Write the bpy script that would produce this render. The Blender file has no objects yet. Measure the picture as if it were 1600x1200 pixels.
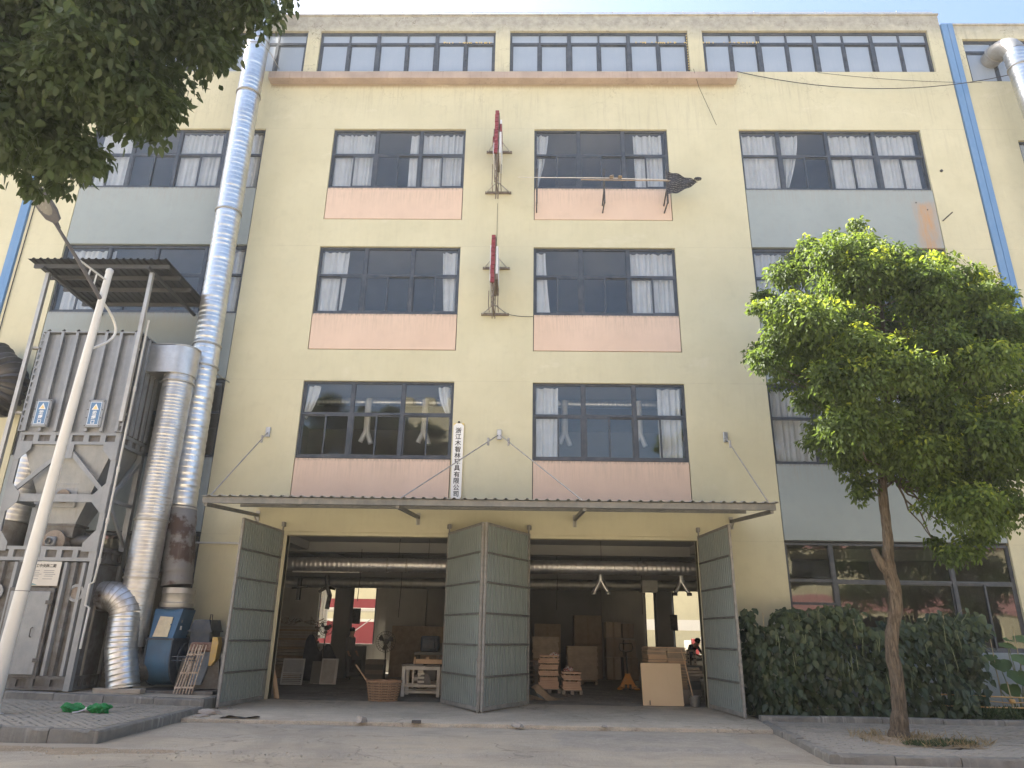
import bpy, bmesh, math, random
import numpy as np
from mathutils import Vector, Matrix, Quaternion
random.seed(7); rng = np.random.default_rng(7)
SC = bpy.context.scene
COL = SC.collection
R = math.radians

# ------------------------------------------------------------------ camera, sky, sun, exposure
cam_data = bpy.data.cameras.new('camera')
cam_data.sensor_fit = 'HORIZONTAL'; cam_data.sensor_width = 36.0
cam_data.lens = 36.0 * 1109.0 / 1600.0
cam_data.clip_start = 0.05; cam_data.clip_end = 2000
cam = bpy.data.objects.new('camera', cam_data); COL.objects.link(cam)
def aim_camera(yaw, pitch, roll, loc):
    cy, sy = math.cos(yaw), math.sin(yaw); cp, sp = math.cos(pitch), math.sin(pitch)
    fwd0 = Vector((-sy, cy, 0)); right = Vector((cy, sy, 0)); up0 = Vector((0, 0, 1))
    fwd = fwd0*cp + up0*sp; up = up0*cp - fwd0*sp
    cr, sr = math.cos(roll), math.sin(roll)
    r2 = right*cr + up*sr; u2 = up*cr - right*sr
    m = Matrix((r2, u2, -fwd)).transposed().to_4x4(); m.translation = loc
    cam.matrix_world = m
aim_camera(0.0224, 0.34184, 0.017103, Vector((0, -18.651, 1.6)))
SC.camera = cam

SUN_DIR = Vector((-2.25, 1.0, 2.9)).normalized()
SUN_EL = math.asin(SUN_DIR.z); SUN_ROT = math.atan2(SUN_DIR.x, SUN_DIR.y)
world = bpy.data.worlds.new('World'); SC.world = world; world.use_nodes = True
wn = world.node_tree.nodes; bg = wn['Background']
sky = wn.new('ShaderNodeTexSky'); sky.sky_type = 'NISHITA'; sky.sun_disc = False
sky.sun_elevation = SUN_EL; sky.sun_rotation = SUN_ROT % (2*math.pi)
sky.air_density = 1.0; sky.dust_density = 2.5; sky.ozone_density = 1.0; sky.altitude = 50
world.node_tree.links.new(sky.outputs[0], bg.inputs[0]); bg.inputs[1].default_value = 0.07
sun_d = bpy.data.lights.new('sun', 'SUN'); sun_d.energy = 5.0; sun_d.angle = R(0.6); sun_d.color = (1.0, 0.94, 0.84)
sun = bpy.data.objects.new('sun', sun_d); COL.objects.link(sun)
sun.rotation_euler = SUN_DIR.to_track_quat('Z', 'Y').to_euler(); sun.location = (-30, 15, 45)
SC.view_settings.view_transform = 'Standard'; SC.view_settings.look = 'None'
SC.view_settings.exposure = 2.6; SC.view_settings.gamma = 1.0; SC.view_settings.use_curve_mapping = False
SC.render.engine = 'CYCLES'
SC.cycles.max_bounces = 8; SC.cycles.diffuse_bounces = 5; SC.cycles.glossy_bounces = 4
SC.cycles.transmission_bounces = 6; SC.cycles.transparent_max_bounces = 16
SC.cycles.sample_clamp_indirect = 6.0; SC.cycles.caustics_reflective = False; SC.cycles.caustics_refractive = False

# ------------------------------------------------------------------ materials
def _nt(name):
    m = bpy.data.materials.new(name); m.use_nodes = True
    return m, m.node_tree.nodes, m.node_tree.links, m.node_tree.nodes['Principled BSDF']
def _coord(n, l, scale=(1, 1, 1), kind='Object'):
    tc = n.new('ShaderNodeTexCoord'); mp = n.new('ShaderNodeMapping'); mp.inputs['Scale'].default_value = scale
    l.new(tc.outputs[kind], mp.inputs[0]); return mp.outputs[0]
def _noise(n, l, vec, scale, detail=5, rough=.6, dist=0):
    t = n.new('ShaderNodeTexNoise'); t.inputs['Scale'].default_value = scale; t.inputs['Detail'].default_value = detail
    t.inputs['Roughness'].default_value = rough; t.inputs['Distortion'].default_value = dist
    l.new(vec, t.inputs['Vector']); return t.outputs[0]
def _ramp(n, l, fac, a, b, ca=(0, 0, 0, 1), cb=(1, 1, 1, 1)):
    r = n.new('ShaderNodeValToRGB'); r.color_ramp.elements[0].position = a; r.color_ramp.elements[1].position = b
    r.color_ramp.elements[0].color = ca; r.color_ramp.elements[1].color = cb; l.new(fac, r.inputs[0]); return r.outputs[0]
def _mix(n, l, fac, a, b):
    m = n.new('ShaderNodeMix'); m.data_type = 'RGBA'; m.clamp_factor = True
    if isinstance(fac, (int, float)): m.inputs[0].default_value = fac
    else: l.new(fac, m.inputs[0])
    for s, v in ((6, a), (7, b)):
        if isinstance(v, (tuple, list)): m.inputs[s].default_value = (*v[:3], 1)
        else: l.new(v, m.inputs[s])
    return m.outputs[2]
def _math(n, l, op, a, b=None, clamp=False):
    m = n.new('ShaderNodeMath'); m.operation = op; m.use_clamp = clamp
    for i, v in enumerate((a, b)):
        if v is None: continue
        if isinstance(v, (int, float)): m.inputs[i].default_value = v
        else: l.new(v, m.inputs[i])
    return m.outputs[0]
def _bump(n, l, h, p, strength=.3, dist=.01):
    b = n.new('ShaderNodeBump'); b.inputs['Strength'].default_value = strength; b.inputs['Distance'].default_value = dist
    l.new(h, b.inputs['Height']); l.new(b.outputs[0], p.inputs['Normal']); return b

def pmat(name, c1, c2=None, scale=3.0, rough=.75, metal=0.0, bump=.0, bscale=40, amount=1.0, streak=0.0, streak_col=(.2, .18, .15), lo=.35, hi=.7, dust=0.0, dust_col=(.36, .33, .28), rvar=.1, spec=.5, aniso=None):
    m, n, l, p = _nt(name)
    v = _coord(n, l)
    c2 = c2 or tuple(x*.75 for x in c1)
    col = _mix(n, l, _math(n, l, 'MULTIPLY', _ramp(n, l, _noise(n, l, v, scale), lo, hi), amount), c1, c2)
    if streak:
        vs = _coord(n, l, (5, 5, .35))
        f = _math(n, l, 'MULTIPLY', _ramp(n, l, _noise(n, l, vs, 2.0, 6, .65), .52, .75), _ramp(n, l, _noise(n, l, v, .6, 3), .4, .65))
        col = _mix(n, l, _math(n, l, 'MULTIPLY', f, streak), col, streak_col)
    if dust:
        f = _math(n, l, 'MULTIPLY', _ramp(n, l, _noise(n, l, v, scale*2.3, 6, .7), .4, .62), dust)
        col = _mix(n, l, f, col, dust_col)
    l.new(col, p.inputs['Base Color'])
    p.inputs['Metallic'].default_value = metal; p.inputs['Specular IOR Level'].default_value = spec
    rr = _noise(n, l, v, scale*3, 3)
    l.new(_math(n, l, 'ADD', _math(n, l, 'MULTIPLY', rr, rvar*2), rough - rvar, True), p.inputs['Roughness'])
    if bump: _bump(n, l, _noise(n, l, v, bscale, 4), p, bump)
    return m

def wall_mat(name, base, dark, parapet=True, rust=False):
    m, n, l, p = _nt(name)
    v = _coord(n, l)
    sep = n.new('ShaderNodeSeparateXYZ'); l.new(v, sep.inputs[0])
    col = _mix(n, l, _ramp(n, l, _noise(n, l, v, .45, 6, .62), .35, .72), base, dark)
    col = _mix(n, l, _math(n, l, 'MULTIPLY', _ramp(n, l, _noise(n, l, v, 2.6, 6, .7), .5, .8), .35), col, tuple(x*.82 for x in dark))
    pale = tuple(min(.82, x*1.12+.03) for x in base)
    vs = _coord(n, l, (2.2, 2.2, .22))
    st = _noise(n, l, vs, 2.4, 7, .68)
    col = _mix(n, l, _math(n, l, 'MULTIPLY', _ramp(n, l, st, .60, .78), .28), col, pale)
    # run-off marks, heavier near the top of the house
    h = n.new('ShaderNodeMapRange'); l.new(sep.outputs[2], h.inputs[0])
    h.inputs[1].default_value = 15.5; h.inputs[2].default_value = 21.0; h.inputs[3].default_value = .12; h.inputs[4].default_value = .95
    vs2 = _coord(n, l, (6, 6, .3))
    st2 = _ramp(n, l, _noise(n, l, vs2, 1.6, 7, .7), .50, .72)
    patch = _ramp(n, l, _noise(n, l, v, .33, 3), .42, .6)
    col = _mix(n, l, _math(n, l, 'MULTIPLY', _math(n, l, 'MULTIPLY', st2, patch), h.outputs[0]), col, (.30, .27, .21))
    if parapet:
        top = n.new('ShaderNodeMapRange'); l.new(_math(n, l, 'ADD', sep.outputs[2], _math(n, l, 'MULTIPLY', _noise(n, l, v, 1.3, 4), .5)), top.inputs[0])
        top.inputs[1].default_value = 20.75; top.inputs[2].default_value = 21.45; top.inputs[3].default_value = 0; top.inputs[4].default_value = .92
        grey = _mix(n, l, _ramp(n, l, _noise(n, l, v, 3.5, 7, .7), .3, .7), (.46, .44, .38), (.22, .21, .185))
        col = _mix(n, l, top.outputs[0], col, grey)
        # hair cracks in the weathered render
        vo = n.new('ShaderNodeTexVoronoi'); vo.feature = 'DISTANCE_TO_EDGE'; vo.inputs['Scale'].default_value = 1.5
        dv = n.new('ShaderNodeVectorMath'); dv.operation = 'ADD'; l.new(v, dv.inputs[0])
        nz = n.new('ShaderNodeTexNoise'); nz.inputs['Scale'].default_value = 2.5; nz.inputs['Detail'].default_value = 4; l.new(v, nz.inputs['Vector'])
        l.new(nz.outputs[1], dv.inputs[1]); l.new(dv.outputs[0], vo.inputs['Vector'])
        ck = _ramp(n, l, vo.outputs[0], .004, .014, (1, 1, 1, 1), (0, 0, 0, 1))
        hz = n.new('ShaderNodeMapRange'); l.new(sep.outputs[2], hz.inputs[0])
        hz.inputs[1].default_value = 17.0; hz.inputs[2].default_value = 21.2; hz.inputs[3].default_value = 0; hz.inputs[4].default_value = .85
        ckm = _math(n, l, 'MULTIPLY', _math(n, l, 'MULTIPLY', ck, hz.outputs[0]), _ramp(n, l, _noise(n, l, v, .8, 2), .45, .6))
        col = _mix(n, l, ckm, col, (.16, .14, .11))
    # dirty drips under every sill and panel top, faint day joints at every window head (4.3 m apart)
    def band(off, depth, col_, amt, sc=(9, 9, .5), lo=.45, hi=.68):
        nonlocal col
        q = _math(n, l, 'MODULO', _math(n, l, 'SUBTRACT', off + 43.0, sep.outputs[2]), 4.3)
        mr = n.new('ShaderNodeMapRange'); mr.interpolation_type = 'SMOOTHSTEP'; l.new(q, mr.inputs[0])
        mr.inputs[1].default_value = 0; mr.inputs[2].default_value = depth; mr.inputs[3].default_value = 1; mr.inputs[4].default_value = 0
        nn = _ramp(n, l, _noise(n, l, _coord(n, l, sc), 2.2, 6, .7), lo, hi)
        col = _mix(n, l, _math(n, l, 'MULTIPLY', _math(n, l, 'MULTIPLY', mr.outputs[0], nn), amt), col, col_)
    if not parapet:
        band(6.06, .10, (.16, .13, .105), .75, (10, 10, 3), .40, .62); band(6.06, .9, (.30, .25, .20), .38)
    band(4.95, 1.3, (.34, .30, .22), .16, (5, 5, .3), .5, .75)
    band(8.315, .03, (.33, .30, .22), .40, (1.2, 1.2, 6), .35, .6)
    if parapet:
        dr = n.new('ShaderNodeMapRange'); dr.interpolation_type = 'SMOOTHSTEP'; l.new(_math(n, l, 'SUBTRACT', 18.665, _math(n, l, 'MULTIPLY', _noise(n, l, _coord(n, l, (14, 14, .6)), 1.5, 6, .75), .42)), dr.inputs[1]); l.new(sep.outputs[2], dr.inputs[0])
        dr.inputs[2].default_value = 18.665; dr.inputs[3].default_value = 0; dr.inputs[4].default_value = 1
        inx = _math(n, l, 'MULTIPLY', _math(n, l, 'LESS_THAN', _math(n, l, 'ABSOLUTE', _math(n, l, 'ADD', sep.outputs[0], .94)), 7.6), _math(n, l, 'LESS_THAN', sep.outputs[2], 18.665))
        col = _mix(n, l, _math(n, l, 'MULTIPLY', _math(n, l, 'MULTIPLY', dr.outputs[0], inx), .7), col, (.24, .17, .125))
        # chalky patches where the render was mended
        pm = _ramp(n, l, _noise(n, l, _coord(n, l, (.5, .5, .9)), 1.1, 7, .75, .5), .60, .68)
        col = _mix(n, l, _math(n, l, 'MULTIPLY', pm, .30), col, (.66, .62, .50))
    # splash dirt low down
    lowm = n.new('ShaderNodeMapRange'); l.new(_math(n, l, 'ADD', sep.outputs[2], _math(n, l, 'MULTIPLY', _noise(n, l, v, 2.0, 5), 1.2)), lowm.inputs[0])
    lowm.inputs[1].default_value = .5; lowm.inputs[2].default_value = 1.9; lowm.inputs[3].default_value = .55; lowm.inputs[4].default_value = 0
    col = _mix(n, l, lowm.outputs[0], col, (.30, .27, .21))
    if rust:
        rx = n.new('ShaderNodeMapRange'); rx.interpolation_type = 'SMOOTHSTEP'
        nzz = _noise(n, l, _coord(n, l, (3, 3, .5)), 2, 5)
        xx = _math(n, l, 'ADD', sep.outputs[0], _math(n, l, 'MULTIPLY', nzz, .35))
        d = _math(n, l, 'ABSOLUTE', _math(n, l, 'SUBTRACT', xx, 12.13))
        l.new(d, rx.inputs[0]); rx.inputs[1].default_value = .02; rx.inputs[2].default_value = .5; rx.inputs[3].default_value = 1; rx.inputs[4].default_value = 0
        rz = n.new('ShaderNodeMapRange'); rz.interpolation_type = 'SMOOTHSTEP'; l.new(_math(n, l, 'ADD', sep.outputs[2], _math(n, l, 'MULTIPLY', nzz, .5)), rz.inputs[0])
        rz.inputs[1].default_value = 14.3; rz.inputs[2].default_value = 14.6; rz.inputs[3].default_value = 1; rz.inputs[4].default_value = 0
        rz2 = _math(n, l, 'GREATER_THAN', sep.outputs[2], 12.5)
        rf = _math(n, l, 'MULTIPLY', _math(n, l, 'MULTIPLY', rx.outputs[0], rz.outputs[0]), _math(n, l, 'MULTIPLY', rz2, _ramp(n, l, _noise(n, l, _coord(n, l, (4, 4, .8)), 1.5, 6, .7), .25, .75)))
        col = _mix(n, l, rf, col, (.50, .25, .08))
    l.new(col, p.inputs['Base Color']); p.inputs['Roughness'].default_value = .88; p.inputs['Specular IOR Level'].default_value = .25
    bm = _math(n, l, 'ADD', _noise(n, l, v, 38, 4), _math(n, l, 'MULTIPLY', _noise(n, l, v, 3.0, 3), 2.0))
    _bump(n, l, bm, p, .18, .012)
    return m

def glass_mat(name, tint=(.55, .58, .60), wav=.02, refl=.10, dusty=.12):
    m, n, l, p = _nt(name); n.remove(p); out = n['Material Output']
    v = _coord(n, l, kind='Object')
    geo = n.new('ShaderNodeNewGeometry')
    tr = n.new('ShaderNodeBsdfTransparent'); tr.inputs[0].default_value = (*tint, 1)
    gl = n.new('ShaderNodeBsdfGlossy'); gl.inputs['Roughness'].default_value = .015; gl.inputs[0].default_value = (.96, .95, .92, 1)
    df = n.new('ShaderNodeBsdfDiffuse'); df.inputs[0].default_value = (.45, .45, .43, 1)
    b = n.new('ShaderNodeBump'); b.inputs['Strength'].default_value = wav; b.inputs['Distance'].default_value = .3
    l.new(_noise(n, l, geo.outputs['Position'], .9, 2), b.inputs['Height']); l.new(b.outputs[0], gl.inputs['Normal'])
    lw = n.new('ShaderNodeLayerWeight'); lw.inputs[0].default_value = .5
    fac = _math(n, l, 'ADD', _math(n, l, 'MULTIPLY', _math(n, l, 'POWER', lw.outputs['Facing'], 4.0), .8), refl, True)
    m1 = n.new('ShaderNodeMixShader'); l.new(fac, m1.inputs[0]); l.new(tr.outputs[0], m1.inputs[1]); l.new(gl.outputs[0], m1.inputs[2])
    m2 = n.new('ShaderNodeMixShader'); l.new(_math(n, l, 'MULTIPLY', _ramp(n, l, _noise(n, l, geo.outputs['Position'], 1.3, 5), .35, .75), dusty), m2.inputs[0])
    l.new(m1.outputs[0], m2.inputs[1]); l.new(df.outputs[0], m2.inputs[2]); l.new(m2.outputs[0], out.inputs[0])
    return m

def leaf_mat(name, dark, light, young, transl=.35, rough=.42):
    m, n, l, p = _nt(name); out = n['Material Output']
    at = n.new('ShaderNodeAttribute'); at.attribute_name = 'tint'
    r = n.new('ShaderNodeValToRGB'); e = r.color_ramp.elements
    e[0].position = 0; e[0].color = (*dark, 1); e[1].position = .6; e[1].color = (*light, 1); q = e.new(1.0); q.color = (*young, 1)
    l.new(at.outputs['Fac'], r.inputs[0])
    v = _coord(n, l)
    col = _mix(n, l, _math(n, l, 'MULTIPLY', _noise(n, l, v, 14, 2), .35), r.outputs[0], tuple(x*.6 for x in dark))
    l.new(col, p.inputs['Base Color']); p.inputs['Roughness'].default_value = rough; p.inputs['Specular IOR Level'].default_value = .4
    t = n.new('ShaderNodeBsdfTranslucent')
    hs = n.new('ShaderNodeHueSaturation'); hs.inputs['Value'].default_value = 1.7; hs.inputs['Saturation'].default_value = 1.1; hs.inputs['Hue'].default_value = .485
    l.new(col, hs.inputs['Color']); l.new(hs.outputs[0], t.inputs[0])
    ms = n.new('ShaderNodeMixShader'); ms.inputs[0].default_value = transl
    l.new(p.outputs[0], ms.inputs[1]); l.new(t.outputs[0], ms.inputs[2]); l.new(ms.outputs[0], out.inputs[0])
    return m

def ground_mat(name, c1, c2, c3, scale=.5, bump=.5, rough=.9, sand=0.0, sand_col=(.34, .28, .20), cracks=0.0):
    m, n, l, p = _nt(name); v = _coord(n, l)
    col = _mix(n, l, _ramp(n, l, _noise(n, l, v, scale, 8, .66), .33, .68), c1, c2)
    col = _mix(n, l, _math(n, l, 'MULTIPLY', _ramp(n, l, _noise(n, l, v, scale*3.7, 8, .72, .6), .46, .7), .8), col, c3)
    fine = _noise(n, l, v, 55, 4, .75)
    col = _mix(n, l, _math(n, l, 'MULTIPLY', _ramp(n, l, fine, .45, .66), .6), col, tuple(x*.55 for x in c2))
    if sand:
        f = _ramp(n, l, _noise(n, l, _coord(n, l, (.35, 1.2, 1)), .9, 7, .65), .40, .62)
        col = _mix(n, l, _math(n, l, 'MULTIPLY', f, sand), col, sand_col)
    l.new(col, p.inputs['Base Color']); p.inputs['Roughness'].default_value = rough; p.inputs['Specular IOR Level'].default_value = .2
    big = _ramp(n, l, _noise(n, l, v, .35, 4, .6, 1.2), .46, .60)
    col = _mix(n, l, _math(n, l, 'MULTIPLY', big, .35), col, tuple(x*.62 for x in c2))
    trk = _ramp(n, l, _noise(n, l, _coord(n, l, (.9, 4.5, 1)), 1.4, 6, .7, .8), .55, .68)
    col = _mix(n, l, _math(n, l, 'MULTIPLY', trk, .38), col, tuple(x*.55 for x in c2))
    if cracks:
        vo = n.new('ShaderNodeTexVoronoi'); vo.feature = 'DISTANCE_TO_EDGE'; vo.inputs['Scale'].default_value = cracks
        dv = n.new('ShaderNodeVectorMath'); dv.operation = 'ADD'; l.new(v, dv.inputs[0])
        nw = n.new('ShaderNodeTexNoise'); nw.inputs['Scale'].default_value = 1.8; nw.inputs['Detail'].default_value = 5; l.new(v, nw.inputs['Vector']); l.new(nw.outputs[1], dv.inputs[1]); l.new(dv.outputs[0], vo.inputs['Vector'])
        ck = _math(n, l, 'MULTIPLY', _ramp(n, l, vo.outputs[0], .004, .012, (1, 1, 1, 1), (0, 0, 0, 1)), _ramp(n, l, _noise(n, l, v, .5, 3), .40, .55))
        col = _mix(n, l, _math(n, l, 'MULTIPLY', ck, .4), col, (.11, .10, .08)); l.new(col, p.inputs['Base Color'])
    l.new(col, p.inputs['Base Color'])
    h = _math(n, l, 'ADD', _noise(n, l, v, 28, 6, .7), _math(n, l, 'MULTIPLY', _noise(n, l, v, 4, 5), 1.6))
    _bump(n, l, h, p, bump, .03)
    return m

def carton_mat(name, base):
    return pmat(name, base, tuple(x*.8 for x in base), 5, .85, bump=.1, bscale=30, streak=.3)

def bark_mat():
    m, n, l, p = _nt('tree_bark'); v = _coord(n, l, (13, 13, 1.7)); v2 = _coord(n, l)
    f = _noise(n, l, v, 2.0, 7, .7, .8)
    col = _mix(n, l, _ramp(n, l, f, .36, .62), (.045, .036, .027), (.165, .13, .095))
    col = _mix(n, l, _math(n, l, 'MULTIPLY', _ramp(n, l, _noise(n, l, v2, 5, 5), .45, .7), .5), col, (.145, .13, .105))
    l.new(col, p.inputs['Base Color']); p.inputs['Roughness'].default_value = .95; p.inputs['Specular IOR Level'].default_value = .15
    _bump(n, l, f, p, 1.0, .05); return m
M = {}
M['cream'] = wall_mat('cream_wall_paint', (.58, .545, .385), (.51, .478, .33))
M['pink'] = wall_mat('pink_panel_paint', (.66, .505, .40), (.585, .445, .35), False)
M['greypanel'] = wall_mat('grey_panel_paint', (.305, .345, .35), (.27, .31, .315), False, True)
M['blue'] = pmat('blue_strip_paint', (.115, .235, .43), (.145, .265, .45), 1.2, .7, streak=.4, streak_col=(.3, .36, .42), bump=.1)
M['ledge'] = pmat('pink_ledge_paint', (.41, .325, .27), (.31, .245, .205), 1.4, .85, streak=1.0, streak_col=(.16, .11, .09), bump=.2)
M['ledge_under'] = M['ledge']
M['frame'] = pmat('window_frame_dark', (.042, .052, .068), (.033, .042, .054), 2, .45, dust=.25, dust_col=(.16, .16, .17))
M['glass'] = glass_mat('window_glass', (.93, .94, .95), .004, .05, .04)
M['glass_wavy'] = glass_mat('window_glass_wavy', (.72, .72, .70), .008, .055, .05)
M['frost'] = pmat('frosted_pane', (.27, .325, .40), (.33, .38, .45), .5, .3, rvar=.05, streak=.2, streak_col=(.5, .52, .55))
M['curtain'] = None
M['galv'] = pmat('galvanised_steel', (.60, .60, .59), (.46, .46, .46), 4, .44, .9, bump=.05, bscale=14, dust=.2, dust_col=(.4, .37, .32))
M['galv_new'] = pmat('bright_spiral_steel', (.72, .73, .73), (.54, .55, .56), 2, .38, .95, bump=.06, bscale=7, dust=.22, dust_col=(.46, .42, .36))
M['galv_dull'] = pmat('dull_dusty_steel', (.46, .45, .42), (.36, .35, .33), 3, .5, .7, bump=.06, bscale=18, dust=.5, dust_col=(.36, .33, .28))
M['steel_paint'] = pmat('grey_machine_steel', (.25, .265, .28), (.195, .21, .225), 2.2, .48, .25, streak=.6, streak_col=(.14, .13, .12), bump=.05, dust=.15, dust_col=(.38, .37, .35))
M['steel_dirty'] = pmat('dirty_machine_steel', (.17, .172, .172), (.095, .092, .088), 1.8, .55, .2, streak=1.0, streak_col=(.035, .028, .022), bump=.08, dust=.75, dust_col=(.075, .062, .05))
M['rust'] = pmat('rusty_dust', (.21, .165, .13), (.29, .255, .215), 9, .9, bump=.4, bscale=60)
M['brown_wrap'] = pmat('brown_rusted_wrap', (.19, .185, .185), (.075, .05, .042), 1.7, .65, .3, streak=.6, streak_col=(.30, .29, .28), bump=.2, lo=.47, hi=.54)
M['galv_stain'] = pmat('rust_streaked_steel', (.60, .60, .60), (.13, .085, .06), 2.2, .42, .8, bump=.06, lo=.5, hi=.68)
M['door_bar'] = pmat('dark_door_bar', (.06, .062, .06), (.11, .11, .105), 7, .7, dust=.25, dust_col=(.25, .245, .23))
M['white_paint'] = pmat('white_pole_paint', (.60, .60, .58), (.55, .55, .53), 2, .45, dust=.08, dust_col=(.42, .38, .32), streak=.4)
M['lamp_dark'] = pmat('lamp_housing', (.07, .07, .085), (.1, .1, .11), 4, .5)
M['lamp_lens'] = pmat('lamp_lens', (.22, .22, .21), (.18, .18, .175), 5, .25)
M['door_green'] = pmat('grey_green_door_steel', (.235, .275, .26), (.20, .235, .225), .8, .6, .1, streak=.35, streak_col=(.36, .37, .34), dust=.12, dust_col=(.36, .36, .33), bump=.05)
M['door_frame'] = pmat('weathered_door_frame', (.17, .168, .16), (.27, .262, .24), 7, .7, .2, dust=.3, dust_col=(.34, .32, .29), bump=.2)
M['concrete'] = ground_mat('dusty_concrete', (.62, .535, .41), (.47, .41, .32), (.68, .59, .46), .55, .8, cracks=.55)
M['floor_dust'] = ground_mat('sawdust_floor', (.40, .37, .315), (.22, .21, .19), (.50, .45, .37), .9, .7)
M['road'] = ground_mat('dusty_road', (.48, .43, .345), (.38, .34, .28), (.53, .465, .365), .4, .9, sand=.75, sand_col=(.47, .40, .295), cracks=.35)
M['asphalt'] = ground_mat('worn_asphalt_patch', (.33, .305, .262), (.47, .425, .35), (.245, .23, .205), 3.4, 1.0, sand=.5, sand_col=(.47, .41, .315))
M['paver'] = pmat('grey_paver', (.265, .25, .215), (.195, .185, .16), 2.5, .9, bump=.4, bscale=50, dust=.5, dust_col=(.35, .315, .255))
M['joint'] = ground_mat('sandy_joint', (.17, .15, .12), (.12, .105, .085), (.22, .19, .15), 2.0, .5)
M['kerb'] = pmat('grey_kerb_stone', (.17, .165, .15), (.115, .112, .104), 3, .9, bump=1.0, bscale=22, streak=.9, streak_col=(.48, .46, .41), dust=.3, dust_col=(.27, .245, .20))
M['soil'] = ground_mat('garden_soil', (.10, .08, .055), (.15, .12, .08), (.08, .065, .045), 2, 1.0)
M['dirt'] = ground_mat('sandy_dirt', (.40, .32, .225), (.31, .25, .175), (.46, .38, .28), 1.5, 1.0)
M['pebble'] = pmat('pebble', (.44, .40, .33), (.34, .31, .26), 8, .9, bump=.3)
M['rock'] = pmat('rubble_rock', (.36, .32, .27), (.26, .23, .20), 6, .9, bump=.9, bscale=18)
M['black_brick'] = pmat('sooty_brick', (.06, .055, .05), (.12, .11, .10), 8, .9, bump=.5)
M['hall_wall'] = pmat('hall_whitewash', (.42, .40, .36), (.34, .325, .29), .8, .9, streak=.5, bump=.1)
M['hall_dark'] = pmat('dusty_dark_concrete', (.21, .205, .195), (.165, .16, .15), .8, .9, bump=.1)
M['hall_ceiling'] = pmat('hall_ceiling', (.35, .345, .325), (.29, .285, .27), .5, .9)
M['room'] = pmat('upper_room_paint', (.32, .31, .29), (.28, .27, .25), .5, .9)
M['ply'] = pmat('pale_plywood', (.60, .47, .30), (.55, .42, .26), 1.2, .6, streak=.4, streak_col=(.50, .38, .23), bump=.04)
M['wood'] = pmat('raw_pine', (.50, .35, .22), (.42, .28, .17), 4, .75, bump=.15)
M['wood_old'] = pmat('weathered_wood', (.34, .27, .19), (.24, .19, .135), 6, .85, bump=.3)
M['wood_pink'] = pmat('pinkish_fresh_boards', (.70, .49, .35), (.60, .40, .28), 3, .75, bump=.1)
M['wood_grey'] = pmat('greyed_timber', (.34, .30, .25), (.27, .235, .19), 4, .85, bump=.2)
M['carton'] = carton_mat('cardboard_brown', (.34, .275, .205))
M['carton_pale'] = carton_mat('cardboard_pale', (.46, .385, .30))
M['wicker_dark'] = pmat('shadowed_wicker', (.20, .115, .065), (.14, .08, .045), 9, .8, bump=.5, bscale=60)
M['wicker'] = pmat('woven_wicker', (.40, .25, .15), (.28, .165, .095), 9, .75, bump=.5, bscale=60)
M['orange'] = pmat('orange_truck_paint', (.72, .30, .035), (.6, .24, .03), 3, .45, dust=.25)
M['black'] = pmat('black_steel', (.025, .025, .027), (.05, .048, .045), 4, .55, dust=.15)
M['dark_cloth'] = pmat('dark_cloth', (.035, .037, .045), (.06, .06, .07), 5, .9)
M['blue_fan'] = pmat('blue_fan_paint', (.045, .13, .24), (.035, .095, .18), 2, .5, .1, dust=.15, dust_col=(.12, .13, .14), streak=.7, streak_col=(.025, .03, .04))
M['navy'] = pmat('navy_motor_paint', (.03, .05, .085), (.025, .035, .055), 3, .55, .1, dust=.3, dust_col=(.12, .12, .12))
M['bluegrey'] = pmat('blue_grey_plate', (.15, .20, .27), (.12, .16, .21), 2, .6, dust=.3)
M['plate_cream'] = pmat('cream_label_plate', (.62, .54, .36), (.52, .44, .28), 6, .6, dust=.3)
M['yellow'] = pmat('ochre_guard_paint', (.55, .36, .09), (.45, .29, .08), 4, .6, dust=.3)
M['red_brown'] = pmat('red_brown_guard', (.20, .09, .065), (.15, .08, .06), 5, .7, dust=.35)
M['sticks'] = pmat('chipped_white_stick', (.55, .48, .40), (.30, .20, .13), 14, .8, bump=.3)
M['sign_red'] = pmat('dark_red_trim', (.22, .03, .035), (.16, .025, .03), 6, .5)
M['sign_white'] = pmat('white_sign_board', (.74, .76, .78), (.66, .68, .71), 2, .4, streak=.4)
M['sign_frame'] = pmat('rusty_sign_tube', (.22, .185, .15), (.14, .11, .09), 8, .7, .3, bump=.2)
M['plaque'] = pmat('white_plaque', (.78, .78, .75), (.72, .72, .69), 2, .4)
M['ink'] = pmat('black_lettering', (.02, .02, .022), (.03, .03, .03), 2, .6)
M['ink_grey'] = pmat('grey_print', (.22, .22, .22), (.26, .26, .26), 2, .6)
M['gilt'] = pmat('gilt_edge', (.70, .55, .22), (.6, .45, .15), 4, .5)
M['label_blue'] = pmat('blue_vent_label', (.085, .17, .31), (.10, .20, .34), 3, .5)
M['label_white'] = pmat('white_print', (.72, .74, .76), (.66, .68, .7), 3, .5)
M['label_yellow'] = pmat('yellow_warning_print', (.75, .55, .22), (.7, .5, .2), 3, .5)
M['notice'] = pmat('pale_notice_board', (.58, .55, .49), (.53, .50, .44), 3, .5)
M['teal'] = pmat('teal_print', (.10, .22, .24), (.12, .24, .26), 3, .5)
M['roof_sheet'] = pmat('grey_roof_sheet', (.035, .038, .043), (.026, .028, .033), 1.5, .55, .1)
M['canopy_steel'] = pmat('canopy_steel_paint', (.15, .157, .157), (.115, .12, .12), 2, .55, .1, streak=.6, streak_col=(.30, .28, .25), dust=.2)
M['roof_steel'] = pmat('roof_frame_steel', (.07, .073, .078), (.05, .053, .058), 2, .55, .1)
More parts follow.
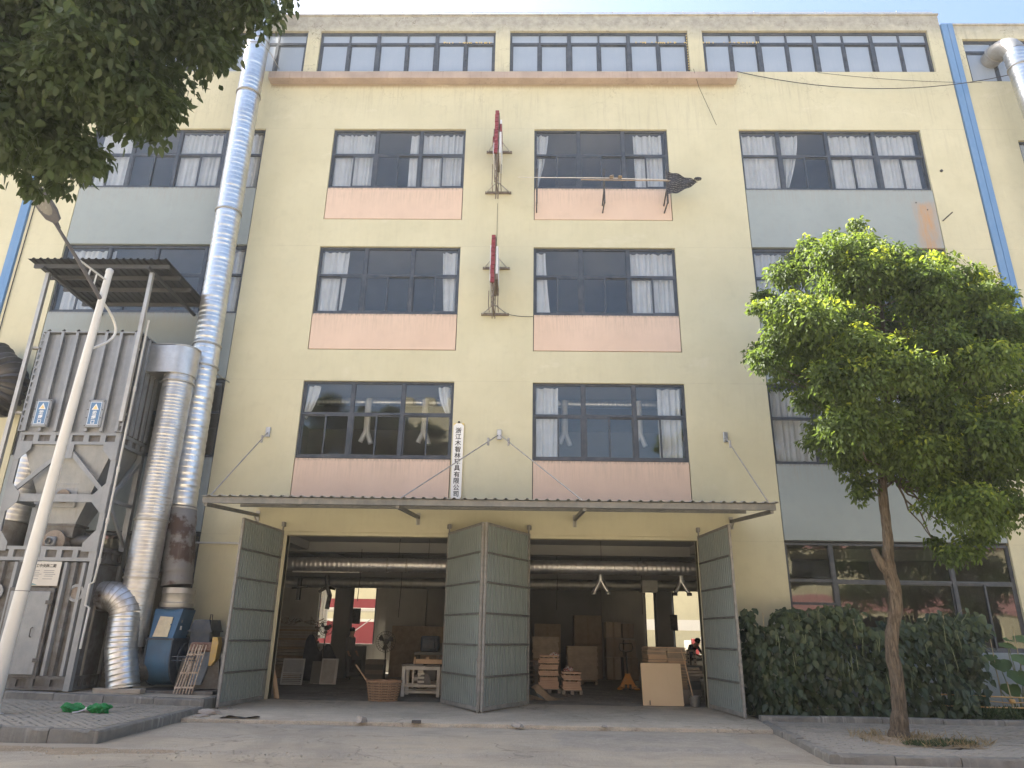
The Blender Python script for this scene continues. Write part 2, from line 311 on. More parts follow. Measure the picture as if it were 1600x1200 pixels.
M['canopy_sheet'] = pmat('canopy_sheet', (.36, .37, .37), (.27, .28, .28), 1.5, .45, .4, streak=.7, streak_col=(.16, .15, .14))
M['bark'] = bark_mat()
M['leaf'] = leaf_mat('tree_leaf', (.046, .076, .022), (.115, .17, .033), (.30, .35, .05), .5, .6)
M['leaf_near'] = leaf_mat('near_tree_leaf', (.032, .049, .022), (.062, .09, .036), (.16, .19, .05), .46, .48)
M['bean'] = leaf_mat('bean_leaf', (.034, .052, .028), (.075, .105, .052), (.13, .165, .075), .3, .42)
M['pod'] = pmat('bean_pod', (.22, .25, .13), (.16, .20, .09), 6, .6)
M['squash'] = leaf_mat('squash_leaf', (.045, .09, .035), (.11, .18, .07), (.17, .24, .10), .3, .55)
M['weed'] = leaf_mat('weed_leaf', (.035, .06, .025), (.07, .11, .045), (.13, .16, .07), .3, .6)
M['dry_grass'] = leaf_mat('dry_grass_blade', (.22, .17, .085), (.34, .27, .15), (.42, .35, .2), .3, .8)
M['bamboo'] = pmat('bamboo_pole', (.55, .36, .15), (.45, .28, .10), 7, .5)
M['twine'] = pmat('pale_stake', (.36, .31, .2), (.28, .24, .15), 7, .8)
M['net'] = leaf_mat('green_net', (.02, .20, .06), (.03, .30, .10), (.06, .40, .16), .45, .6)
M['zinc'] = pmat('zinc_bucket', (.72, .72, .72), (.55, .55, .55), 6, .35, 1.0)
M['rope'] = pmat('galvanised_rod', (.42, .41, .39), (.30, .28, .26), 8, .5, .5)
M['cable'] = pmat('black_cable', (.03, .03, .03), (.045, .045, .045), 4, .7)
M['pvc'] = pmat('pale_pvc_pipe', (.55, .55, .52), (.48, .47, .44), 3, .5, dust=.3)
M['pvc_white'] = pmat('white_plastic_pipe', (.78, .78, .76), (.7, .7, .68), 3, .4)
M['skin'] = pmat('skin', (.45, .27, .19), (.40, .24, .165), 4, .6)
M['shirt_grey'] = pmat('grey_workwear', (.20, .20, .205), (.15, .15, .155), 4, .95)
M['shirt_brown'] = pmat('dusty_brown_shirt', (.25, .19, .165), (.2, .15, .13), 4, .95)
M['trouser'] = pmat('dusty_trousers', (.19, .19, .185), (.13, .13, .13), 4, .95)
M['hair'] = pmat('black_hair', (.012, .011, .011), (.02, .018, .017), 8, .6)
M['red_cloth'] = pmat('red_white_bundle', (.42, .06, .06), (.62, .58, .55), 22, .8, lo=.45, hi=.52)
M['rear_red'] = pmat('red_band_paint', (.23, .028, .034), (.20, .025, .03), 1, .7)
M['rear_white'] = pmat('white_band_paint', (.74, .72, .66), (.68, .66, .60), 1, .7)
M['mauve'] = pmat('mauve_band_paint', (.50, .27, .27), (.45, .24, .24), 1, .8)
M['dark_glass'] = pmat('far_window_dark', (.04, .045, .05), (.06, .065, .07), 1, .15)
M['sack'] = pmat('grey_tarpaulin', (.19, .21, .20), (.14, .155, .15), 6, .8, bump=.3)
M['sawdust'] = pmat('sawdust_heap', (.50, .37, .24), (.42, .30, .19), 12, .95, bump=.6, bscale=80)
M['aluflex'] = pmat('dark_flex_hose', (.045, .042, .042), (.09, .085, .08), 3, .45, .1)
# curtains let some light through
def curtain_mat():
    m, n, l, p = _nt('white_curtain_cloth'); out = n['Material Output']
    v = _coord(n, l)
    col = _mix(n, l, _ramp(n, l, _noise(n, l, v, 3, 5), .4, .75), (.80, .81, .80), (.70, .70, .68))
    l.new(col, p.inputs['Base Color']); p.inputs['Roughness'].default_value = .95; p.inputs['Specular IOR Level'].default_value = .1
    t = n.new('ShaderNodeBsdfTranslucent'); l.new(col, t.inputs[0])
    ms = n.new('ShaderNodeMixShader'); ms.inputs[0].default_value = .3
    l.new(p.outputs[0], ms.inputs[1]); l.new(t.outputs[0], ms.inputs[2]); l.new(ms.outputs[0], out.inputs[0])
    return m
M['curtain'] = curtain_mat()
def stripe_cloth_mat():
    m, n, l, p = _nt('dark_patterned_cloth'); v = _coord(n, l)
    w = n.new('ShaderNodeTexWave'); w.inputs['Scale'].default_value = 5; w.inputs['Distortion'].default_value = 3; w.bands_direction = 'Z'
    l.new(v, w.inputs['Vector'])
    f = _math(n, l, 'MULTIPLY', _ramp(n, l, w.outputs['Fac'], .8, .95), _ramp(n, l, _noise(n, l, v, 40, 2), .45, .6))
    l.new(_mix(n, l, f, (.022, .022, .028), (.28, .27, .25)), p.inputs['Base Color']); p.inputs['Roughness'].default_value = .9
    return m
M['garment'] = stripe_cloth_mat()

# ------------------------------------------------------------------ mesh helpers
ORG = {}
def org(o): return ORG.get(o.name, Vector((0, 0, 0))) if o is not None else Vector((0, 0, 0))

class MB:
    def __init__(s): s.v = []; s.f = []; s.m = []; s.mi = 0
    def add(s, vs, fs):
        b = len(s.v); s.v += [tuple(x) for x in vs]; s.f += [tuple(i+b for i in f) for f in fs]; s.m += [s.mi]*len(fs); return s
    def box(s, x0, x1, y0, y1, z0, z1):
        vs = [(x0, y0, z0), (x1, y0, z0), (x1, y1, z0), (x0, y1, z0), (x0, y0, z1), (x1, y0, z1), (x1, y1, z1), (x0, y1, z1)]
        return s.add(vs, [(0, 3, 2, 1), (4, 5, 6, 7), (0, 1, 5, 4), (1, 2, 6, 5), (2, 3, 7, 6), (3, 0, 4, 7)])
    def cbox(s, x0, x1, y0, y1, z0, z1, c=.01):
        # box with chamfered edges (24 vertices)
        vs = []; idx = {}
        for i, x in ((0, x0), (1, x1)):
            for j, y in ((0, y0), (1, y1)):
                for k, z in ((0, z0), (1, z1)):
                    sx, sy, sz = (1-2*i)*c, (1-2*j)*c, (1-2*k)*c
                    idx[i, j, k, 0] = len(vs); vs.append((x, y+sy, z+sz))
                    idx[i, j, k, 1] = len(vs); vs.append((x+sx, y, z+sz))
                    idx[i, j, k, 2] = len(vs); vs.append((x+sx, y+sy, z))
        fs = []
        for a, (p, q) in ((0, (1, 2)), (1, (0, 2)), (2, (0, 1))):
            for e in (0, 1):
                loop = []
                for u, w in ((0, 0), (1, 0), (1, 1), (0, 1)):
                    t = [0, 0, 0]; t[a] = e; t[p] = u; t[q] = w; loop.append(idx[(*t, a)])
                fs.append(loop)
        for a in range(3):
            p, q = [t for t in range(3) if t != a]
            for u in (0, 1):
                for w in (0, 1):
                    t0 = [0, 0, 0]; t0[a] = 0; t0[p] = u; t0[q] = w; t1 = list(t0); t1[a] = 1
                    fs.append([idx[(*t0, p)], idx[(*t1, p)], idx[(*t1, q)], idx[(*t0, q)]])
        for t in ((i, j, k) for i in (0, 1) for j in (0, 1) for k in (0, 1)):
            fs.append([idx[(*t, 0)], idx[(*t, 1)], idx[(*t, 2)]])
        return s.add(vs, fs)
    def obox(s, c, size, rot=None):
        hx, hy, hz = (x/2 for x in size); rot = rot or Matrix.Identity(3); c = Vector(c)
        vs = [c + rot @ Vector(p) for p in ((-hx, -hy, -hz), (hx, -hy, -hz), (hx, hy, -hz), (-hx, hy, -hz), (-hx, -hy, hz), (hx, -hy, hz), (hx, hy, hz), (-hx, hy, hz))]
        return s.add(vs, [(0, 3, 2, 1), (4, 5, 6, 7), (0, 1, 5, 4), (1, 2, 6, 5), (2, 3, 7, 6), (3, 0, 4, 7)])
    def beam(s, p, q, w, h, up=(0, 0, 1)):
        p, q = Vector(p), Vector(q); d = (q-p); L = d.length; d.normalize(); up = Vector(up)
        if abs(d.dot(up)) > .98: up = Vector((0, 1, 0))
        x = d.cross(up).normalized(); z = x.cross(d)
        rot = Matrix((x, d, z)).transposed()
        return s.obox((p+q)/2, (w, L, h), rot)
    def tube(s, pts, r, n=10, cap=True):
        pts = [Vector(p) for p in pts]; rs = r if isinstance(r, (list, tuple)) else [r]*len(pts)
        b = len(s.v); prev = None; vs = []
        for i, p in enumerate(pts):
            d = (pts[min(i+1, len(pts)-1)] - pts[max(i-1, 0)]).normalized()
            if prev is None:
                a = Vector((0, 0, 1)) if abs(d.z) < .9 else Vector((1, 0, 0)); x = d.cross(a).normalized()
            else: x = (prev - d*prev.dot(d)).normalized()
            prev = x; y = d.cross(x)
            vs += [p + (x*math.cos(2*math.pi*k/n) + y*math.sin(2*math.pi*k/n))*rs[i] for k in range(n)]
        fs = []
        for i in range(len(pts)-1):
            for k in range(n):
                k2 = (k+1) % n; fs.append((i*n+k, i*n+k2, (i+1)*n+k2, (i+1)*n+k))
        if cap: fs.append(tuple(range(n-1, -1, -1))); fs.append(tuple((len(pts)-1)*n+k for k in range(n)))
        return s.add(vs, fs)
    def duct(s, pts, r, n=20, pitch=.11, rid=.006, wob=.0):
        # spiral seam duct: rings along a polyline with a raised seam
        P = [Vector(p) for p in pts]; out = []; rr = []
        for a, b in zip(P, P[1:]):
            L = (b-a).length; k = max(1, int(L/pitch))
            for i in range(k):
                w = random.uniform(-wob, wob)
                for t, dr in ((0, w), (.42, w*.6), (.62, rid), (.8, rid), (.9, 0)):
                    out.append(a.lerp(b, (i+t)/k)); rr.append(r+dr)
        out.append(P[-1]); rr.append(r)
        return s.tube(out, rr, n)
    def lathe(s, prof, c=(0, 0, 0), n=20, axis='Z', cap=True):
        c = Vector(c); vs = []
        def ax(x, y, h): return {'Z': (x, y, h), 'X': (h, x, y), 'Y': (x, h, y)}[axis]
        for r, h in prof:
            vs += [c + Vector(ax(r*math.cos(2*math.pi*k/n), r*math.sin(2*math.pi*k/n), h)) for k in range(n)]
        fs = [(i*n+k, i*n+(k+1) % n, (i+1)*n+(k+1) % n, (i+1)*n+k) for i in range(len(prof)-1) for k in range(n)]
        if cap: fs.append(tuple(range(n-1, -1, -1))); fs.append(tuple((len(prof)-1)*n+k for k in range(n)))
        return s.add(vs, fs)
    def prism(s, poly, a, b, axis='Y'):
        def ax(u, v, h): return {'Z': (u, v, h), 'X': (h, u, v), 'Y': (u, h, v)}[axis]
        n = len(poly); vs = [ax(u, v, a) for u, v in poly] + [ax(u, v, b) for u, v in poly]
        return s.add(vs, [tuple(range(n-1, -1, -1)), tuple(range(n, 2*n))] + [(i, (i+1) % n, n+(i+1) % n, n+i) for i in range(n)])
    def grid(s, fn, nu, nv):
        vs = [fn(i/nu, j/nv) for j in range(nv+1) for i in range(nu+1)]
        return s.add(vs, [(j*(nu+1)+i, j*(nu+1)+i+1, (j+1)*(nu+1)+i+1, (j+1)*(nu+1)+i) for j in range(nv) for i in range(nu)])
    def mesh(s, name, mats, o=Vector((0, 0, 0)), smooth=None):
        me = bpy.data.meshes.new(name)
        me.from_pydata([(v[0]-o.x, v[1]-o.y, v[2]-o.z) for v in s.v], [], s.f)
        for m in (mats if isinstance(mats, (list, tuple)) else [mats]): me.materials.append(m)
        if isinstance(mats, (list, tuple)) and len(mats) > 1: me.polygons.foreach_set('material_index', s.m)
        bm = bmesh.new(); bm.from_mesh(me); bmesh.ops.recalc_face_normals(bm, faces=bm.faces); bm.to_mesh(me); bm.free()
        if smooth:
            me.polygons.foreach_set('use_smooth', [True]*len(me.polygons))
            if smooth < 179: me.set_sharp_from_angle(angle=R(smooth))
        me.update(); return me
    def build(s, name, mats, parent=None, smooth=None, kind=None, label=None, loc=None):
        o = bpy.data.objects.new(name, None if False else s.mesh(name, mats, org(parent) if loc is None else Vector(loc), smooth))
        COL.objects.link(o)
        if parent is not None: o.parent = parent; ORG[o.name] = org(parent)
        if loc is not None: o.location = Vector(loc) - org(parent); ORG[o.name] = Vector(loc)
        if kind: o['kind'] = kind
        if label: o['label'] = label
        return o

def thing(name, label, cat, loc=(0, 0, 0), group=None, local=False, rotz=0):
    o = bpy.data.objects.new(name, None); COL.objects.link(o); o.location = loc; o.rotation_euler = (0, 0, rotz)
    o['label'] = label; o['category'] = cat; o.empty_display_size = .2
    if group: o['group'] = group
    ORG[o.name] = Vector((0, 0, 0)) if local else Vector(loc)
    return o
def tag(o, label, cat, group=None):
    o['label'] = label; o['category'] = cat
    if group: o['group'] = group
    return o
def inst(name, src, parent, loc, rot=None, scale=None):
    # one more object that shares a mesh
    o = bpy.data.objects.new(name, src); COL.objects.link(o); o.parent = parent
    o.location = loc
    if rot is not None: o.rotation_euler = rot
    if scale is not None: o.scale = scale
    return o
def kids(o): return [c for c in COL.objects if c.parent == o]
def dup(root, loc, rotz=None, label=None):
    ch = CH.setdefault(root.name, [c for c in COL.objects if c.parent == root])
    r = root.copy(); COL.objects.link(r); r.location = loc
    if rotz is not None: r.rotation_euler = (0, 0, rotz)
    if label: r['label'] = label
    for c in ch:
        d = c.copy(); COL.objects.link(d); d.parent = r
        gch = CH.setdefault(c.name, [g for g in COL.objects if g.parent == c])
        for g in gch:
            e = g.copy(); COL.objects.link(e); e.parent = d
    return r
CH = {}
def text_mesh(body, size, mat, name, depth=.002):
    cu = bpy.data.curves.new(name, 'FONT'); cu.body = body; cu.size = size; cu.align_x = 'CENTER'; cu.align_y = 'CENTER'
    cu.extrude = depth; cu.offset = size*.018; cu.resolution_u = 3
    t = bpy.data.objects.new(name, cu); COL.objects.link(t)
    bpy.context.view_layer.update()
    dg = bpy.context.evaluated_depsgraph_get()
    me = bpy.data.meshes.new_from_object(t.evaluated_get(dg)); me.name = name
    bpy.data.objects.remove(t); me.materials.clear(); me.materials.append(mat)
    return me
# ------------------------------------------------------------------ ground, road, pavements
def sheet(name, mat, x0, x1, y0, y1, z, nx=1, ny=1, zf=None, parent=None, kind='structure'):
    mb = MB(); mb.grid(lambda u, v: (x0+(x1-x0)*u, y0+(y1-y0)*v, z + (zf(x0+(x1-x0)*u, y0+(y1-y0)*v) if zf else 0)), nx, ny)
    return mb.build(name, mat, parent, kind=kind)
from mathutils import noise as mn
def nz(x, y, s, a): return a*mn.noise(Vector((x*s, y*s, 3.7)))
sheet('ground', M['soil'], -90, 90, -90, 90, -.40)
sheet('road', M['road'], -60, 60, -12.2, -3.66, -.075, 240, 60, lambda x, y: nz(x, y, .8, .012) + nz(x, y, 2.7, .006) + max(0, (y+7.4)/3.8)*.012)
# concrete apron, a slab with a real broken edge at the old gutter line
mb = MB()
def apron_edge(u): x = -6.75 + 11.8*u; return -3.56 + nz(x, 0, 1.1, .05) + nz(x, 5, 6, .018)
NX, NY = 130, 26
def apron(u, v):
    x = -6.75 + 11.8*u; y0 = apron_edge(u); y = y0 + (0.0 - y0)*v
    return (x, y, -.005 + .085*v**.6 + nz(x, y, 1.3, .006) + nz(x, y, 5, .003))
mb.grid(apron, NX, NY)
mb.grid(lambda u, v: (-6.75+11.8*u, apron_edge(u)+.0-.012*(1-v), -.12+(.115+nz(-6.75+11.8*u, apron_edge(u), 1.3, .006)+nz(-6.75+11.8*u, apron_edge(u), 5, .003))*v), NX, 1)
mb.build('apron', M['concrete'], kind='structure')
sheet('asphalt_patch', M['asphalt'], .5, 4.2, -6.4, -3.72, -.055, 24, 14, lambda x, y: nz(x, y, 2.0, .012) + .012*max(0, (y+6.4)/2.7) - .03*max(0, abs((x-2.3)/1.85)**4) - .03*max(0, abs((y+5.0)/1.4))**5)
sheet('road_dirt', M['dirt'], -16, -4.2, -8.6, -6.62, -.085, 60, 16, lambda x, y: .045*math.exp(-((y+7.0)/.55)**2) + nz(x, y, 1.5, .03) - .012 - .06*(max(0, (x+10)/5.8)**4 + abs((y+7.6)/1.0)**5))
sheet('planting_bed', M['soil'], 4.9, 24, -2.3, -.01, .06, 60, 10, lambda x, y: nz(x, y, 2, .04))

def kerb_run(parent, p, q, w, zb, zt, length=.75, seed=1, mat='kerb', rough=.012, slope=(0, 0)):
    rnd = random.Random(seed); p, q = Vector(p), Vector(q); d = q-p; L = d.length; d.normalize(); nrm = Vector((-d.y, d.x, 0))
    n = max(1, round(L/length)); gap = .008
    for i in range(n):
        a = p + d*(L*i/n + gap); b = p + d*(L*(i+1)/n - gap); m = 7
        dz = rnd.uniform(-.008, .008); off = rnd.uniform(-.008, .008)
        mb = MB(); rows = []
        for k in range(m+1):
            c = a.lerp(b, k/m) + nrm*off; zz = slope[0]*(c.x-slope[1])
            r = [rnd.uniform(-rough, rough) for _ in range(6)]
            prof = [(0, zb), (0, zt-.035+dz+r[0]), (.022+r[1]*.6, zt+dz-.006), (w-.02, zt+dz), (w, zt-.03+dz), (w, zb)]
            for (o, z) in prof: rows.append(c + nrm*(o+rnd.uniform(-rough, rough)*.5) + Vector((0, 0, z+zz)))
        k6 = 6; fs = [(j*k6+t, j*k6+t+1, (j+1)*k6+t+1, (j+1)*k6+t) for j in range(m) for t in range(5)]
        fs += [tuple(range(5, -1, -1)), tuple(m*k6+t for t in range(6))]
        mb.add(rows, fs); mb.build('kerb_stone', M[mat], parent, smooth=35)

def pavers(parent, poly_in, x0, x1, y0, y1, z, eye=(0, -18.65), tw=.2, th=.1, slope=(0, 0), skip=None):
    # brick pavers laid in running bond: the 300 nearest are objects, the rest one mesh
    me = MB().cbox(-tw/2+.009, tw/2-.009, -th/2+.010, th/2-.010, -.05, 0, .006).mesh('paver', M['paver'])
    spots = []; j = 0; y = y0 + th/2; rnd = random.Random(3)
    while y < y1:
        x = x0 + (tw/2 if j % 2 else 0)
        while x < x1 + tw/2:
            if poly_in(x, y) and not (skip and skip(x, y)): spots.append((x, y))
            x += tw
        y += th; j += 1
    spots.sort(key=lambda p: (p[0]-eye[0])**2 + (p[1]-eye[1])**2)
    rest = MB()
    for i, (x, y) in enumerate(spots):
        zz = z + rnd.uniform(-.007, .004) + slope[0]*(x-slope[1]); rx, ry = rnd.uniform(-.012, .012), rnd.uniform(-.012, .012)
        if i < 300: inst('paver', me, parent, (x, y, zz), (rx, ry, rnd.uniform(-.01, .01)))
        else: rest.box(x-tw/2+.009, x+tw/2-.009, y-th/2+.010, y+th/2-.010, zz-.05, zz)
    if rest.v: rest.build('paver_field', M['paver'], parent, kind='stuff')

LS = (-.018, -6.7)     # the left pavement rises gently to the left
pl = sheet('left_pavement', M['joint'], -24, -6.76, -6.4, -2.4, .075, 20, 4, lambda x, y: LS[0]*(x-LS[1]))
pavers(pl, lambda x, y: -12.6 < x < -6.85, -12.6, -6.85, -6.38, -2.42, .118, slope=LS)
kerb_run(pl, (-13.6, -6.55, 0), (-6.62, -6.55, 0), .15, -.2, .125, .8, 3, slope=LS)
kerb_run(pl, (-6.62, -6.55, 0), (-6.68, -2.5, 0), .16, -.2, .125, 4.1, 4, rough=.022)
# raised machine platform
LP = (-.02, -6.85)
mb = MB(); mb.grid(lambda u, v: (-24+17.15*u, -2.36+2.36*v, .262+LP[0]*(-24+17.15*u-LP[1])+nz(u*17, v*3, 1.2, .006)), 60, 8)
plat = mb.build('machine_platform', M['concrete'], kind='structure')
kerb_run(plat, (-14.2, -2.52, 0), (-6.7, -2.52, 0), .16, -.1, .265, 1.1, 8, slope=LP, rough=.015)
kerb_run(plat, (-6.7, -2.52, 0), (-6.7, -.02, 0), .16, -.1, .262, 2.5, 9, rough=.012)
# right pavement
def in_right(x, y):
    return x > 4.40 + (y+7.0)*.095 + .2 and x < 12.4
mb = MB(); mb.grid(lambda u, v: ((4.56+.40*v)*(1-u)+24*u, -6.9+4.4*v, .0), 20, 4); pr = mb.build('right_pavement', M['joint'], kind='structure')
pit = lambda x, y: (abs(x-6.65)/.85)**2.5 + (abs(y+5.25)/.85)**2.5 < 1
pavers(pr, in_right, 4.3, 12.4, -6.84, -2.5, .048, skip=pit)
kerb_run(pr, (4.46, -7.0, 0), (13.0, -7.0, 0), .15, -.25, .055, .95, 5)
kerb_run(pr, (4.86, -2.5, 0), (4.46, -7.0, 0), .15, -.25, .055, .9, 6, rough=.016)
kerb_run(pr, (4.86, -2.55, 0), (13.5, -2.55, 0), .17, -.1, .155, 1.3, 7)
sheet('tree_pit_soil', M['dirt'], 5.82, 7.48, -6.05, -4.45, .045, 16, 16, lambda x, y: .03*math.exp(-((x-6.6)**2+(y+5)**2)/.3) + nz(x, y, 4, .02))

# ------------------------------------------------------------------ the factory
fac = thing('factory_building', 'long four storey cream factory with pink and grey panels and open workshop doors', 'factory')
def wall_grid(name, mat, x0, x1, z0, z1, ops, y0=0.0, y1=.24, parent=fac, xs_extra=()):
    xs = sorted({x0, x1, *[o[0] for o in ops], *[o[1] for o in ops], *xs_extra}); zs = sorted({z0, z1, *[o[2] for o in ops], *[o[3] for o in ops]})
    xs = [x for x in xs if x0 <= x <= x1]; zs = [z for z in zs if z0 <= z <= z1]
    solid = lambda i, j: 0 <= i < len(xs)-1 and 0 <= j < len(zs)-1 and not any(o[0] <= (xs[i]+xs[i+1])/2 <= o[1] and o[2] <= (zs[j]+zs[j+1])/2 <= o[3] for o in ops)
    mb = MB()
    for i in range(len(xs)-1):
        for j in range(len(zs)-1):
            if not solid(i, j): continue
            a, b, c, d = xs[i], xs[i+1], zs[j], zs[j+1]
            mb.add([(a, y0, c), (b, y0, c), (b, y0, d), (a, y0, d)], [(0, 1, 2, 3)])
            mb.add([(a, y1, c), (b, y1, c), (b, y1, d), (a, y1, d)], [(3, 2, 1, 0)])
            for (ii, jj, q) in ((i-1, j, ((a, c), (a, d))), (i+1, j, ((b, c), (b, d))), (i, j-1, ((a, c), (b, c))), (i, j+1, ((a, d), (b, d)))):
                if not solid(ii, jj):
                    (p, r), (s, t) = q; mb.add([(p, y0, r), (s, y0, t), (s, y1, t), (p, y1, r)], [(0, 1, 2, 3)])
    me = bpy.data.meshes.new(name); me.from_pydata(mb.v, [], mb.f); me.materials.append(mat)
    bm = bmesh.new(); bm.from_mesh(me); bmesh.ops.remove_doubles(bm, verts=bm.verts, dist=1e-5); bmesh.ops.recalc_face_normals(bm, faces=bm.faces); bm.to_mesh(me); bm.free()
    me.transform(Matrix.Translation(-org(parent)))
    o = bpy.data.objects.new(name, me); COL.objects.link(o); o.parent = parent; return o

W1, W2 = (-6.27, -2.03), (.16, 4.37); RB, LB = (6.64, 12.34), (-14.08, -8.48)
TOPS = (8.29, 12.59, 16.89)
ops = [(-6.2, -2.0, -.5, 4.0), (.12, 4.4, -.5, 4.0), (*RB, .02, 16.89), (*LB, .02, 16.89)]
for zt in TOPS: ops += [(*W1, zt-3.36, zt), (*W2, zt-3.36, zt)]
F4 = [(-13.6, -7.56, 19.22, 20.95, 3), (-7.12, -1.17, 19.22, 20.95, 3), (-.68, 5.29, 19.22, 20.95, 3), (5.77, 13.28, 19.2, 20.95, 4)]
ops += [f[:4] for f in F4]
wall_grid('wall', M['cream'], -15.43, 13.73, -.3, 21.6, ops)
MB().box(-15.46, 13.76, -.04, .3, 21.6, 21.66).build('parapet_cap', M['cream'], fac)
MB().box(-15.41, 13.71, .24, .3, 18.9, 19.2).build('floor_edge', M['room'], fac)
# side wings with the blue rain strips between
wr_ops = [(14.36, 20.2, 18.82, 20.58), (15.3, 21.0, .4, 16.5)]
wall_grid('wing_wall', M['cream'], 14.16, 34, -.3, 21.15, wr_ops)
MB().box(14.13, 34, -.04, .3, 21.15, 21.21).build('parapet_cap', M['cream'], fac)
wall_grid('wing_wall', M['cream'], -40, -15.76, -.3, 26.8, [])  # unseen top storey added to keep the sun off the near road
MB().box(-40, -15.76, .24, 6, 26.6, 26.8).build('added_storey_roof', M['hall_ceiling'], fac)  # roof over the added shading storey
for x0, x1, zt in ((13.76, 14.13, 21.2), (-15.73, -15.46, 21.4)):
    w = (x1-x0)
    mb = MB(); mb.box(x0, x0+w*.52, -.05, .05, 0, zt); mb.box(x0+w*.55, x1, -.058, .05, 0, zt); mb.box(x0+w*.5, x0+w*.57, -.03, .05, 0, zt)
    mb.build('expansion_strip', M['blue'], fac)
# ledge over the third row of windows
MB().cbox(-8.56, 6.70, -.31, -.003, 18.66, 18.93, .012).build('ledge', M['ledge'], fac)
# panels set flush in the window bays, dark joint left open around them
def panel(mat, x0, x1, z0, z1): MB().cbox(x0+.022, x1-.022, -.004, .1, z0+.022, z1, .006).build('spandrel_panel', M[mat], fac)
def backing(x0, x1, z0, z1): MB().box(x0, x1, .102, .238, z0, z1).build('panel_backing', M['frame'], fac)
WZ = 2.2
for zt in TOPS:
    for w in (W1, W2): panel('pink', *w, zt-3.36, zt-WZ-.03); backing(*w, zt-3.36, zt-WZ-.04)
for b in (RB, LB):
    for z0, z1 in ((.02, 1.42), (4.03, 6.05), (8.31, 10.35), (12.61, 14.65)): panel('greypanel', *b, z0, z1); backing(*b, z0, z1-.01)
for z0, z1 in ((.4, 1.4), (3.7, 5.7), (8, 10), (12.3, 14.3)): panel('greypanel', 15.3, 21.0, z0, z1); backing(15.3, 21.0, z0, z1-.01)

PANE = MB().box(-.5, .5, -.003, .003, -.5, .5)
PANE_GLASS = PANE.mesh('pane', M['glass']); PANE_WAVY = PANE.mesh('pane', M['glass_wavy']); PANE_FROST = PANE.mesh('pane', M['frost'])
def window(x0, x1, z0, z1, edges, tz, sashes, pane_me=PANE_GLASS, y=.07, extra=None):
    """edges: unit edges; tz: transom height; sashes[i]: number of sliding sashes under the transom"""
    mb = MB(); D0, D1 = y, y+.075
    mb.box(x0, x0+.06, D0, D1, z0, z1); mb.box(x1-.06, x1, D0, D1, z0, z1)
    mb.box(x0+.06, x1-.06, D0, D1, z0, z0+.065); mb.box(x0+.06, x1-.06, D0, D1, z1-.065, z1)
    for e in edges[1:-1]: mb.box(e-.045, e+.045, D0-.004, D1, z0+.065, z1-.065)
    panes = []
    for i in range(len(edges)-1):
        a = x0+.06 if i == 0 else edges[i]+.045; b = x1-.06 if i == len(edges)-2 else edges[i+1]-.045
        mb.box(a, b, D0+.004, D1, tz-.035, tz+.035)
        mb.box(a, a+.02, D0+.012, D1-.01, tz+.035, z1-.065); mb.box(b-.02, b, D0+.012, D1-.01, tz+.035, z1-.065)
        panes.append((a+.02, b-.02, tz+.035, z1-.065, y+.04))
        ns = sashes[i]; lo, hi = z0+.065, tz-.035
        if ns <= 1:
            mb.box(a, a+.02, D0+.012, D1-.01, lo, hi); mb.box(b-.02, b, D0+.012, D1-.01, lo, hi); panes.append((a+.02, b-.02, lo, hi, y+.04))
        else:
            for k in range(ns):
                sa = a + (b-a)*k/ns - (.02 if k else 0); sb = a + (b-a)*(k+1)/ns + (.02 if k < ns-1 else 0)
                yo = y + (.01 if (k+i) % 2 else .045); s = .042
                mb.box(sa, sa+s, yo, yo+.028, lo, hi); mb.box(sb-s, sb, yo, yo+.028, lo, hi)
                mb.box(sa+s, sb-s, yo, yo+.028, lo, lo+s); mb.box(sa+s, sb-s, yo, yo+.028, hi-s, hi)
                panes.append((sa+s, sb-s, lo+s, hi-s, yo+.014))
    if extra: extra(mb, panes)
    w = mb.build('window', M['frame'], fac)
    for (a, b, c, d, yy) in panes:
        inst('pane', pane_me, w, ((a+b)/2, yy, (c+d)/2), (random.uniform(-.004, .004), 0, random.uniform(-.006, .006)), (b-a, 1, d-c))
    return w
def lin(a, b, n): return [a+(b-a)*i/n for i in range(n+1)]
for zt in TOPS:
    for w in (W1, W2): window(*w, zt-WZ, zt, lin(*w, 3), zt-.94, (2, 2, 2))
    window(*RB, zt-WZ-.02, zt, [RB[0], 7.86, 9.38, 10.87, RB[1]], zt-.95, (1, 2, 2, 2))
    window(*LB, zt-WZ-.02, zt, [LB[0], -12.68, -11.22, -9.72, LB[1]], zt-.95, (2, 2, 2, 1))
def gf_extra(mb, panes):
    mb.box(RB[0]+.06, 7.8, .075, .14, 2.47, 2.53)
window(*RB, 1.42, 4.0, [RB[0], 7.83, 10.82, RB[1]], 3.06, (1, 2, 2), PANE_WAVY, extra=gf_extra)
window(*LB, 1.42, 4.0, [LB[0], -12.68, -11.22, -9.72, LB[1]], 3.06, (2, 2, 2, 1))
window(15.3, 21.0, 14.3, 16.5, lin(15.3, 21, 4), 15.6, (2, 2, 2, 2)); window(15.3, 21.0, 10, 12.3, lin(15.3, 21, 4), 11.3, (2, 2, 2, 2))
window(15.3, 21.0, 5.7, 8, lin(15.3, 21, 4), 7, (2, 2, 2, 2)); window(15.3, 21.0, 1.4, 3.7, lin(15.3, 21, 4), 2.8, (2, 2, 2, 2))

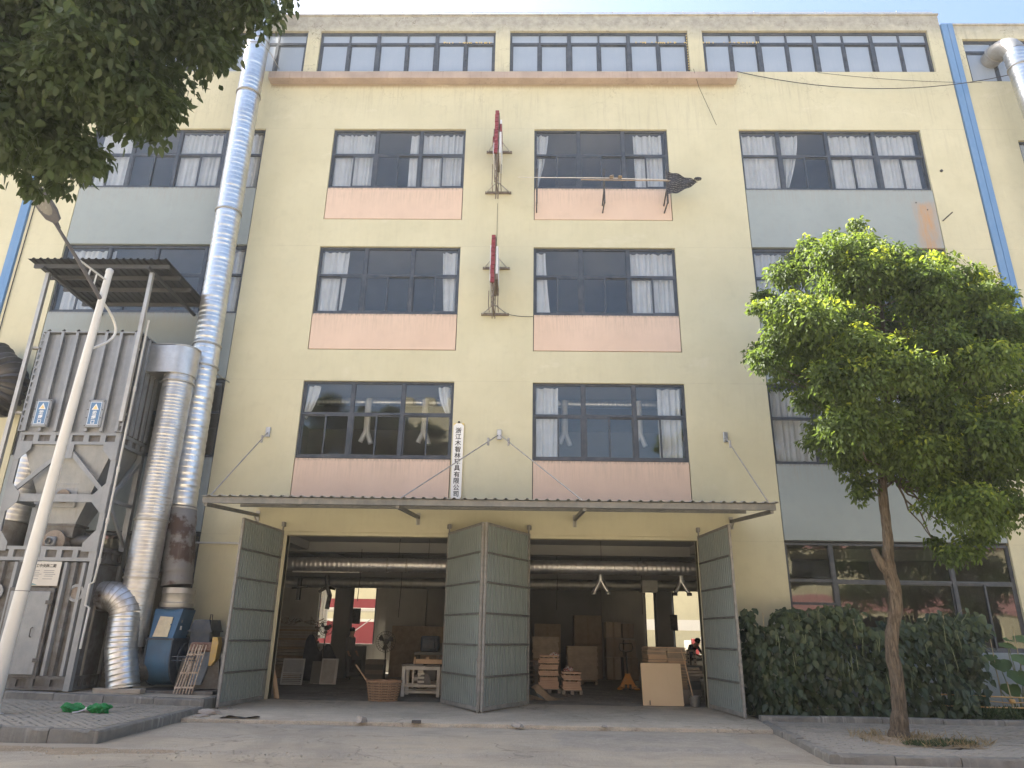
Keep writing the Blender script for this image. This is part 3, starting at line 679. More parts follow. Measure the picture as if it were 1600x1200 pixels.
def top_window(x0, x1, z0, z1, n, tz, me=None):
    mb = MB(); y = .09; D1 = y+.08
    mb.box(x0, x0+.07, y, D1, z0, z1); mb.box(x1-.07, x1, y, D1, z0, z1); mb.box(x0+.07, x1-.07, y, D1, z0, z0+.06); mb.box(x0+.07, x1-.07, y, D1, z1-.11, z1)
    e = lin(x0, x1, n); panes = []
    for i in range(n):
        a = x0+.07 if i == 0 else e[i]+.06; b = x1-.07 if i == n-1 else e[i+1]-.06; m = (a+b)/2
        if i: mb.box(e[i]-.06, e[i]+.06, y-.005, D1, z0+.06, z1-.11)
        mb.box(a, b, y+.003, D1, tz-.04, tz+.05)
        mb.box(m-.03, m+.03, y+.006, D1-.004, tz+.05, z1-.11); mb.box(m-.035, m+.035, y+.006, D1-.02, z0+.06, tz-.04)
        for (p, q, s) in ((a, m-.035, 0), (m+.035, b, 1)):
            yo = y+.02+.022*s
            mb.box(p, p+.045, yo, yo+.03, z0+.06, tz-.04); mb.box(q-.045, q, yo, yo+.03, z0+.06, tz-.04); mb.box(p+.045, q-.045, yo, yo+.03, tz-.09, tz-.04); mb.box(p+.045, q-.045, yo, yo+.03, z0+.06, z0+.11)
            panes.append((p+.045, q-.045, z0+.11, tz-.09, yo+.015)); panes.append((p+(0 if s == 0 else -.005), q+(.005 if s == 0 else 0), tz+.05, z1-.11, y+.04))
        mb.box(m-.01, m+.02, y-.02, y+.01, z0+.55, z0+.75)
    w = mb.build('window', M['frame'], fac)
    for (a, b, c, d, yy) in panes: inst('pane', PANE_FROST, w, ((a+b)/2, yy, (c+d)/2), None, (b-a, 1, d-c))
for f in F4: top_window(*f[:4], f[4], 20.47)
top_window(14.36, 20.2, 18.82, 20.58, 3, 20.1)
# rooms behind the upper windows
for z in (4.25, 8.62, 12.92, 17.22, 21.1):
    MB().box(-15.4, 13.7, .26, 6.2, z, z+.18).build('floor_slab', M['hall_ceiling'] if z < 5 else M['room'], fac)
MB().box(-15.4, 13.7, 6.2, 6.35, 4.2, 21.3).build('corridor_wall', M['room'], fac)
for x in (-15.38, -8.0, -1.0, 5.5, 13.6): MB().box(x-.07, x+.07, .26, 6.2, 4.5, 21.1).build('partition', M['room'], fac)
MB().box(14.2, 33.9, 3, 3.2, 0, 21).build('corridor_wall', M['room'], fac)
# ground floor hall
HX0, HX1, HY = -14.5, 12.9, 14.0
sheet('hall_floor', M['floor_dust'], HX0, HX1, 0.001, HY, .08, 80, 40, lambda x, y: nz(x, y, 2, .004))
MB().box(HX0, HX1, 6.2, HY+.3, 4.45, 4.65).build('floor_slab', M['hall_ceiling'], fac)
MB().box(HX0, HX1, 6.36, HY+.3, 20.9, 21.1).build('floor_slab', M['room'], fac)
wall_grid('rear_wall', M['hall_wall'], HX0, HX1, -.3, 21, [(-9.1, -6.55, 1.2, 3.75), (5.25, 7.75, 1.0, 3.75)], HY, HY+.25)
for x in (HX0, HX1): MB().box(x-.1, x+.1, .26, HY, -.1, 4.45).build('side_wall', M['hall_wall'], fac)
for z in (4.05,): 
    MB().box(HX0, HX1, 3.4, 3.75, 3.95, 4.25).build('ceiling_beam', M['hall_ceiling'], fac)
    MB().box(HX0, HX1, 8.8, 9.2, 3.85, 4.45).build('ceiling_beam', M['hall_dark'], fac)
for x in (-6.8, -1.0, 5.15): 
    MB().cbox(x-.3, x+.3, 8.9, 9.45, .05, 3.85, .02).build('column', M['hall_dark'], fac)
    MB().box(x-.16, x+.16, .3, 8.8, 4.0, 4.25).build('ceiling_beam', M['hall_ceiling'], fac)
MB().box(-6.0, -4.3, 13.6, 14, .08, 4.4).build('pilaster', M['hall_wall'], fac)
MB().box(3.2, 5.1, 13.6, 14, .08, 4.4).build('pilaster', M['hall_wall'], fac)
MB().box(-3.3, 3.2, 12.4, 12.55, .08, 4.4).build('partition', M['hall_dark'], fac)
for x in (-9.08, -7.85, -6.58): MB().box(x-.03, x+.03, HY+.05, HY+.1, 1.2, 3.75).build('rear_mullion', M['frame'], fac)
for x in (5.28, 6.5, 7.72): MB().box(x-.03, x+.03, HY+.05, HY+.1, 1.0, 3.75).build('rear_mullion', M['frame'], fac)
# door posts
for x0, x1 in ((-6.31, -6.2), (-2.0, -1.9), (.02, .12), (4.4, 4.51)):
    MB().cbox(x0, x1, -.035, .2, .02, 4.0, .008).build('door_post', M['cream'], fac)
MB().cbox(-6.31, 4.51, -.03, -.002, 4.0, 4.09, .008).build('lintel_band', M['cream'], fac)

# rods and wires fixed to the wall are parts of it
def wire(name, pts, r, mat, parent=fac, n=6): return MB().tube(pts, r, n).build(name, M[mat], parent, smooth=60)
def sag(p, q, s, n=14): return [Vector(p).lerp(Vector(q), i/n) - Vector((0, 0, s*4*(i/n)*(1-i/n))) for i in range(n+1)]
tag(wire('overhead_cable', sag((6.77, -.05, 19.17), (15.3, -.35, 18.75), .62), .012, 'cable', None), 'sagging black cable across the weathered wall below the top windows at right', 'cable')
tag(wire('overhead_cable', sag((9.4, -.03, 19.15), (14.6, -.05, 18.72), .1), .006, 'cable', None), 'thin grey wire just under the rightmost top row window', 'cable')
tag(wire('hanging_wire', [(5.29, -.34, 19.0), (5.45, -.2, 18.4), (5.95, -.03, 17.04)], .007, 'cable', None), 'thin slack wire hanging from the pink ledge to a small hook', 'wire')
tag(wire('lightning_wire', [(-.95, -.025, 14.1), (-.95, -.02, 12.6)], .006, 'cable', None), 'thin vertical wire between the two projecting signs', 'wire')
tag(wire('sign_wire', sag((-.56, -.05, 10.35), (.16, -.03, 10.3), .03), .008, 'cable', None), 'short wire from the lower projecting sign to a window', 'wire')
tag(wire('drop_cable', [(-15.3, -.03, 14.5), (-15.32, -.03, 11), (-15.28, -.03, 7)], .014, 'cable', None), 'black cable running down the cream wall beside the left blue strip', 'cable')
tag(wire('roof_wire', sag((-15, 0, 21.78), (13.6, 0, 21.74), .0), .012, 'rope', None), 'thin lightning conductor along the roof edge', 'wire')
for i in range(12): 
    x = -14+2.4*i; wire('conductor_post', [(x, 0, 21.66), (x, 0, 21.8)], .01, 'rope')
MB().tube([(-8.62, -.06, 3.76), (-7.44, -.06, 3.76), (-7.38, -.06, 3.72), (-7.32, -.08, .35)], .028, 8).build('rain_pipe', M['pvc'], fac, smooth=60)
for (x, z) in ((12.05, 13.95), (11.75, 14.2)): MB().lathe([(.02, 0), (.02, .02)], (x, -.02, z), 8, 'Y').build('bolt', M['black'], fac)
MB().lathe([(.045, 0), (.045, .03)], (12.72, -.03, 15.35), 10, 'Y').build('vent_hole', M['black'], fac)
wire('stub_rod', [(12.42, -.02, 13.55), (12.62, -.25, 13.72)], .018, 'black')

# ------------------------------------------------------------------ curtains
def curtain(label, xt, xb, zt, zb, y=.22, amp=.035, freq=9.0, group='white curtains inside the factory windows', seed=0):
    rnd = random.Random(hash(label) % 10007 if False else seed*31+int(zt*10)); ph = rnd.uniform(0, 6); f2 = rnd.uniform(.5, .8)
    W = xt[1]-xt[0]; nu = max(10, int(W*freq*5)); 
    def fn(u, v):
        a = xt[0]+(xb[0]-xt[0])*v**1.6; b = xt[1]+(xb[1]-xt[1])*v**1.6
        s = u*W*freq*2*math.pi/1.6
        x = a+(b-a)*u + .012*math.sin(s*1.7+ph+v*2)
        sc = W/max(.15, (b-a))
        yy = y + amp*min(1.5, sc**.5)*(math.sin(s+ph+1.2*math.sin(s*.31+v*1.5)) + .45*math.sin(s*f2*2.3+2*ph+v*1.2)) 
        return (x, yy, zt+(zb-zt)*v + .012*math.sin(s*.5+ph)*(1-v) + .02*math.sin(s*.27)*v)
    mb = MB(); mb.grid(fn, nu, 14)
    base = Vector(((xt[0]+xt[1])/2, y, zb))
    o = mb.build('curtain', M['curtain'], None, smooth=180, loc=base); tag(o, label, 'curtain', group); return o
def wcur(w, zt, label, a, b, a2=None, b2=None, seed=0, zb=None):
    L = w[1]-w[0]; X = lambda t: w[0]+.04+t*(L-.08)
    curtain(label, (X(a), X(b)), (X(a2 if a2 is not None else a), X(b2 if b2 is not None else b)), zt-.1, (zt-WZ+.07) if zb is None else zb, seed=seed)
T1, T2, T3 = TOPS
wcur(W1, T3, 'closed white curtain in the left third of the window left of the upper projecting sign', .0, .32, seed=1)
wcur(W1, T3, 'narrow white curtain strip beside the dark middle of the window left of the upper sign', .585, .65, seed=2)
wcur(W1, T3, 'closed white curtain in the right third of the window left of the upper projecting sign', .67, 1., seed=3)
wcur(W2, T3, 'swept back white curtain at the left edge of the window with the clothes poles', .0, .1, .0, .015, seed=4)
wcur(W2, T3, 'gathered white curtain at the right of the window with the clothes poles', .755, .97, seed=5)
wcur(RB, T3, 'closed white curtain at left end of the third row grey bay window on the right', .0, .235, seed=6)
wcur(RB, T3, 'swept back curtain beside the dark pane of the upper right grey bay window', .225, .335, .225, .24, seed=7)
wcur(RB, T3, 'wrinkled white curtain in the third unit of the upper right grey bay window', .48, .735, seed=8)
wcur(RB, T3, 'wrinkled white curtain at the right end of the upper right grey bay window', .745, .98, seed=9)
wcur(LB, T3, 'white curtain behind the tall silver duct in the upper left grey bay window', .77, .99, seed=10)
wcur(LB, T3, 'white curtain just left of the tall silver duct in the upper left bay window', .515, .75, seed=11)
wcur(LB, T3, 'white curtain under the tree branch in the upper left grey bay window', .04, .25, seed=12)
wcur(W1, T2, 'white curtain at the left of the second row window left of the lower sign', .0, .2, .0, .17, seed=13)
wcur(W1, T2, 'white curtain at the right of the second row window left of the lower sign', .88, 1., .9, 1., seed=14)
wcur(W2, T2, 'slim white curtain at the left of the second row window right of the lower sign', .0, .075, .0, .11, seed=15)
wcur(W2, T2, 'broad white curtain in the right third of the window right of the lower sign', .675, 1., seed=16)
wcur(RB, T2, 'white curtain above the tree at left of the second row grey bay window', .0, .26, seed=17)
wcur(RB, T2, 'white curtain above the tree at right of the second row grey bay window', .72, .99, seed=18)
wcur(LB, T2, 'white curtain behind the metal machine roof in the second row left bay window', .03, .27, seed=19)
wcur(LB, T2, 'grey white curtain right of the silver duct in the second row left bay window', .77, .99, seed=20)
wcur(W1, T1, 'small tied curtain at left corner of the window above the left workshop door', .02, .1, .0, .02, seed=21, zb=T1-1.05)
wcur(W1, T1, 'small tied curtain at right corner of the window beside the white name plaque', .9, .98, .965, .99, seed=22, zb=T1-.95)
wcur(W2, T1, 'pleated white curtain at left of the window above the right workshop door', .01, .16, seed=23)
wcur(W2, T1, 'pleated white curtain at right of the window above the right workshop door', .83, .985, seed=24)
wcur(RB, T1, 'white curtain beside the tree in the first row grey bay window', .0, .3, seed=25)
wcur(RB, T1, 'white curtain hidden in part by the tree in the first row grey bay window', .5, .7, seed=26)
# dust pipes in the first floor workshop
t = thing('workshop_duct', 'silver overhead duct with drop pipes behind the first row windows', 'duct', (-1, 2.2, 7.6))
MB().duct([(-6.5, 2.2, 8.38), (5.3, 2.2, 8.38)], .12, 14, .12).build('main_duct', M['galv_new'], t, smooth=50)
for x in (-4.85, -3.1, 1.15, 3.4):
    MB().tube([(x, 2.0, 8.42), (x, 2.0, 7.4)], .10, 10).build('drop_pipe', M['pvc_white'], t, smooth=50)
    mb = MB(); mb.tube([(x, 2.0, 7.45), (x-.16, 2.0, 7.05)], .075, 8); mb.tube([(x, 2.0, 7.45), (x+.16, 2.0, 7.0)], .075, 8); mb.build('branch_pipe', M['pvc_white'], t, smooth=50)

# ------------------------------------------------------------------ canopy over the doors
can = thing('door_canopy', 'shallow grey corrugated metal canopy over both workshop doors', 'canopy', (-.8, 0, 4.4))
CX0, CX1 = -7.12, 5.42; NS = 14
for i in range(NS):
    a = CX0+(CX1-CX0)*i/NS; b = CX0+(CX1-CX0)*(i+1)/NS + .03; prof = []
    for k in range(4):
        u = a+(b-a)*k/4; w = (b-a)/4; prof += [(u, 0), (u+w*.6, 0), (u+w*.7, .03), (u+w*.88, .03)]
    prof.append((b, 0)); dz = .003*(i % 2)
    vs = [(x, -.02, 4.74+z+dz) for x, z in prof] + [(x, -3.30, 4.405+z+dz) for x, z in prof] + [(x, -.02, 4.734+z+dz) for x, z in prof] + [(x, -3.30, 4.399+z+dz) for x, z in prof]
    n = len(prof); fs = [(j, j+1, n+j+1, n+j) for j in range(n-1)] + [(2*n+j, 3*n+j, 3*n+j+1, 2*n+j+1) for j in range(n-1)] + [(n+j, n+j+1, 3*n+j+1, 3*n+j) for j in range(n-1)]
    MB().add(vs, fs).build('roof_sheet', M['canopy_sheet'], can)
for y, z, h in ((-3.2, 4.40, .14), (-2.2, 4.505, .08), (-1.1, 4.615, .08)):
    MB().box(CX0+.02, CX1-.02, y-.03, y+.03, z-h, z-.012).build('purlin', M['canopy_steel'], can)
for x in (-7.05, -2.81, 1.28, 5.33):
    mb = MB(); mb.beam((x, -.02, 4.50), (x, -3.16, 4.24), .07, .08); mb.build('arm', M['canopy_steel'], can)
    mb = MB(); mb.box(x-.05, x+.05, -.02, -.002, 4.3, 4.62); mb.beam((x, -.015, 4.32), (x, -.28, 4.47), .03, .03); mb.build('wall_bracket', M['galv_dull'], can)
for (ax, tx) in ((-7.07, -7.02), (-.77, -2.78), (-.71, 1.26), (5.37, 5.31)):
    mb = MB(); mb.tube([(ax, -.06, 6.74), (tx, -3.08, 4.43)], .016, 8); mb.lathe([(.03, -.1), (.03, .1)], Vector((ax, -.06, 6.74)).lerp(Vector((tx, -3.08, 4.43)), .12), 8)
    mb.build('tie_rod', M['rope'], can, smooth=50)
for ax in (-7.07, -.74, 5.37):
    MB().cbox(ax-.06, ax+.06, -.07, -.002, 6.62, 6.9, .01).build('anchor_plate', M['galv'], can)

# ------------------------------------------------------------------ folding doors
def door_leaf(label, hinge, free, z0=.08, z1=4.1, flip=1, seed=0):
    d = Vector((free[0]-hinge[0], free[1]-hinge[1], 0)); W = d.length; ang = math.atan2(d.y, d.x)
    t = thing('door_leaf', label, 'door', (hinge[0], hinge[1], z0), 'open corrugated steel leaves of the workshop doors', True, ang)
    H = z1-z0; s = .06; fr = MB()
    fr.cbox(0, s, -.03, .03, 0, H, .006); fr.cbox(W-s, W, -.03, .03, 0, H, .006); fr.cbox(s, W-s, -.03, .03, 0, .09, .006); fr.cbox(s, W-s, -.03, .03, H-.06, H, .006)
    fr.build('frame', M['door_frame'], t)
    # trapezoid sheet
    p = []; n = 17; w = (W-2*s)/n
    for i in range(n): u = s+w*i; p += [(u, -.02), (u+w*.5, -.02), (u+w*.56, .02), (u+w*.94, .02)]
    p.append((W-s, -.02)); vs = []
    for off in (0, .003):
        for z in (.09, H-.06): vs += [(x, y+off, z) for x, y in p]
    k = len(p); fs = [(j, j+1, k+j+1, k+j) for j in range(k-1)] + [(2*k+j, 3*k+j, 3*k+j+1, 2*k+j+1) for j in range(k-1)]
    MB().add(vs, fs).build('sheet', M['door_green'], t)
    rnd = random.Random(seed)
    for i in range(1, 6):
        z = H*(1-i/6.05)-.02+rnd.uniform(-.015, .015)
        mb = MB(); mb.cbox(s, W-s, .022, .055, z-.022, z+.022, .005); mb.cbox(s, W-s, -.055, -.022, z-.022, z+.022, .005); mb.box(s+.01, s+.03, -.022, .022, z-.02, z+.02); mb.build('crossbar', M['door_bar'], t)
    mb = MB(); mb.lathe([(.022, -.05), (.022, .2)], (.03, 0, H), 8); mb.cbox(-.05, .07, -.04, .04, H+.1, H+.22, .01); mb.lathe([(.02, -.07), (.02, .05)], (W-.05, 0, .0), 8)
    mb.build('pivot', M['door_frame'], t)
    mb = MB()
    for z in (.5, 1.6, 2.7, 3.6): mb.lathe([(.026, -.08), (.026, .08)], (-.01, 0, z), 8)
    mb.build('hinge', M['door_frame'], t)
    mb = MB(); mb.lathe([(.01, 0), (.01, .7)], (W-.03, -.045, .35), 6); mb.box(W-.06, W, -.06, -.03, 1.0, 1.06); mb.build('bolt', M['door_frame'], t)
    return t
door_leaf('leftmost open grey green corrugated door leaf beside the blue fan', (-6.29, -.1), (-6.54, -2.22), seed=1)
door_leaf('left leaf of the folded door pair meeting at the centre pier', (-1.98, -.1), (-.975, -2.05), seed=2)
door_leaf('right leaf of the folded door pair meeting at the centre pier', (.1, -.1), (-.915, -2.05), seed=3)
door_leaf('rightmost open grey green corrugated door leaf beside the bean vines', (4.43, -.1), (4.64, -2.24), seed=4)
# ------------------------------------------------------------------ foliage
def make_leaves(name, mat, P, D, N, Ls, Ws, tint, parent=None, kind='stuff', fold=.35, droop=.12):
    n = len(P); D = D/np.linalg.norm(D, axis=1, keepdims=True)
    S = np.cross(D, N); S /= np.linalg.norm(S, axis=1, keepdims=True)+1e-9; N = np.cross(S, D)
    T = [(0, 0, 0), (.28, -.5, fold*.5), (.68, -.36, fold*.3), (1, 0, 0), (.68, .36, fold*.3), (.28, .5, fold*.5)]
    V = np.zeros((n, 6, 3), np.float32)
    for k, (a, s, h) in enumerate(T):
        V[:, k] = P + D*(a*Ls)[:, None] + S*(s*Ws)[:, None] + N*((h*Ws) - droop*Ls*a*a)[:, None]
    F = np.array([0, 1, 2, 3, 0, 3, 4, 5], np.int32)
    me = bpy.data.meshes.new(name); me.vertices.add(n*6); me.loops.add(n*8); me.polygons.add(n*2)
    o = org(parent); V -= np.array(o, np.float32)
    me.vertices.foreach_set('co', V.ravel())
    me.loops.foreach_set('vertex_index', (np.arange(n, dtype=np.int32)[:, None]*6 + F[None]).ravel())
    me.polygons.foreach_set('loop_start', np.arange(n*2, dtype=np.int32)*4)
    me.polygons.foreach_set('loop_total', np.full(n*2, 4, np.int32))
    at = me.attributes.new('tint', 'FLOAT', 'POINT'); at.data.foreach_set('value', np.repeat(tint.astype(np.float32), 6))
    me.materials.append(mat); me.update(calc_edges=True); me.validate()
    ob = bpy.data.objects.new(name, me); COL.objects.link(ob)
    if parent is not None: ob.parent = parent; ORG[ob.name] = org(parent)
    if kind: ob['kind'] = kind
    return ob
def unit(n): v = rng.normal(size=(n, 3)); return v/np.linalg.norm(v, axis=1, keepdims=True)
def crown_leaves(clumps, per_m2, L, W, hang=.75, young=.5):
    Ps, Ds, Ns, Ts = [], [], [], []
    for (x, y, z, r) in clumps:
        n = int(per_m2*r*r*4*3.14*.5)+20
        u = unit(n); u[:, 2] = np.where(rng.random(n) < .55, np.abs(u[:, 2]), u[:, 2])
        lump = 1 + .22*np.sin(u[:, 0]*5+x*7)*np.sin(u[:, 1]*5+y*3) + .15*np.sin(u[:, 2]*7+z*5)
        rad = r*lump*(rng.random(n)**.45)*np.array([1])
        p = np.array([x, y, z]) + u*rad[:, None]*np.array([1.05, 1.05, .82])
        out = rad/(r*1.2)
        d = u*.55 + rng.normal(size=(n, 3))*.5; d[:, 2] -= hang
        nn = u*.7 + rng.normal(size=(n, 3))*.45; nn[:, 2] += .55
        young_lit = np.clip((out-.55)*2.2, 0, 1)*np.clip(u[:, 2]+.3, 0, 1)*(1.25 if math.sin(x*12.7+z*7.1) > -.1 else .45)  # new growth on clump tops, its pale tone also painted to read as sunlit
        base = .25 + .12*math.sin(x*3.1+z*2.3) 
        t = np.clip(base + rng.normal(size=n)*.12 + young*young_lit*(.35+.65*rng.random(n)), 0, 1)
        Ps.append(p); Ds.append(d); Ns.append(nn); Ts.append(t)
    P, D, N, T = map(np.concatenate, (Ps, Ds, Ns, Ts)); n = len(P)
    k = rng.uniform(.7, 1.25, n)
    return P, D, N, L*k, W*k*rng.uniform(.85, 1.15, n), T
def split_near(arrs, k, eye=np.array([0, -18.65, 1.6])):
    d = np.linalg.norm(arrs[0]-eye, axis=1); o = np.argsort(d); a, b = o[:k], o[k:]
    return [x[a] for x in arrs], [x[b] for x in arrs]
def single_leaves(arrs, mat, parent, name='leaf', variants=6, L=1, W=.45):
    P, D, N, Ls, Ws, T = arrs; mes = []
    for i in range(variants):
        ob = make_leaves(name, mat, np.zeros((1, 3)), np.array([[1., 0, 0]]), np.array([[0, 0, 1.]]), np.array([1.0]), np.array([W/L*(.9+.05*i)]), np.array([(i+.5)/variants]), None, None, fold=.3, droop=.1+.03*i)
        mes.append(ob.data); bpy.data.objects.remove(ob)
    o = org(parent)
    for i in range(len(P)):
        d = Vector(D[i]).normalized(); n = Vector(N[i]); s = n.cross(d).normalized(); n = d.cross(s)
        m = Matrix((d, s, n)).transposed()
        me = mes[min(variants-1, int(T[i]*variants))]
        inst(name, me, parent, Vector(P[i])-o, m.to_euler(), (Ls[i],)*3)
def branch(pts, r0, r1, n=9, jit=.0): 
    k = len(pts); return MB().tube(pts, [r0+(r1-r0)*i/(k-1) for i in range(k)], n)
def curve_pts(p, q, bend, n=7, jit=.04, seed=0):
    rnd = random.Random(seed); p, q, bend = Vector(p), Vector(q), Vector(bend)
    out = []
    for i in range(n+1):
        t = i/n; c = p.lerp(q, t) + bend*(4*t*(1-t))
        if 0 < i < n: c += Vector((rnd.uniform(-jit, jit), rnd.uniform(-jit, jit), rnd.uniform(-jit, jit)))
        out.append(c)
    return out

CL_R = [(7.33,-6.06,4.34,0.34),(10.10,-4.86,5.27,0.19),(7.25,-5.77,5.51,0.54),(10.14,-4.39,9.34,0.22),(9.52,-5.87,7.55,0.31),(9.64,-5.38,4.85,0.18),(6.43,-3.41,9.98,0.52),(6.02,-6.39,7.13,0.52),(7.90,-6.06,3.70,0.45),(8.41,-5.64,3.68,0.28),(7.39,-5.49,3.32,0.17),(7.22,-3.99,9.38,0.64),(6.34,-3.68,5.97,0.26),(8.07,-5.42,3.14,0.17),(5.43,-6.84,5.95,0.48),(7.78,-5.85,6.01,0.55),(9.10,-6.24,6.85,0.55),(9.42,-4.86,7.41,0.62),(10.19,-3.19,8.74,0.70),(9.78,-4.21,5.45,0.63),(11.06,-3.98,6.53,0.28),(6.80,-5.65,4.75,0.31),(6.97,-6.44,4.73,0.51),(5.78,-4.16,7.03,0.58),(6.74,-4.95,8.83,0.60),(7.07,-3.12,7.70,0.64),(5.82,-6.29,5.30,0.50),(7.54,-6.65,6.61,0.53),(8.17,-5.88,8.68,0.42),(5.12,-7.01,6.97,0.49),(7.54,-6.44,7.48,0.55),(7.34,-5.88,8.82,0.46),(6.37,-4.69,6.13,0.56),(4.60,-5.59,7.92,0.17),(6.24,-6.42,5.30,0.50),(6.54,-5.74,6.81,0.54),(9.96,-3.22,7.49,0.68),(8.15,-4.41,6.52,0.60),(5.49,-3.76,9.00,0.30),(10.61,-4.30,8.87,0.21),(9.31,-3.36,7.60,0.67),(7.71,-4.92,4.58,0.17),(7.04,-6.16,5.09,0.52),(9.02,-3.45,10.08,0.51),(8.34,-3.67,8.24,0.65),(7.42,-6.15,3.83,0.52),(5.93,-5.90,5.19,0.51),(7.30,-5.63,4.43,0.17),(10.46,-3.97,5.73,0.57),(5.20,-5.96,7.48,0.53),(7.78,-6.05,4.78,0.53),(6.36,-4.26,5.19,0.18),(4.65,-5.83,6.69,0.40),(8.57,-6.19,8.34,0.32),(8.01,-6.98,6.21,0.52),(6.45,-6.15,8.88,0.47),(4.77,-5.43,8.07,0.17),(8.11,-3.18,8.62,0.66),(9.07,-6.21,5.24,0.39),(5.70,-6.42,6.14,0.50),(10.78,-3.61,8.38,0.64),(9.22,-3.54,9.00,0.68),(7.75,-3.94,10.13,0.58),(9.02,-5.96,4.94,0.44),(7.57,-5.54,3.09,0.20),(6.85,-5.69,8.86,0.57),(7.02,-4.23,10.28,0.29),(9.69,-5.55,5.34,0.18),(8.47,-6.06,4.44,0.54),(6.25,-7.03,6.01,0.49),(7.42,-4.52,8.77,0.62),(10.84,-3.02,9.31,0.72),(8.62,-6.43,7.03,0.56),(7.48,-6.62,7.94,0.55),(5.80,-7.01,5.75,0.48),(9.20,-5.85,4.72,0.22),(8.58,-3.73,5.31,0.60),(7.40,-5.96,3.03,0.27),(7.89,-6.13,8.01,0.57),(7.19,-6.25,6.60,0.53),(6.74,-3.06,8.66,0.65),(8.65,-6.35,7.79,0.43),(8.59,-3.76,10.22,0.32),(7.46,-6.70,3.76,0.50),(6.47,-3.42,7.89,0.62),(8.86,-4.89,4.74,0.59),(8.51,-4.80,3.42,0.28),(10.35,-3.26,6.28,0.67),(4.61,-5.43,6.70,0.16),(7.64,-5.46,6.97,0.57),(7.02,-5.37,10.00,0.19),(5.21,-4.26,8.86,0.18),(9.02,-3.67,5.67,0.63),(8.38,-6.37,3.77,0.45),(8.52,-6.23,6.42,0.56),(6.78,-3.50,7.04,0.62),(5.51,-3.45,7.81,0.47),(10.91,-4.03,5.88,0.20),(5.84,-7.06,6.43,0.49),(4.64,-5.23,7.05,0.17),(8.08,-4.56,7.32,0.61),(4.95,-6.09,6.95,0.51),(6.74,-3.71,8.74,0.63),(9.19,-3.06,6.03,0.66),(6.64,-5.85,4.98,0.52),(10.28,-3.82,8.76,0.68),(9.61,-5.60,6.36,0.48),(6.08,-4.99,9.61,0.26),(4.83,-6.67,7.29,0.50),(5.64,-5.62,5.16,0.30),(7.94,-3.04,10.61,0.69),(6.58,-5.11,5.26,0.51),(10.57,-2.59,7.94,0.71),(8.75,-4.97,3.55,0.18),(5.91,-6.46,8.59,0.49),(6.66,-7.07,5.98,0.50),(5.30,-5.91,5.86,0.30),(9.73,-3.35,10.14,0.40),(5.04,-6.19,8.28,0.40),(5.58,-6.17,6.88,0.52),(5.62,-6.64,5.12,0.48),(6.24,-5.17,7.49,0.56),(9.13,-3.30,4.82,0.62),(8.48,-6.39,4.78,0.54),(10.11,-3.20,6.88,0.68),(9.40,-3.90,4.12,0.50),(9.88,-2.97,8.01,0.69),(7.47,-5.41,4.46,0.17),(7.23,-3.72,5.94,0.60),(8.51,-2.78,7.59,0.67),(7.83,-6.75,4.92,0.52),(6.36,-4.35,10.18,0.19),(6.39,-6.56,8.10,0.53),(6.95,-5.00,6.65,0.57),(8.07,-4.04,9.24,0.65),(5.41,-5.37,5.90,0.16),(6.44,-6.20,8.46,0.55),(10.56,-4.03,8.08,0.67),(7.44,-5.63,4.33,0.18),(7.22,-6.52,5.53,0.52),(6.19,-4.63,8.04,0.59),(7.51,-6.45,5.18,0.52),(5.90,-4.10,8.42,0.60),(7.20,-3.86,10.25,0.45),(6.28,-6.13,8.00,0.54),(6.11,-5.29,4.86,0.16),(8.50,-6.48,5.35,0.54),(8.84,-4.48,3.55,0.24),(6.93,-6.31,8.27,0.55),(9.50,-4.90,5.47,0.60)]
CL_R += [(6.25, -5.2, 4.75, .34), (6.45, -5.0, 4.45, .3), (6.0, -5.3, 5.0, .34), (7.25, -5.25, 4.7, .34), (6.7, -5.4, 4.85, .36), (7.5, -5.3, 4.4, .3), (8.1, -5.4, 4.3, .36), (5.7, -5.0, 5.3, .3), (6.3, -5.3, 4.2, .22)]
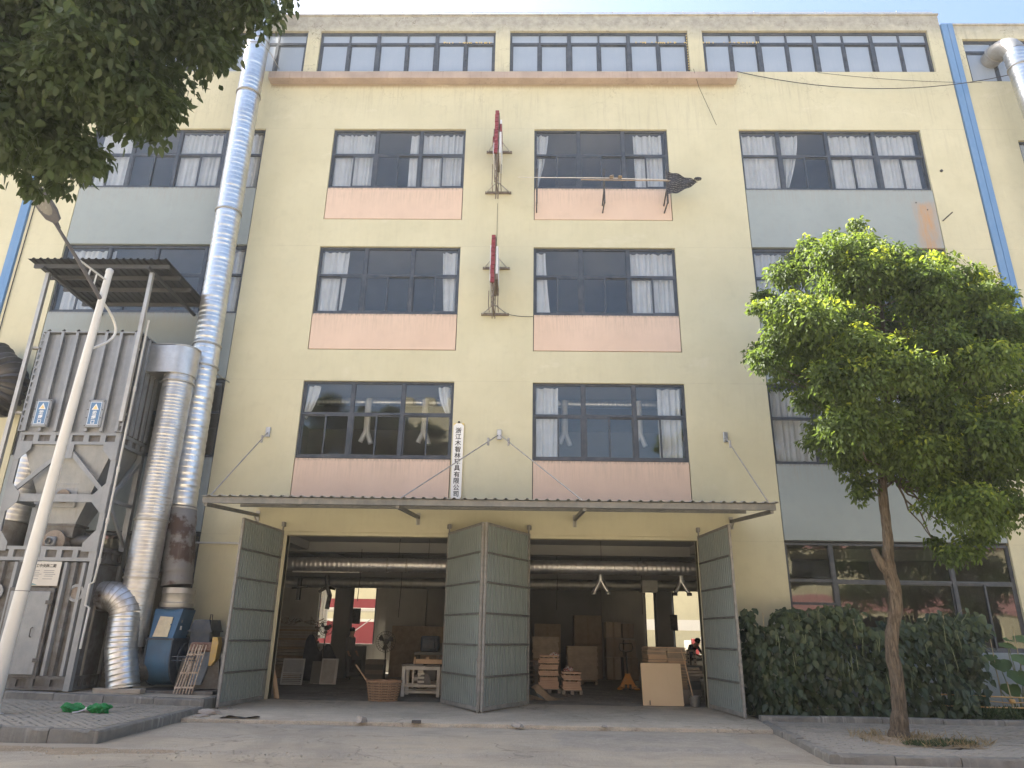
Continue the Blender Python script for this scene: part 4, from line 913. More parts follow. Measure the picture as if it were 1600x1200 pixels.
CL_L = [(-5.01,-13.37,9.26,0.30),(-2.82,-13.24,7.91,0.39),(-4.31,-12.93,7.93,0.45),(-5.81,-13.74,7.99,0.47),(-4.44,-13.59,8.24,0.44),(-3.78,-13.41,8.14,0.43),(-5.88,-13.25,9.82,0.17),(-7.62,-12.21,11.50,0.14),(-7.81,-13.21,9.78,0.16),(-7.31,-13.39,8.92,0.55),(-3.68,-13.43,6.15,0.37),(-6.57,-12.96,9.80,0.51),(-4.96,-13.38,5.75,0.39),(-7.58,-12.18,7.75,0.55),(-5.15,-13.34,8.65,0.48),(-4.10,-13.53,6.69,0.39),(-7.41,-13.38,6.81,0.43),(-4.80,-12.79,6.91,0.43),(-5.99,-13.59,7.12,0.45),(-6.18,-11.92,11.18,0.41),(-7.95,-13.06,8.09,0.55),(-7.07,-13.54,8.12,0.51),(-5.69,-13.53,8.82,0.49),(-4.83,-13.62,6.27,0.39),(-4.06,-13.81,6.06,0.36),(-8.36,-12.09,7.96,0.58),(-4.99,-13.69,6.79,0.41),(-6.83,-12.14,8.17,0.54),(-5.63,-11.88,7.68,0.50),(-3.66,-13.73,7.61,0.40),(-9.46,-12.90,9.47,0.18),(-6.33,-13.57,6.29,0.44),(-6.64,-13.61,7.62,0.48),(-8.49,-11.81,10.53,0.66),(-8.05,-12.82,9.86,0.61),(-3.98,-13.10,6.41,0.39),(-4.88,-13.71,7.79,0.44),(-7.18,-12.00,9.91,0.60),(-6.07,-12.17,7.56,0.50),(-7.62,-13.46,7.60,0.52),(-7.95,-12.11,8.63,0.59),(-3.08,-13.08,7.17,0.16),(-8.62,-13.06,7.95,0.19),(-8.20,-13.16,7.36,0.11),(-4.64,-13.75,5.66,0.37),(-4.01,-11.94,10.04,0.53),(-10.27,-12.11,9.96,0.69),(-6.60,-13.49,8.77,0.52),(-6.26,-12.37,6.03,0.09),(-8.14,-13.49,8.64,0.56),(-5.51,-11.44,9.77,0.57),(-3.29,-12.26,9.31,0.29),(-4.36,-13.69,6.88,0.40),(-4.16,-13.59,8.49,0.40),(-8.10,-12.27,9.90,0.62),(-5.28,-13.54,6.29,0.41),(-9.18,-11.78,8.45,0.63),(-5.12,-12.54,10.27,0.27),(-6.23,-13.76,7.91,0.48),(-4.44,-13.71,6.21,0.38),(-7.78,-12.37,10.58,0.63),(-4.37,-13.45,5.89,0.38),(-6.41,-12.57,7.66,0.50),(-5.18,-12.23,7.74,0.48),(-3.88,-13.56,6.35,0.37),(-3.71,-13.27,6.52,0.38),(-7.18,-12.95,6.22,0.09),(-7.56,-13.67,8.43,0.53),(-9.36,-11.65,9.94,0.67),(-4.49,-12.97,5.57,0.08),(-7.41,-12.55,9.52,0.58),(-5.82,-13.75,6.48,0.42),(-5.81,-11.92,6.98,0.49),(-3.62,-13.95,6.74,0.37),(-6.67,-13.43,6.15,0.33),(-4.64,-13.16,9.12,0.43),(-8.46,-12.27,7.43,0.51),(-7.60,-12.27,11.11,0.40),(-2.77,-13.36,7.38,0.31),(-4.89,-12.00,9.51,0.54),(-6.63,-12.78,8.57,0.53),(-5.53,-13.94,5.96,0.40),(-9.99,-12.20,9.47,0.64),(-8.31,-13.32,9.17,0.58),(-4.18,-13.18,5.75,0.20),(-5.57,-13.88,7.17,0.43),(-5.37,-13.70,8.34,0.47),(-7.41,-12.77,7.22,0.52),(-4.17,-13.35,5.61,0.24),(-8.80,-12.26,9.98,0.64),(-6.74,-12.07,8.92,0.56),(-3.55,-13.96,7.17,0.38),(-7.28,-13.60,7.26,0.49),(-5.07,-12.07,8.99,0.52),(-7.72,-13.10,6.65,0.18),(-3.51,-13.24,6.34,0.20),(-7.75,-12.21,6.87,0.34),(-5.89,-12.59,7.17,0.48),(-6.28,-13.57,6.87,0.45),(-4.30,-13.87,7.28,0.40),(-3.54,-13.18,8.76,0.26),(-6.51,-13.35,9.24,0.46),(-7.00,-13.01,10.22,0.18),(-3.57,-13.42,7.15,0.40),(-7.79,-13.35,9.16,0.57),(-9.62,-11.74,11.00,0.71),(-3.26,-13.37,7.27,0.39),(-3.11,-13.37,6.82,0.23),(-7.07,-13.00,10.34,0.12),(-5.75,-12.07,9.58,0.56),(-5.59,-13.13,9.94,0.13),(-4.90,-12.73,10.15,0.11),(-9.49,-12.39,8.67,0.32),(-3.85,-11.91,9.29,0.51),(-3.39,-12.16,9.64,0.24),(-5.50,-12.74,9.62,0.53),(-5.83,-12.35,6.70,0.47),(-6.07,-11.99,10.65,0.60),(-4.05,-12.46,6.61,0.11),(-6.38,-13.39,5.89,0.27),(-4.67,-13.04,5.47,0.08),(-5.59,-12.47,8.29,0.50),(-8.79,-13.22,8.40,0.15),(-8.59,-11.48,9.57,0.65),(-5.93,-13.15,5.73,0.23),(-5.30,-12.21,6.30,0.32),(-8.03,-12.42,11.02,0.21),(-7.96,-13.32,7.34,0.19),(-6.87,-12.13,10.84,0.62),(-3.20,-13.25,8.45,0.33),(-8.22,-13.41,8.20,0.52),(-6.35,-12.23,9.45,0.56),(-4.49,-13.28,6.77,0.41),(-3.43,-12.93,7.37,0.37),(-4.62,-11.65,9.40,0.54),(-3.44,-13.10,8.96,0.15),(-7.58,-11.87,10.46,0.63),(-5.67,-11.50,10.28,0.59),(-5.33,-13.60,5.93,0.40),(-5.84,-13.58,6.00,0.42),(-4.31,-12.10,7.16,0.20),(-4.78,-13.89,7.15,0.41),(-6.13,-13.04,9.61,0.54),(-4.62,-11.70,10.22,0.56),(-4.87,-13.50,7.48,0.43),(-4.47,-12.12,7.77,0.47),(-3.99,-13.75,7.37,0.40),(-6.50,-11.69,8.80,0.56),(-9.35,-11.79,9.13,0.65),(-6.15,-12.38,10.05,0.57),(-7.50,-11.79,8.48,0.58),(-6.03,-13.98,6.78,0.43),(-5.42,-13.47,7.10,0.44),(-4.74,-13.71,8.43,0.45),(-5.16,-13.87,5.82,0.39),(-6.27,-12.97,5.73,0.09),(-5.62,-13.52,5.65,0.40),(-6.09,-12.21,8.38,0.52),(-3.57,-13.07,6.24,0.08),(-7.57,-13.31,9.57,0.23),(-7.93,-11.57,8.70,0.60),(-3.81,-13.97,6.27,0.36),(-4.62,-12.34,6.36,0.14),(-9.07,-11.77,11.42,0.67),(-6.63,-11.42,10.46,0.62)]

# street tree on the right pavement
tr = thing('street_tree', 'leafy street tree with rough brown trunk on the right pavement', 'tree', (6.53, -4.9, .04))
tp = [(6.52, -4.9, 0), (6.54, -4.9, .18), (6.58, -4.9, .5), (6.62, -4.91, 1.05), (6.60, -4.9, 1.4), (6.66, -4.88, 1.75), (6.80, -4.9, 2.2), (6.84, -4.9, 2.5), (6.80, -4.9, 2.75), (6.76, -4.9, 2.95), (6.80, -4.9, 3.1), (6.85, -4.9, 3.4), (6.88, -4.9, 3.9), (6.90, -4.9, 4.4), (7.0, -4.9, 5.0), (7.15, -4.9, 5.7), (7.35, -4.85, 6.6), (7.5, -4.8, 7.6), (7.55, -4.8, 8.6)]
rs = [.22, .16, .128, .116, .118, .116, .112, .11, .12, .138, .104, .094, .09, .086, .082, .078, .065, .05, .03]
mb = MB(); pts = []; rr = []
for i in range(len(tp)-1):
    for k in range(4):
        t = k/4; pts.append(Vector(tp[i]).lerp(Vector(tp[i+1]), t) + Vector((nz(i+t, 1, 2, .012), nz(i+t, 7, 2, .012), 0))); rr.append((rs[i]*(1-t)+rs[i+1]*t)*(1+nz(i+t, 3, 3.1, .09)))
pts.append(Vector(tp[-1])); rr.append(rs[-1]); b0 = len(mb.v); mb.tube(pts, rr, 18)
def barky(v):
    x, y, z = v; f = mn.noise(Vector((x*9, y*9, z*1.6)))*.014 + mn.noise(Vector((x*20, y*20, z*5)))*.007; c = Vector((x, y, z)); 
    j = min(range(len(pts)), key=lambda i: abs(pts[i].z-z)); d = Vector((x-pts[j].x, y-pts[j].y, 0))
    return tuple(c + d.normalized()*f) if d.length > .01 else v
mb.v = [barky(v) for v in mb.v]
mb.tube([(6.78, -4.9, 2.86), (6.66, -4.95, 2.95), (6.57, -4.98, 3.08), (6.51, -4.99, 3.26)], [.12, .10, .075, .055], 10)
mb.build('trunk', M['bark'], tr, smooth=70)
limbs = [((6.92, -4.9, 4.5), (8.15, -5.2, 4.9), (0, 0, .35), .06), ((8.15, -5.2, 4.9), (9.1, -5.4, 4.3), (0, 0, .2), .035), ((6.98, -4.9, 4.9), (5.9, -5.4, 6.3), (0, 0, -.2), .06), ((7.1, -4.9, 5.5), (9.2, -4.6, 7.2), (0, 0, -.3), .075), ((7.2, -4.9, 5.9), (6.0, -5.5, 8.2), (-.2, 0, 0), .06), ((7.35, -4.85, 6.6), (8.6, -5.8, 8.6), (.2, 0, 0), .05), ((7.15, -4.9, 5.7), (6.7, -6.5, 6.6), (0, 0, -.1), .05), ((7.3, -4.9, 6.3), (7.6, -3.4, 8), (0, .2, 0), .05), ((7.5, -4.8, 7.6), (7.0, -4.8, 9.6), (-.15, 0, 0), .04), ((9.2, -4.6, 7.2), (10, -4.8, 6.4), (0, 0, .3), .035)]
for i, (p, q, b, r) in enumerate(limbs): branch(curve_pts(p, q, b, 8, .05, i), r, r*.35, 8).build('branch', M['bark'], tr, smooth=70)
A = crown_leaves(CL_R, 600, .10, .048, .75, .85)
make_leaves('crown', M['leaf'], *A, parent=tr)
print('right tree leaves', len(A[0]))
# thin twigs through the crown
mb = MB()
for i, (x, y, z, r) in enumerate(CL_R):
    if i % 2 == 0:
        q = Vector((7.2, -4.85, min(8.2, max(4.6, z-.5)))); mb.tube(curve_pts(q, (x, y, z), (0, 0, -.15), 5, .06, i), [.022, .018, .015, .012, .009, .006], 5)
mb.build('twig', M['bark'], tr, smooth=70, kind='stuff')

# near tree, crown hanging into the picture at top left, trunk beside the frame
tl = thing('street_tree', 'dark overhanging tree crown in the upper left corner above the street lamp', 'tree', (-8.3, -13.2, .04))
branch([(-8.3, -13.2, 0), (-8.25, -13.2, .3), (-8.3, -13.15, 1.5), (-8.2, -13.2, 3), (-8.1, -13.1, 4.5), (-8.0, -13, 6), (-7.7, -12.8, 7.5), (-7.3, -12.6, 9)], .24, .06, 14).build('trunk', M['bark'], tl, smooth=70)
for i, (q, r) in enumerate([((-3.6, -12.6, 8.6), .06), ((-4.2, -12.4, 7.9), .05), ((-4.8, -12, 9.4), .05), ((-10, -13, 8.5), .06), ((-7, -11.6, 9), .05), ((-9, -14, 9), .05)]):
    branch(curve_pts((-8.1+.06*i, -13.1+.03*i, 6.3+.25*i), q, (0, 0, .1), 9, .05, 40+i), r, .012, 8).build('branch', M['bark'], tl, smooth=70)
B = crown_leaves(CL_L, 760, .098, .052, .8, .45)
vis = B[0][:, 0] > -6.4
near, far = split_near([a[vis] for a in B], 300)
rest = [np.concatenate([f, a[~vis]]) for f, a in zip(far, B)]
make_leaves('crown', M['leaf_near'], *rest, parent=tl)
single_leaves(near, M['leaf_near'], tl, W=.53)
print('left tree leaves', len(B[0]))
mb = MB()
for i, (x, y, z, r) in enumerate(CL_L):
    if i % 2 == 0 and r > .22: mb.tube(curve_pts((x-.35, y+.15, z+.25), (x+.1, y, z-.05), (0, 0, .03), 5, .03, i), [.010, .009, .008, .006, .005, .004], 5)
mb.build('twig', M['bark'], tl, smooth=70, kind='stuff')

# bean vines on a frame in front of the right bay
bv = thing('bean_vine', 'dense wall of climbing bean vines with hanging pods under the right bay window', 'bean vines', (7.4, -1.5, .06))
n = 5200; u = rng.random(n); s = rng.random(n)
x = 5.12 + 4.75*u
top = 2.08 + .2*np.sin(x*2.1) + .13*np.sin(x*5.3+1) + .06*np.sin(x*13) - .35*np.clip((x-8.9)/1.0, 0, 1)**1.2
front = rng.random(n) < .8
z = np.where(front, .12 + (top-.1)*s, top + rng.normal(size=n)*.06)
y = np.where(front, -2.02 + .14*np.sin(x*3.3)*np.sin(z*3) + .09*np.sin(x*7.1+z*4) + rng.normal(size=n)*.12 + .25*np.clip(z-1.4, 0, 1), -1.9 + 1.1*rng.random(n))
side = rng.random(n) < .07; x = np.where(side, 5.08 + rng.normal(size=n)*.07, x); y = np.where(side, -1.95+1.0*rng.random(n), y)
sideR = rng.random(n) < .10; edge = 9.85-.3*np.sin(z*2.2); x = np.where(sideR, edge + rng.normal(size=n)*.09, x); y = np.where(sideR, -1.9+1.0*rng.random(n), y)
gap = np.sin(x*6.1+z*2)*np.sin(z*7.7+x*3) + .4*rng.normal(size=n) > -1.05
P = np.stack([x, y, z], 1)[gap]; n = len(P)
D = rng.normal(size=(n, 3))*.42 + np.array([0, -.5, -1.0]); N = rng.normal(size=(n, 3))*.42 + np.array([0, -.8, .8])
k = rng.uniform(.65, 1.3, n); T = np.clip(.34 + rng.normal(size=n)*.2 + .25*(P[:, 2] > 1.85) + .12*np.sin(P[:, 0]*4+P[:, 2]*5), 0, 1)
arr = [P, D, N, .185*k, .125*k*rng.uniform(.8, 1.15, n), T]
near, far = split_near(arr, 300)
make_leaves('foliage', M['bean'], *far, parent=bv, fold=.3); single_leaves(near, M['bean'], bv, W=.63)
rnd = random.Random(12)
for i in range(34):
    x = rnd.uniform(5.35, 9.5); z = rnd.uniform(.95, 2.1); L = rnd.uniform(.28, .5); y = -2.2-rnd.uniform(0, .06); c = rnd.uniform(-.05, .05)
    MB().tube([(x, y, z), (x+c*.5, y-.01, z-L*.4), (x+c, y, z-L*.8), (x+c*.5, y+.01, z-L)], [.004, .006, .0055, .002], 5).build('bean_pod', M['pod'], bv, smooth=70)
for x in (5.3, 6.3, 7.3, 8.3, 9.3): MB().tube([(x, -1.85, .05), (x+.05, -1.8, 2.2)], .012, 6).build('stake', M['twine'], bv)
mb = MB()
for i in range(26):
    x = rnd.uniform(5.2, 9.8); z = 2.0+rnd.uniform(-.1, .1); mb.tube(curve_pts((x, -1.9, z), (x+rnd.uniform(-.25, .35), -1.9-rnd.uniform(0, .2), z+rnd.uniform(.1, .35)), (0, 0, .05), 5, .02, i), [.006, .005, .004, .003, .003, .002], 4)
for i in range(16):
    z = rnd.uniform(.5, 1.7); mb.tube(curve_pts((9.7, -1.9, z), (9.9+rnd.uniform(.1, .4), -1.95, z-rnd.uniform(.0, .25)), (0, 0, .06), 5, .02, i), [.006, .005, .004, .003, .003, .002], 4)
mb.build('tendril', M['pod'], bv, smooth=70, kind='stuff')

# round tree on the far pavement, seen only as a reflection in the ground floor window
ft = thing('street_tree', 'low leafy tree across the street mirrored in the dark ground floor window at right', 'tree', (17, -13.6, .05))
branch([(17, -13.6, .05), (17.05, -13.6, 1.2), (17.0, -13.5, 2.4), (17.1, -13.6, 4)], .16, .06, 10).build('trunk', M['bark'], ft, smooth=70)
rf_ = random.Random(3); FC = [(17+rf_.uniform(-3.2, 3.6), -13.6+rf_.uniform(-1.2, 1.2), rf_.uniform(2.0, 6.2), rf_.uniform(.5, .9)) for _ in range(46)]
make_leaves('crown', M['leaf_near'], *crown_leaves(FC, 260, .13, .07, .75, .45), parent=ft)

# big leaved squash plant at the right edge
sq = thing('squash_plant', 'large leaved squash plant at the right edge of the bed', 'squash plant', (11.1, -1.5, .06))
def squash_leaf(c, L, tilt, yaw, tint):
    m = 14; mbx = MB(); vs = [Vector((0, 0, 0))]
    for i in range(m):
        a = math.pi*2*i/m; r = L*(.52+.07*math.cos(3*a))*(1-.45*math.exp(-((a-math.pi)/.35)**2)); vs.append(Vector((r*math.cos(a)+L*.1, r*math.sin(a), .14*L*math.cos(2*a)*.5+.07*L*(i % 2)-.18*L*(r/L)**2)))
    rot = Matrix.Rotation(yaw, 3, 'Z') @ Matrix.Rotation(tilt, 3, 'Y')
    mbx.add([rot @ v + Vector(c) for v in vs], [(0, i+1, (i+1) % m+1) for i in range(m)])
    o = mbx.build('leaf', M['squash'], sq, smooth=60); at = o.data.attributes.new('tint', 'FLOAT', 'POINT'); at.data.foreach_set('value', [tint]*len(o.data.vertices))
for i, (c, L, ti, ya, tt) in enumerate([((10.55, -1.6, 1.22), .30, .9, -2.0, .2), ((10.95, -1.75, 1.32), .36, .8, -1.3, .5), ((11.35, -1.7, 1.42), .40, .35, -1.2, .8), ((11.25, -1.85, 1.12), .42, .3, -1.7, .9), ((10.75, -1.8, .98), .33, 1.1, -1.5, .15), ((10.6, -1.7, .72), .28, 1.0, -1.8, .3), ((11.05, -1.7, .8), .34, 1.1, -1.1, .1), ((11.4, -1.6, .85), .38, .9, -1.4, .2), ((10.9, -1.4, 1.6), .26, .5, -1.5, .7), ((11.35, -1.3, 1.75), .3, .6, -1.7, .6), ((11.0, -1.3, 1.72), .22, .4, -.8, .5), ((11.7, -1.6, 1.2), .4, .5, -1.3, .5), ((11.75, -1.5, 1.6), .36, .5, -1.6, .6), ((12.1, -1.5, 1.0), .4, .8, -1.4, .3), ((11.2, -1.5, .5), .3, 1, -1.6, .3), ((10.4, -1.5, 1.35), .2, .7, -2.2, .4)]):
    squash_leaf(c, L*1.3, ti*.85, ya, min(1, tt+.15))
    MB().tube(curve_pts((c[0]*.5+5.55, -1.45, .1), c, (0, .1, .05), 5, .03, i), [.014, .013, .012, .01, .009, .007], 6).build('stem', M['pod'], sq, smooth=60)
for x in (10.45, 11.0, 11.3): MB().tube([(x, -1.55, .06), (x+.03, -1.5, 2.0)], .009, 5).build('stake', M['twine'], sq)
# bamboo rails tied in front of the bed
rl = thing('bamboo_rail', 'low fence of two orange bamboo rails tied to stakes in the right bed', 'fence', (9.9, -2.0, .06))
for i, (z, dz) in enumerate(((.57, -.02), (.355, .0))): MB().tube([(8.85, -2.08, z+.02), (9.8, -2.09, z), (10.8, -2.08, z+dz), (11.9, -2.08, z+dz-.02)], .014, 7).build('rail', M['bamboo'], rl, smooth=60)
MB().tube([(9.3, -2.06, .52), (10.3, -2.05, .44), (11.2, -2.06, .5)], .011, 6).build('rail', M['bamboo'], rl, smooth=60)
for x in (9.35, 10.35, 11.4): MB().tube([(x, -2.06, .0), (x-.03, -2.05, .86)], .011, 6).build('stake', M['twine'], rl)
MB().lathe([(.05, 0), (.065, .03), (.05, .07)], (10.33, -2.08, .45), 8).build('knot', M['bamboo'], rl, smooth=60)

def grass_tuft(name, mat, pts, h, w, lean, kind='stuff', tint=.5):
    n = len(pts); P = np.array(pts); D = rng.normal(size=(n, 3))*lean; D[:, 2] = np.abs(D[:, 2])*.3 + 1; N = rng.normal(size=(n, 3)); N[:, 2] *= .2
    k = rng.uniform(.5, 1.3, n)
    return make_leaves(name, mat, P, D, N, h*k, np.full(n, w), np.clip(tint+rng.normal(size=n)*.25, 0, 1), None, kind, .1, .35)
n = 1500; a = rng.random(n)*6.283; r = rng.random(n)**.55*1.05
keep = (np.sin(a*3+r*9)*np.sin(a*5+r*4)+rng.normal(size=n)*.35 > .12)
grass_tuft('dry_grass', M['dry_grass'], np.stack([6.65+r*np.cos(a)*1.05, -5.25+r*np.sin(a)*.9, np.full(n, .05)], 1)[keep], .13, .004, 1.0)
n = 1100; c = rng.random(n) < .4; a = rng.random(n)*6.283; r = rng.random(n)**.7*.3
grass_tuft('low_weeds', M['weed'], np.stack([np.where(c, 6.5, 7.1)+r*np.cos(a)*1.2, np.where(c, -5.75, -5.5)+r*np.sin(a)*.8, np.full(n, .055)], 1), .07, .012, .9, tint=.35)
n = 5200; x = 9.1+3.6*rng.random(n); grass_tuft('bed_weeds', M['weed'], np.stack([x, -2.3+.75*rng.random(n)**1.2, np.full(n, .08)+.18*rng.random(n)], 1), .14, .035, 1.0, tint=.45)
n = 700; x = 4.95+5*rng.random(n); grass_tuft('bed_edge_weeds', M['weed'], np.stack([x, -2.36+.1*rng.random(n), np.full(n, .09)], 1), .08, .02, .8, tint=.3)

# loose stones and grit on the road
peb = MB(); rnd = random.Random(77)
def pebble(mbx, x, y, z, r):
    vs = [Vector(v)*r*rnd.uniform(.7, 1.2) for v in ((1, 0, 0), (-1, 0, 0), (0, 1, 0), (0, -1, 0), (0, 0, .7), (0, 0, -.5))]
    q = Quaternion((rnd.random(), rnd.random(), rnd.random(), rnd.random())).normalized(); vs = [Quaternion((0, 0, 1), rnd.random()*6) @ v + Vector((x, y, z)) for v in vs]
    mbx.add(vs, [(0, 2, 4), (2, 1, 4), (1, 3, 4), (3, 0, 4), (2, 0, 5), (1, 2, 5), (3, 1, 5), (0, 3, 5)])
for i in range(1700):
    t = rnd.random()
    if t < .5: x, y = rnd.uniform(-9.5, -2), -7.0-abs(rnd.gauss(0, .5)); z = -.06
    elif t < .8: x, y = rnd.uniform(-6.3, 4.4), rnd.uniform(-7.9, -3.8); z = -.055+max(0, (y+7.4)/3.8)*.035
    else: x, y = rnd.uniform(-6.3, 4.4), -3.62+rnd.gauss(0, .06); z = -.035
    pebble(peb, x, y, z, abs(rnd.gauss(.006, .006))+.003)
peb.build('grit', M['pebble'], kind='stuff')
def rock(label, x, y, z, s, mat='rock', seed=0, sub=2):
    bm = bmesh.new(); bmesh.ops.create_icosphere(bm, subdivisions=sub, radius=1)
    for v in bm.verts:
        d = 1+mn.noise(v.co*1.3+Vector((seed*9, 0, 0)))*.5; v.co = Vector((v.co.x*s[0]*d, v.co.y*s[1]*d, max(-.3*s[2], v.co.z*s[2]*d)))
    me = bpy.data.meshes.new('rock'); bm.to_mesh(me); bm.free(); me.materials.append(M[mat])
    o = bpy.data.objects.new('rock', me); COL.objects.link(o); o.location = (x, y, z); o.rotation_euler = (0, 0, seed); return tag(o, label, 'rock', 'loose rubble in front of the doors')
rock('angular tan rock on the crack in front of the left doorway', -3.14, -3.62, .02, (.13, .09, .10), seed=1)
rock('flat brown stone on the crack below the folded centre doors', -.12, -3.68, -.01, (.16, .09, .06), seed=2)
rock('grey lump of rubble at the corner of the left kerb, upper one', -6.42, -2.95, .05, (.24, .14, .07), seed=3)
rock('grey lump of rubble at the corner of the left kerb, lower one', -6.38, -3.3, .0, (.2, .13, .06), seed=4)
rock('small pale stone on the crack before the right doorway', 1.55, -3.6, .0, (.08, .05, .03), seed=5)
bk = MB().cbox(-.09, .09, -.05, .05, 0, .055, .006).build('brick', M['black_brick']); bk.location = (-2.07, -3.6, -.005); bk.rotation_euler = (0, 0, .15); tag(bk, 'small black sooty brick lying on the crack line', 'brick')
ps = thing('plastic_sheet', 'torn dark plastic sheet lying by the left kerb', 'plastic sheet', (-5.6, -3.45, .0))
mb = MB(); mb.grid(lambda u, v: (-5.95+.75*u, -3.52+.22*v, .015+.05*math.sin(u*5)**2*(1-v)+nz(u*3, v*3, 2, .02)), 12, 5); mb.build('sheet', M['black'], ps, smooth=70)
# green net bundle
gn = thing('net_bundle', 'bright green plastic net bundle tied in the middle like a bow', 'net', (-8.15, -4.3, .14))
for sx in (-1, 1):
    def lobe(u, v, sx=sx):
        t = u; a = v*math.pi*2; w = .13*math.sin(min(1, t*1.15)*math.pi*.62)**.8+.012; 
        return (-8.15+sx*t*(.40+.05*math.sin(a*3)), -4.3+math.cos(a)*w*(1+.28*math.sin(9*t+a*3)+.12*math.sin(a*7+t*13)), .165+LS[0]*(-8.15-LS[1])+.02+math.sin(a)*w*.55*(1+.4*math.sin(a*4+t*7)+.2*math.sin(a*9-t*11)))
    mb = MB(); mb.grid(lobe, 14, 22); o = mb.build('net_lobe', M['net'], gn, smooth=40); at = o.data.attributes.new('tint', 'FLOAT', 'POINT'); at.data.foreach_set('value', [random.random() for _ in o.data.vertices])
MB().lathe([(.03, -.02), (.035, 0), (.03, .02)], (-8.15, -4.3, .2), 10, 'X').build('tie', M['label_white'], gn, smooth=60)
MB().tube([(-8.15, -4.33, .2), (-8.2, -4.45, .17), (-8.27, -4.52, .16)], .012, 6).build('tie_end', M['label_white'], gn)
# ------------------------------------------------------------------ dust collector on the platform
dc = thing('dust_collector', 'tall grey steel dust collector tower with ribbed panels, hopper and blue vent labels', 'dust collector', (-10.96, -1.75, .34))
X0, X1, Y0, Y1 = -12.2, -9.72, -2.35, -1.15
def slot_frame(name, x0, x1, y, z0, z1, n, axis='X', mat='steel_paint', d=.08):
    """pressed channel with a row of slots along an edge of the tower"""
    mb = MB(); h = z1-z0; L = x1-x0
    def bx(a, b, c, e, t0=0.0, t1=d):
        if axis == 'X': mb.box(a, b, y-.0+t0, y+t1, c, e)
        else: mb.box(y-t1, y-t0, a, b, c, e)
    bx(x0, x1, z0, z0+h*.24); bx(x0, x1, z1-h*.24, z1)
    w = L/n
    for i in range(n+1):
        a = max(x0, x0+w*i-w*.16); b = min(x1, x0+w*i+w*.16); bx(a, b, z0+h*.24, z1-h*.24, .001, d*.7)
    o = mb.build(name, M[mat], dc)
    mb = MB(); bx(x0+.01, x1-.01, z0+h*.22, z1-h*.22, d*.72, d*1.1); mb.build('slot_shade_back', M['steel_dirty'], o)  # dusty back plate, kept dark to stand in for shade inside the slots
    return o
# corner posts
for x in (X0, X1-.13):
    for y in (Y0, Y1-.13):
        mb = MB(); mb.box(x, x+.13, y, y+.012, .34, 6.05); 
        s = x if x == X0 else x+.118
        mb.box(s, s+.012, y+.012, y+.13, .34, 6.05); mb.box(x+.02, x+.11, y+.05, y+.08, .34, 6.05); mb.build('post', M['steel_paint'], dc)
# lower body
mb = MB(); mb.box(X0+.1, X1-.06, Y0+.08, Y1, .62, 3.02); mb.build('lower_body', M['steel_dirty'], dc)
for i, x in enumerate((X0+.32, X0+.62, X1-1.02, X1-.72, X1-.52, X1-.3)):
    mb = MB(); mb.prism([(x, Y0+.08), (x+.03, Y0+.0), (x+.1, Y0+.0), (x+.13, Y0+.08)], .62, 3.02, 'Z'); mb.build('body_rib', M['steel_paint'] if i % 2 else M['steel_dirty'], dc)
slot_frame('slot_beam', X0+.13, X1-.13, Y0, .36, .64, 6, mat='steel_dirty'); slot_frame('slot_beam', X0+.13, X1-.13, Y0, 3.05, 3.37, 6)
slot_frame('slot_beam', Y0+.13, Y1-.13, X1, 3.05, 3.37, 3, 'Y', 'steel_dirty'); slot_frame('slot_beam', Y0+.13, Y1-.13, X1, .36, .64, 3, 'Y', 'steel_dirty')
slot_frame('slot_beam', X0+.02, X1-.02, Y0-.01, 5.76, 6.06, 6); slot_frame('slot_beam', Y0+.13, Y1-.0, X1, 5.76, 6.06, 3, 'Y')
# access door
dx0, dx1 = -11.45, -10.55
d = MB().cbox(dx0, dx1, Y0-.05, Y0-.015, .66, 2.38, .01).build('access_door', M['steel_paint'], dc)
MB().cbox(dx0-.06, dx1+.06, Y0-.018, Y0+.06, .6, 2.46, .008).build('door_surround', M['steel_dirty'], dc)
mb = MB(); mb.tube([(dx1-.22, Y0-.055, 1.42), (dx1-.22, Y0-.1, 1.44), (dx1-.22, Y0-.1, 1.6), (dx1-.22, Y0-.055, 1.62)], .012, 6); mb.build('handle', M['black'], d)
for z in (.95, 2.15): MB().box(dx1-.05, dx1+.1, Y0-.075, Y0-.02, z-.04, z+.04).build('hinge', M['black'], d)
# notice board
nb = MB().cbox(-11.2, -10.45, Y0-.035, Y0-.02, 2.5, 3.03, .005).build('notice_board', M['notice'], dc, label='pale printed notice board fixed above the access door')
me = text_mesh('木工中央除二期', .085, M['ink'], 'lettering', .001); o = bpy.data.objects.new('lettering', me); COL.objects.link(o); o.parent = nb; o.rotation_euler = (R(90), 0, 0); o.location = Vector((-10.83, Y0-.038, 2.93)) - org(dc); o.scale = (.92, 1, 1)
mb = MB(); rnd = random.Random(4)
for i, z in enumerate((2.83, 2.79, 2.75, 2.71, 2.65)):
    mb.box(-11.1, -10.88+rnd.uniform(-.05, .03), Y0-.0375, Y0-.034, z-.007, z+.006); mb.box(-10.82+rnd.uniform(0, .05), -10.56+rnd.uniform(-.06, .04), Y0-.0375, Y0-.034, z-.007, z+.006)
mb.build('print_lines', M['ink_grey'], nb)
MB().prism([(-11.19, 2.51), (-10.9, 2.515), (-11.0, 2.55), (-11.19, 2.57)], Y0-.0375, Y0-.034, 'Y').build('print_wave', M['teal'], nb)
# round sealed ports with broken foil
for x in (-10.02, -11.86):
    mb = MB(); mb.lathe([(.16, 0), (.19, -.03), (.19, -.05), (.13, -.05), (.13, -.02)], (x, Y0+.06, 2.36), 20, 'Y', False); mb.build('port_ring', M['steel_paint'], dc, smooth=40)
    MB().lathe([(.001, 0), (.13, 0)], (x, Y0+.03, 2.36), 16, 'Y', False).build('port_foil', M['rust'], dc)
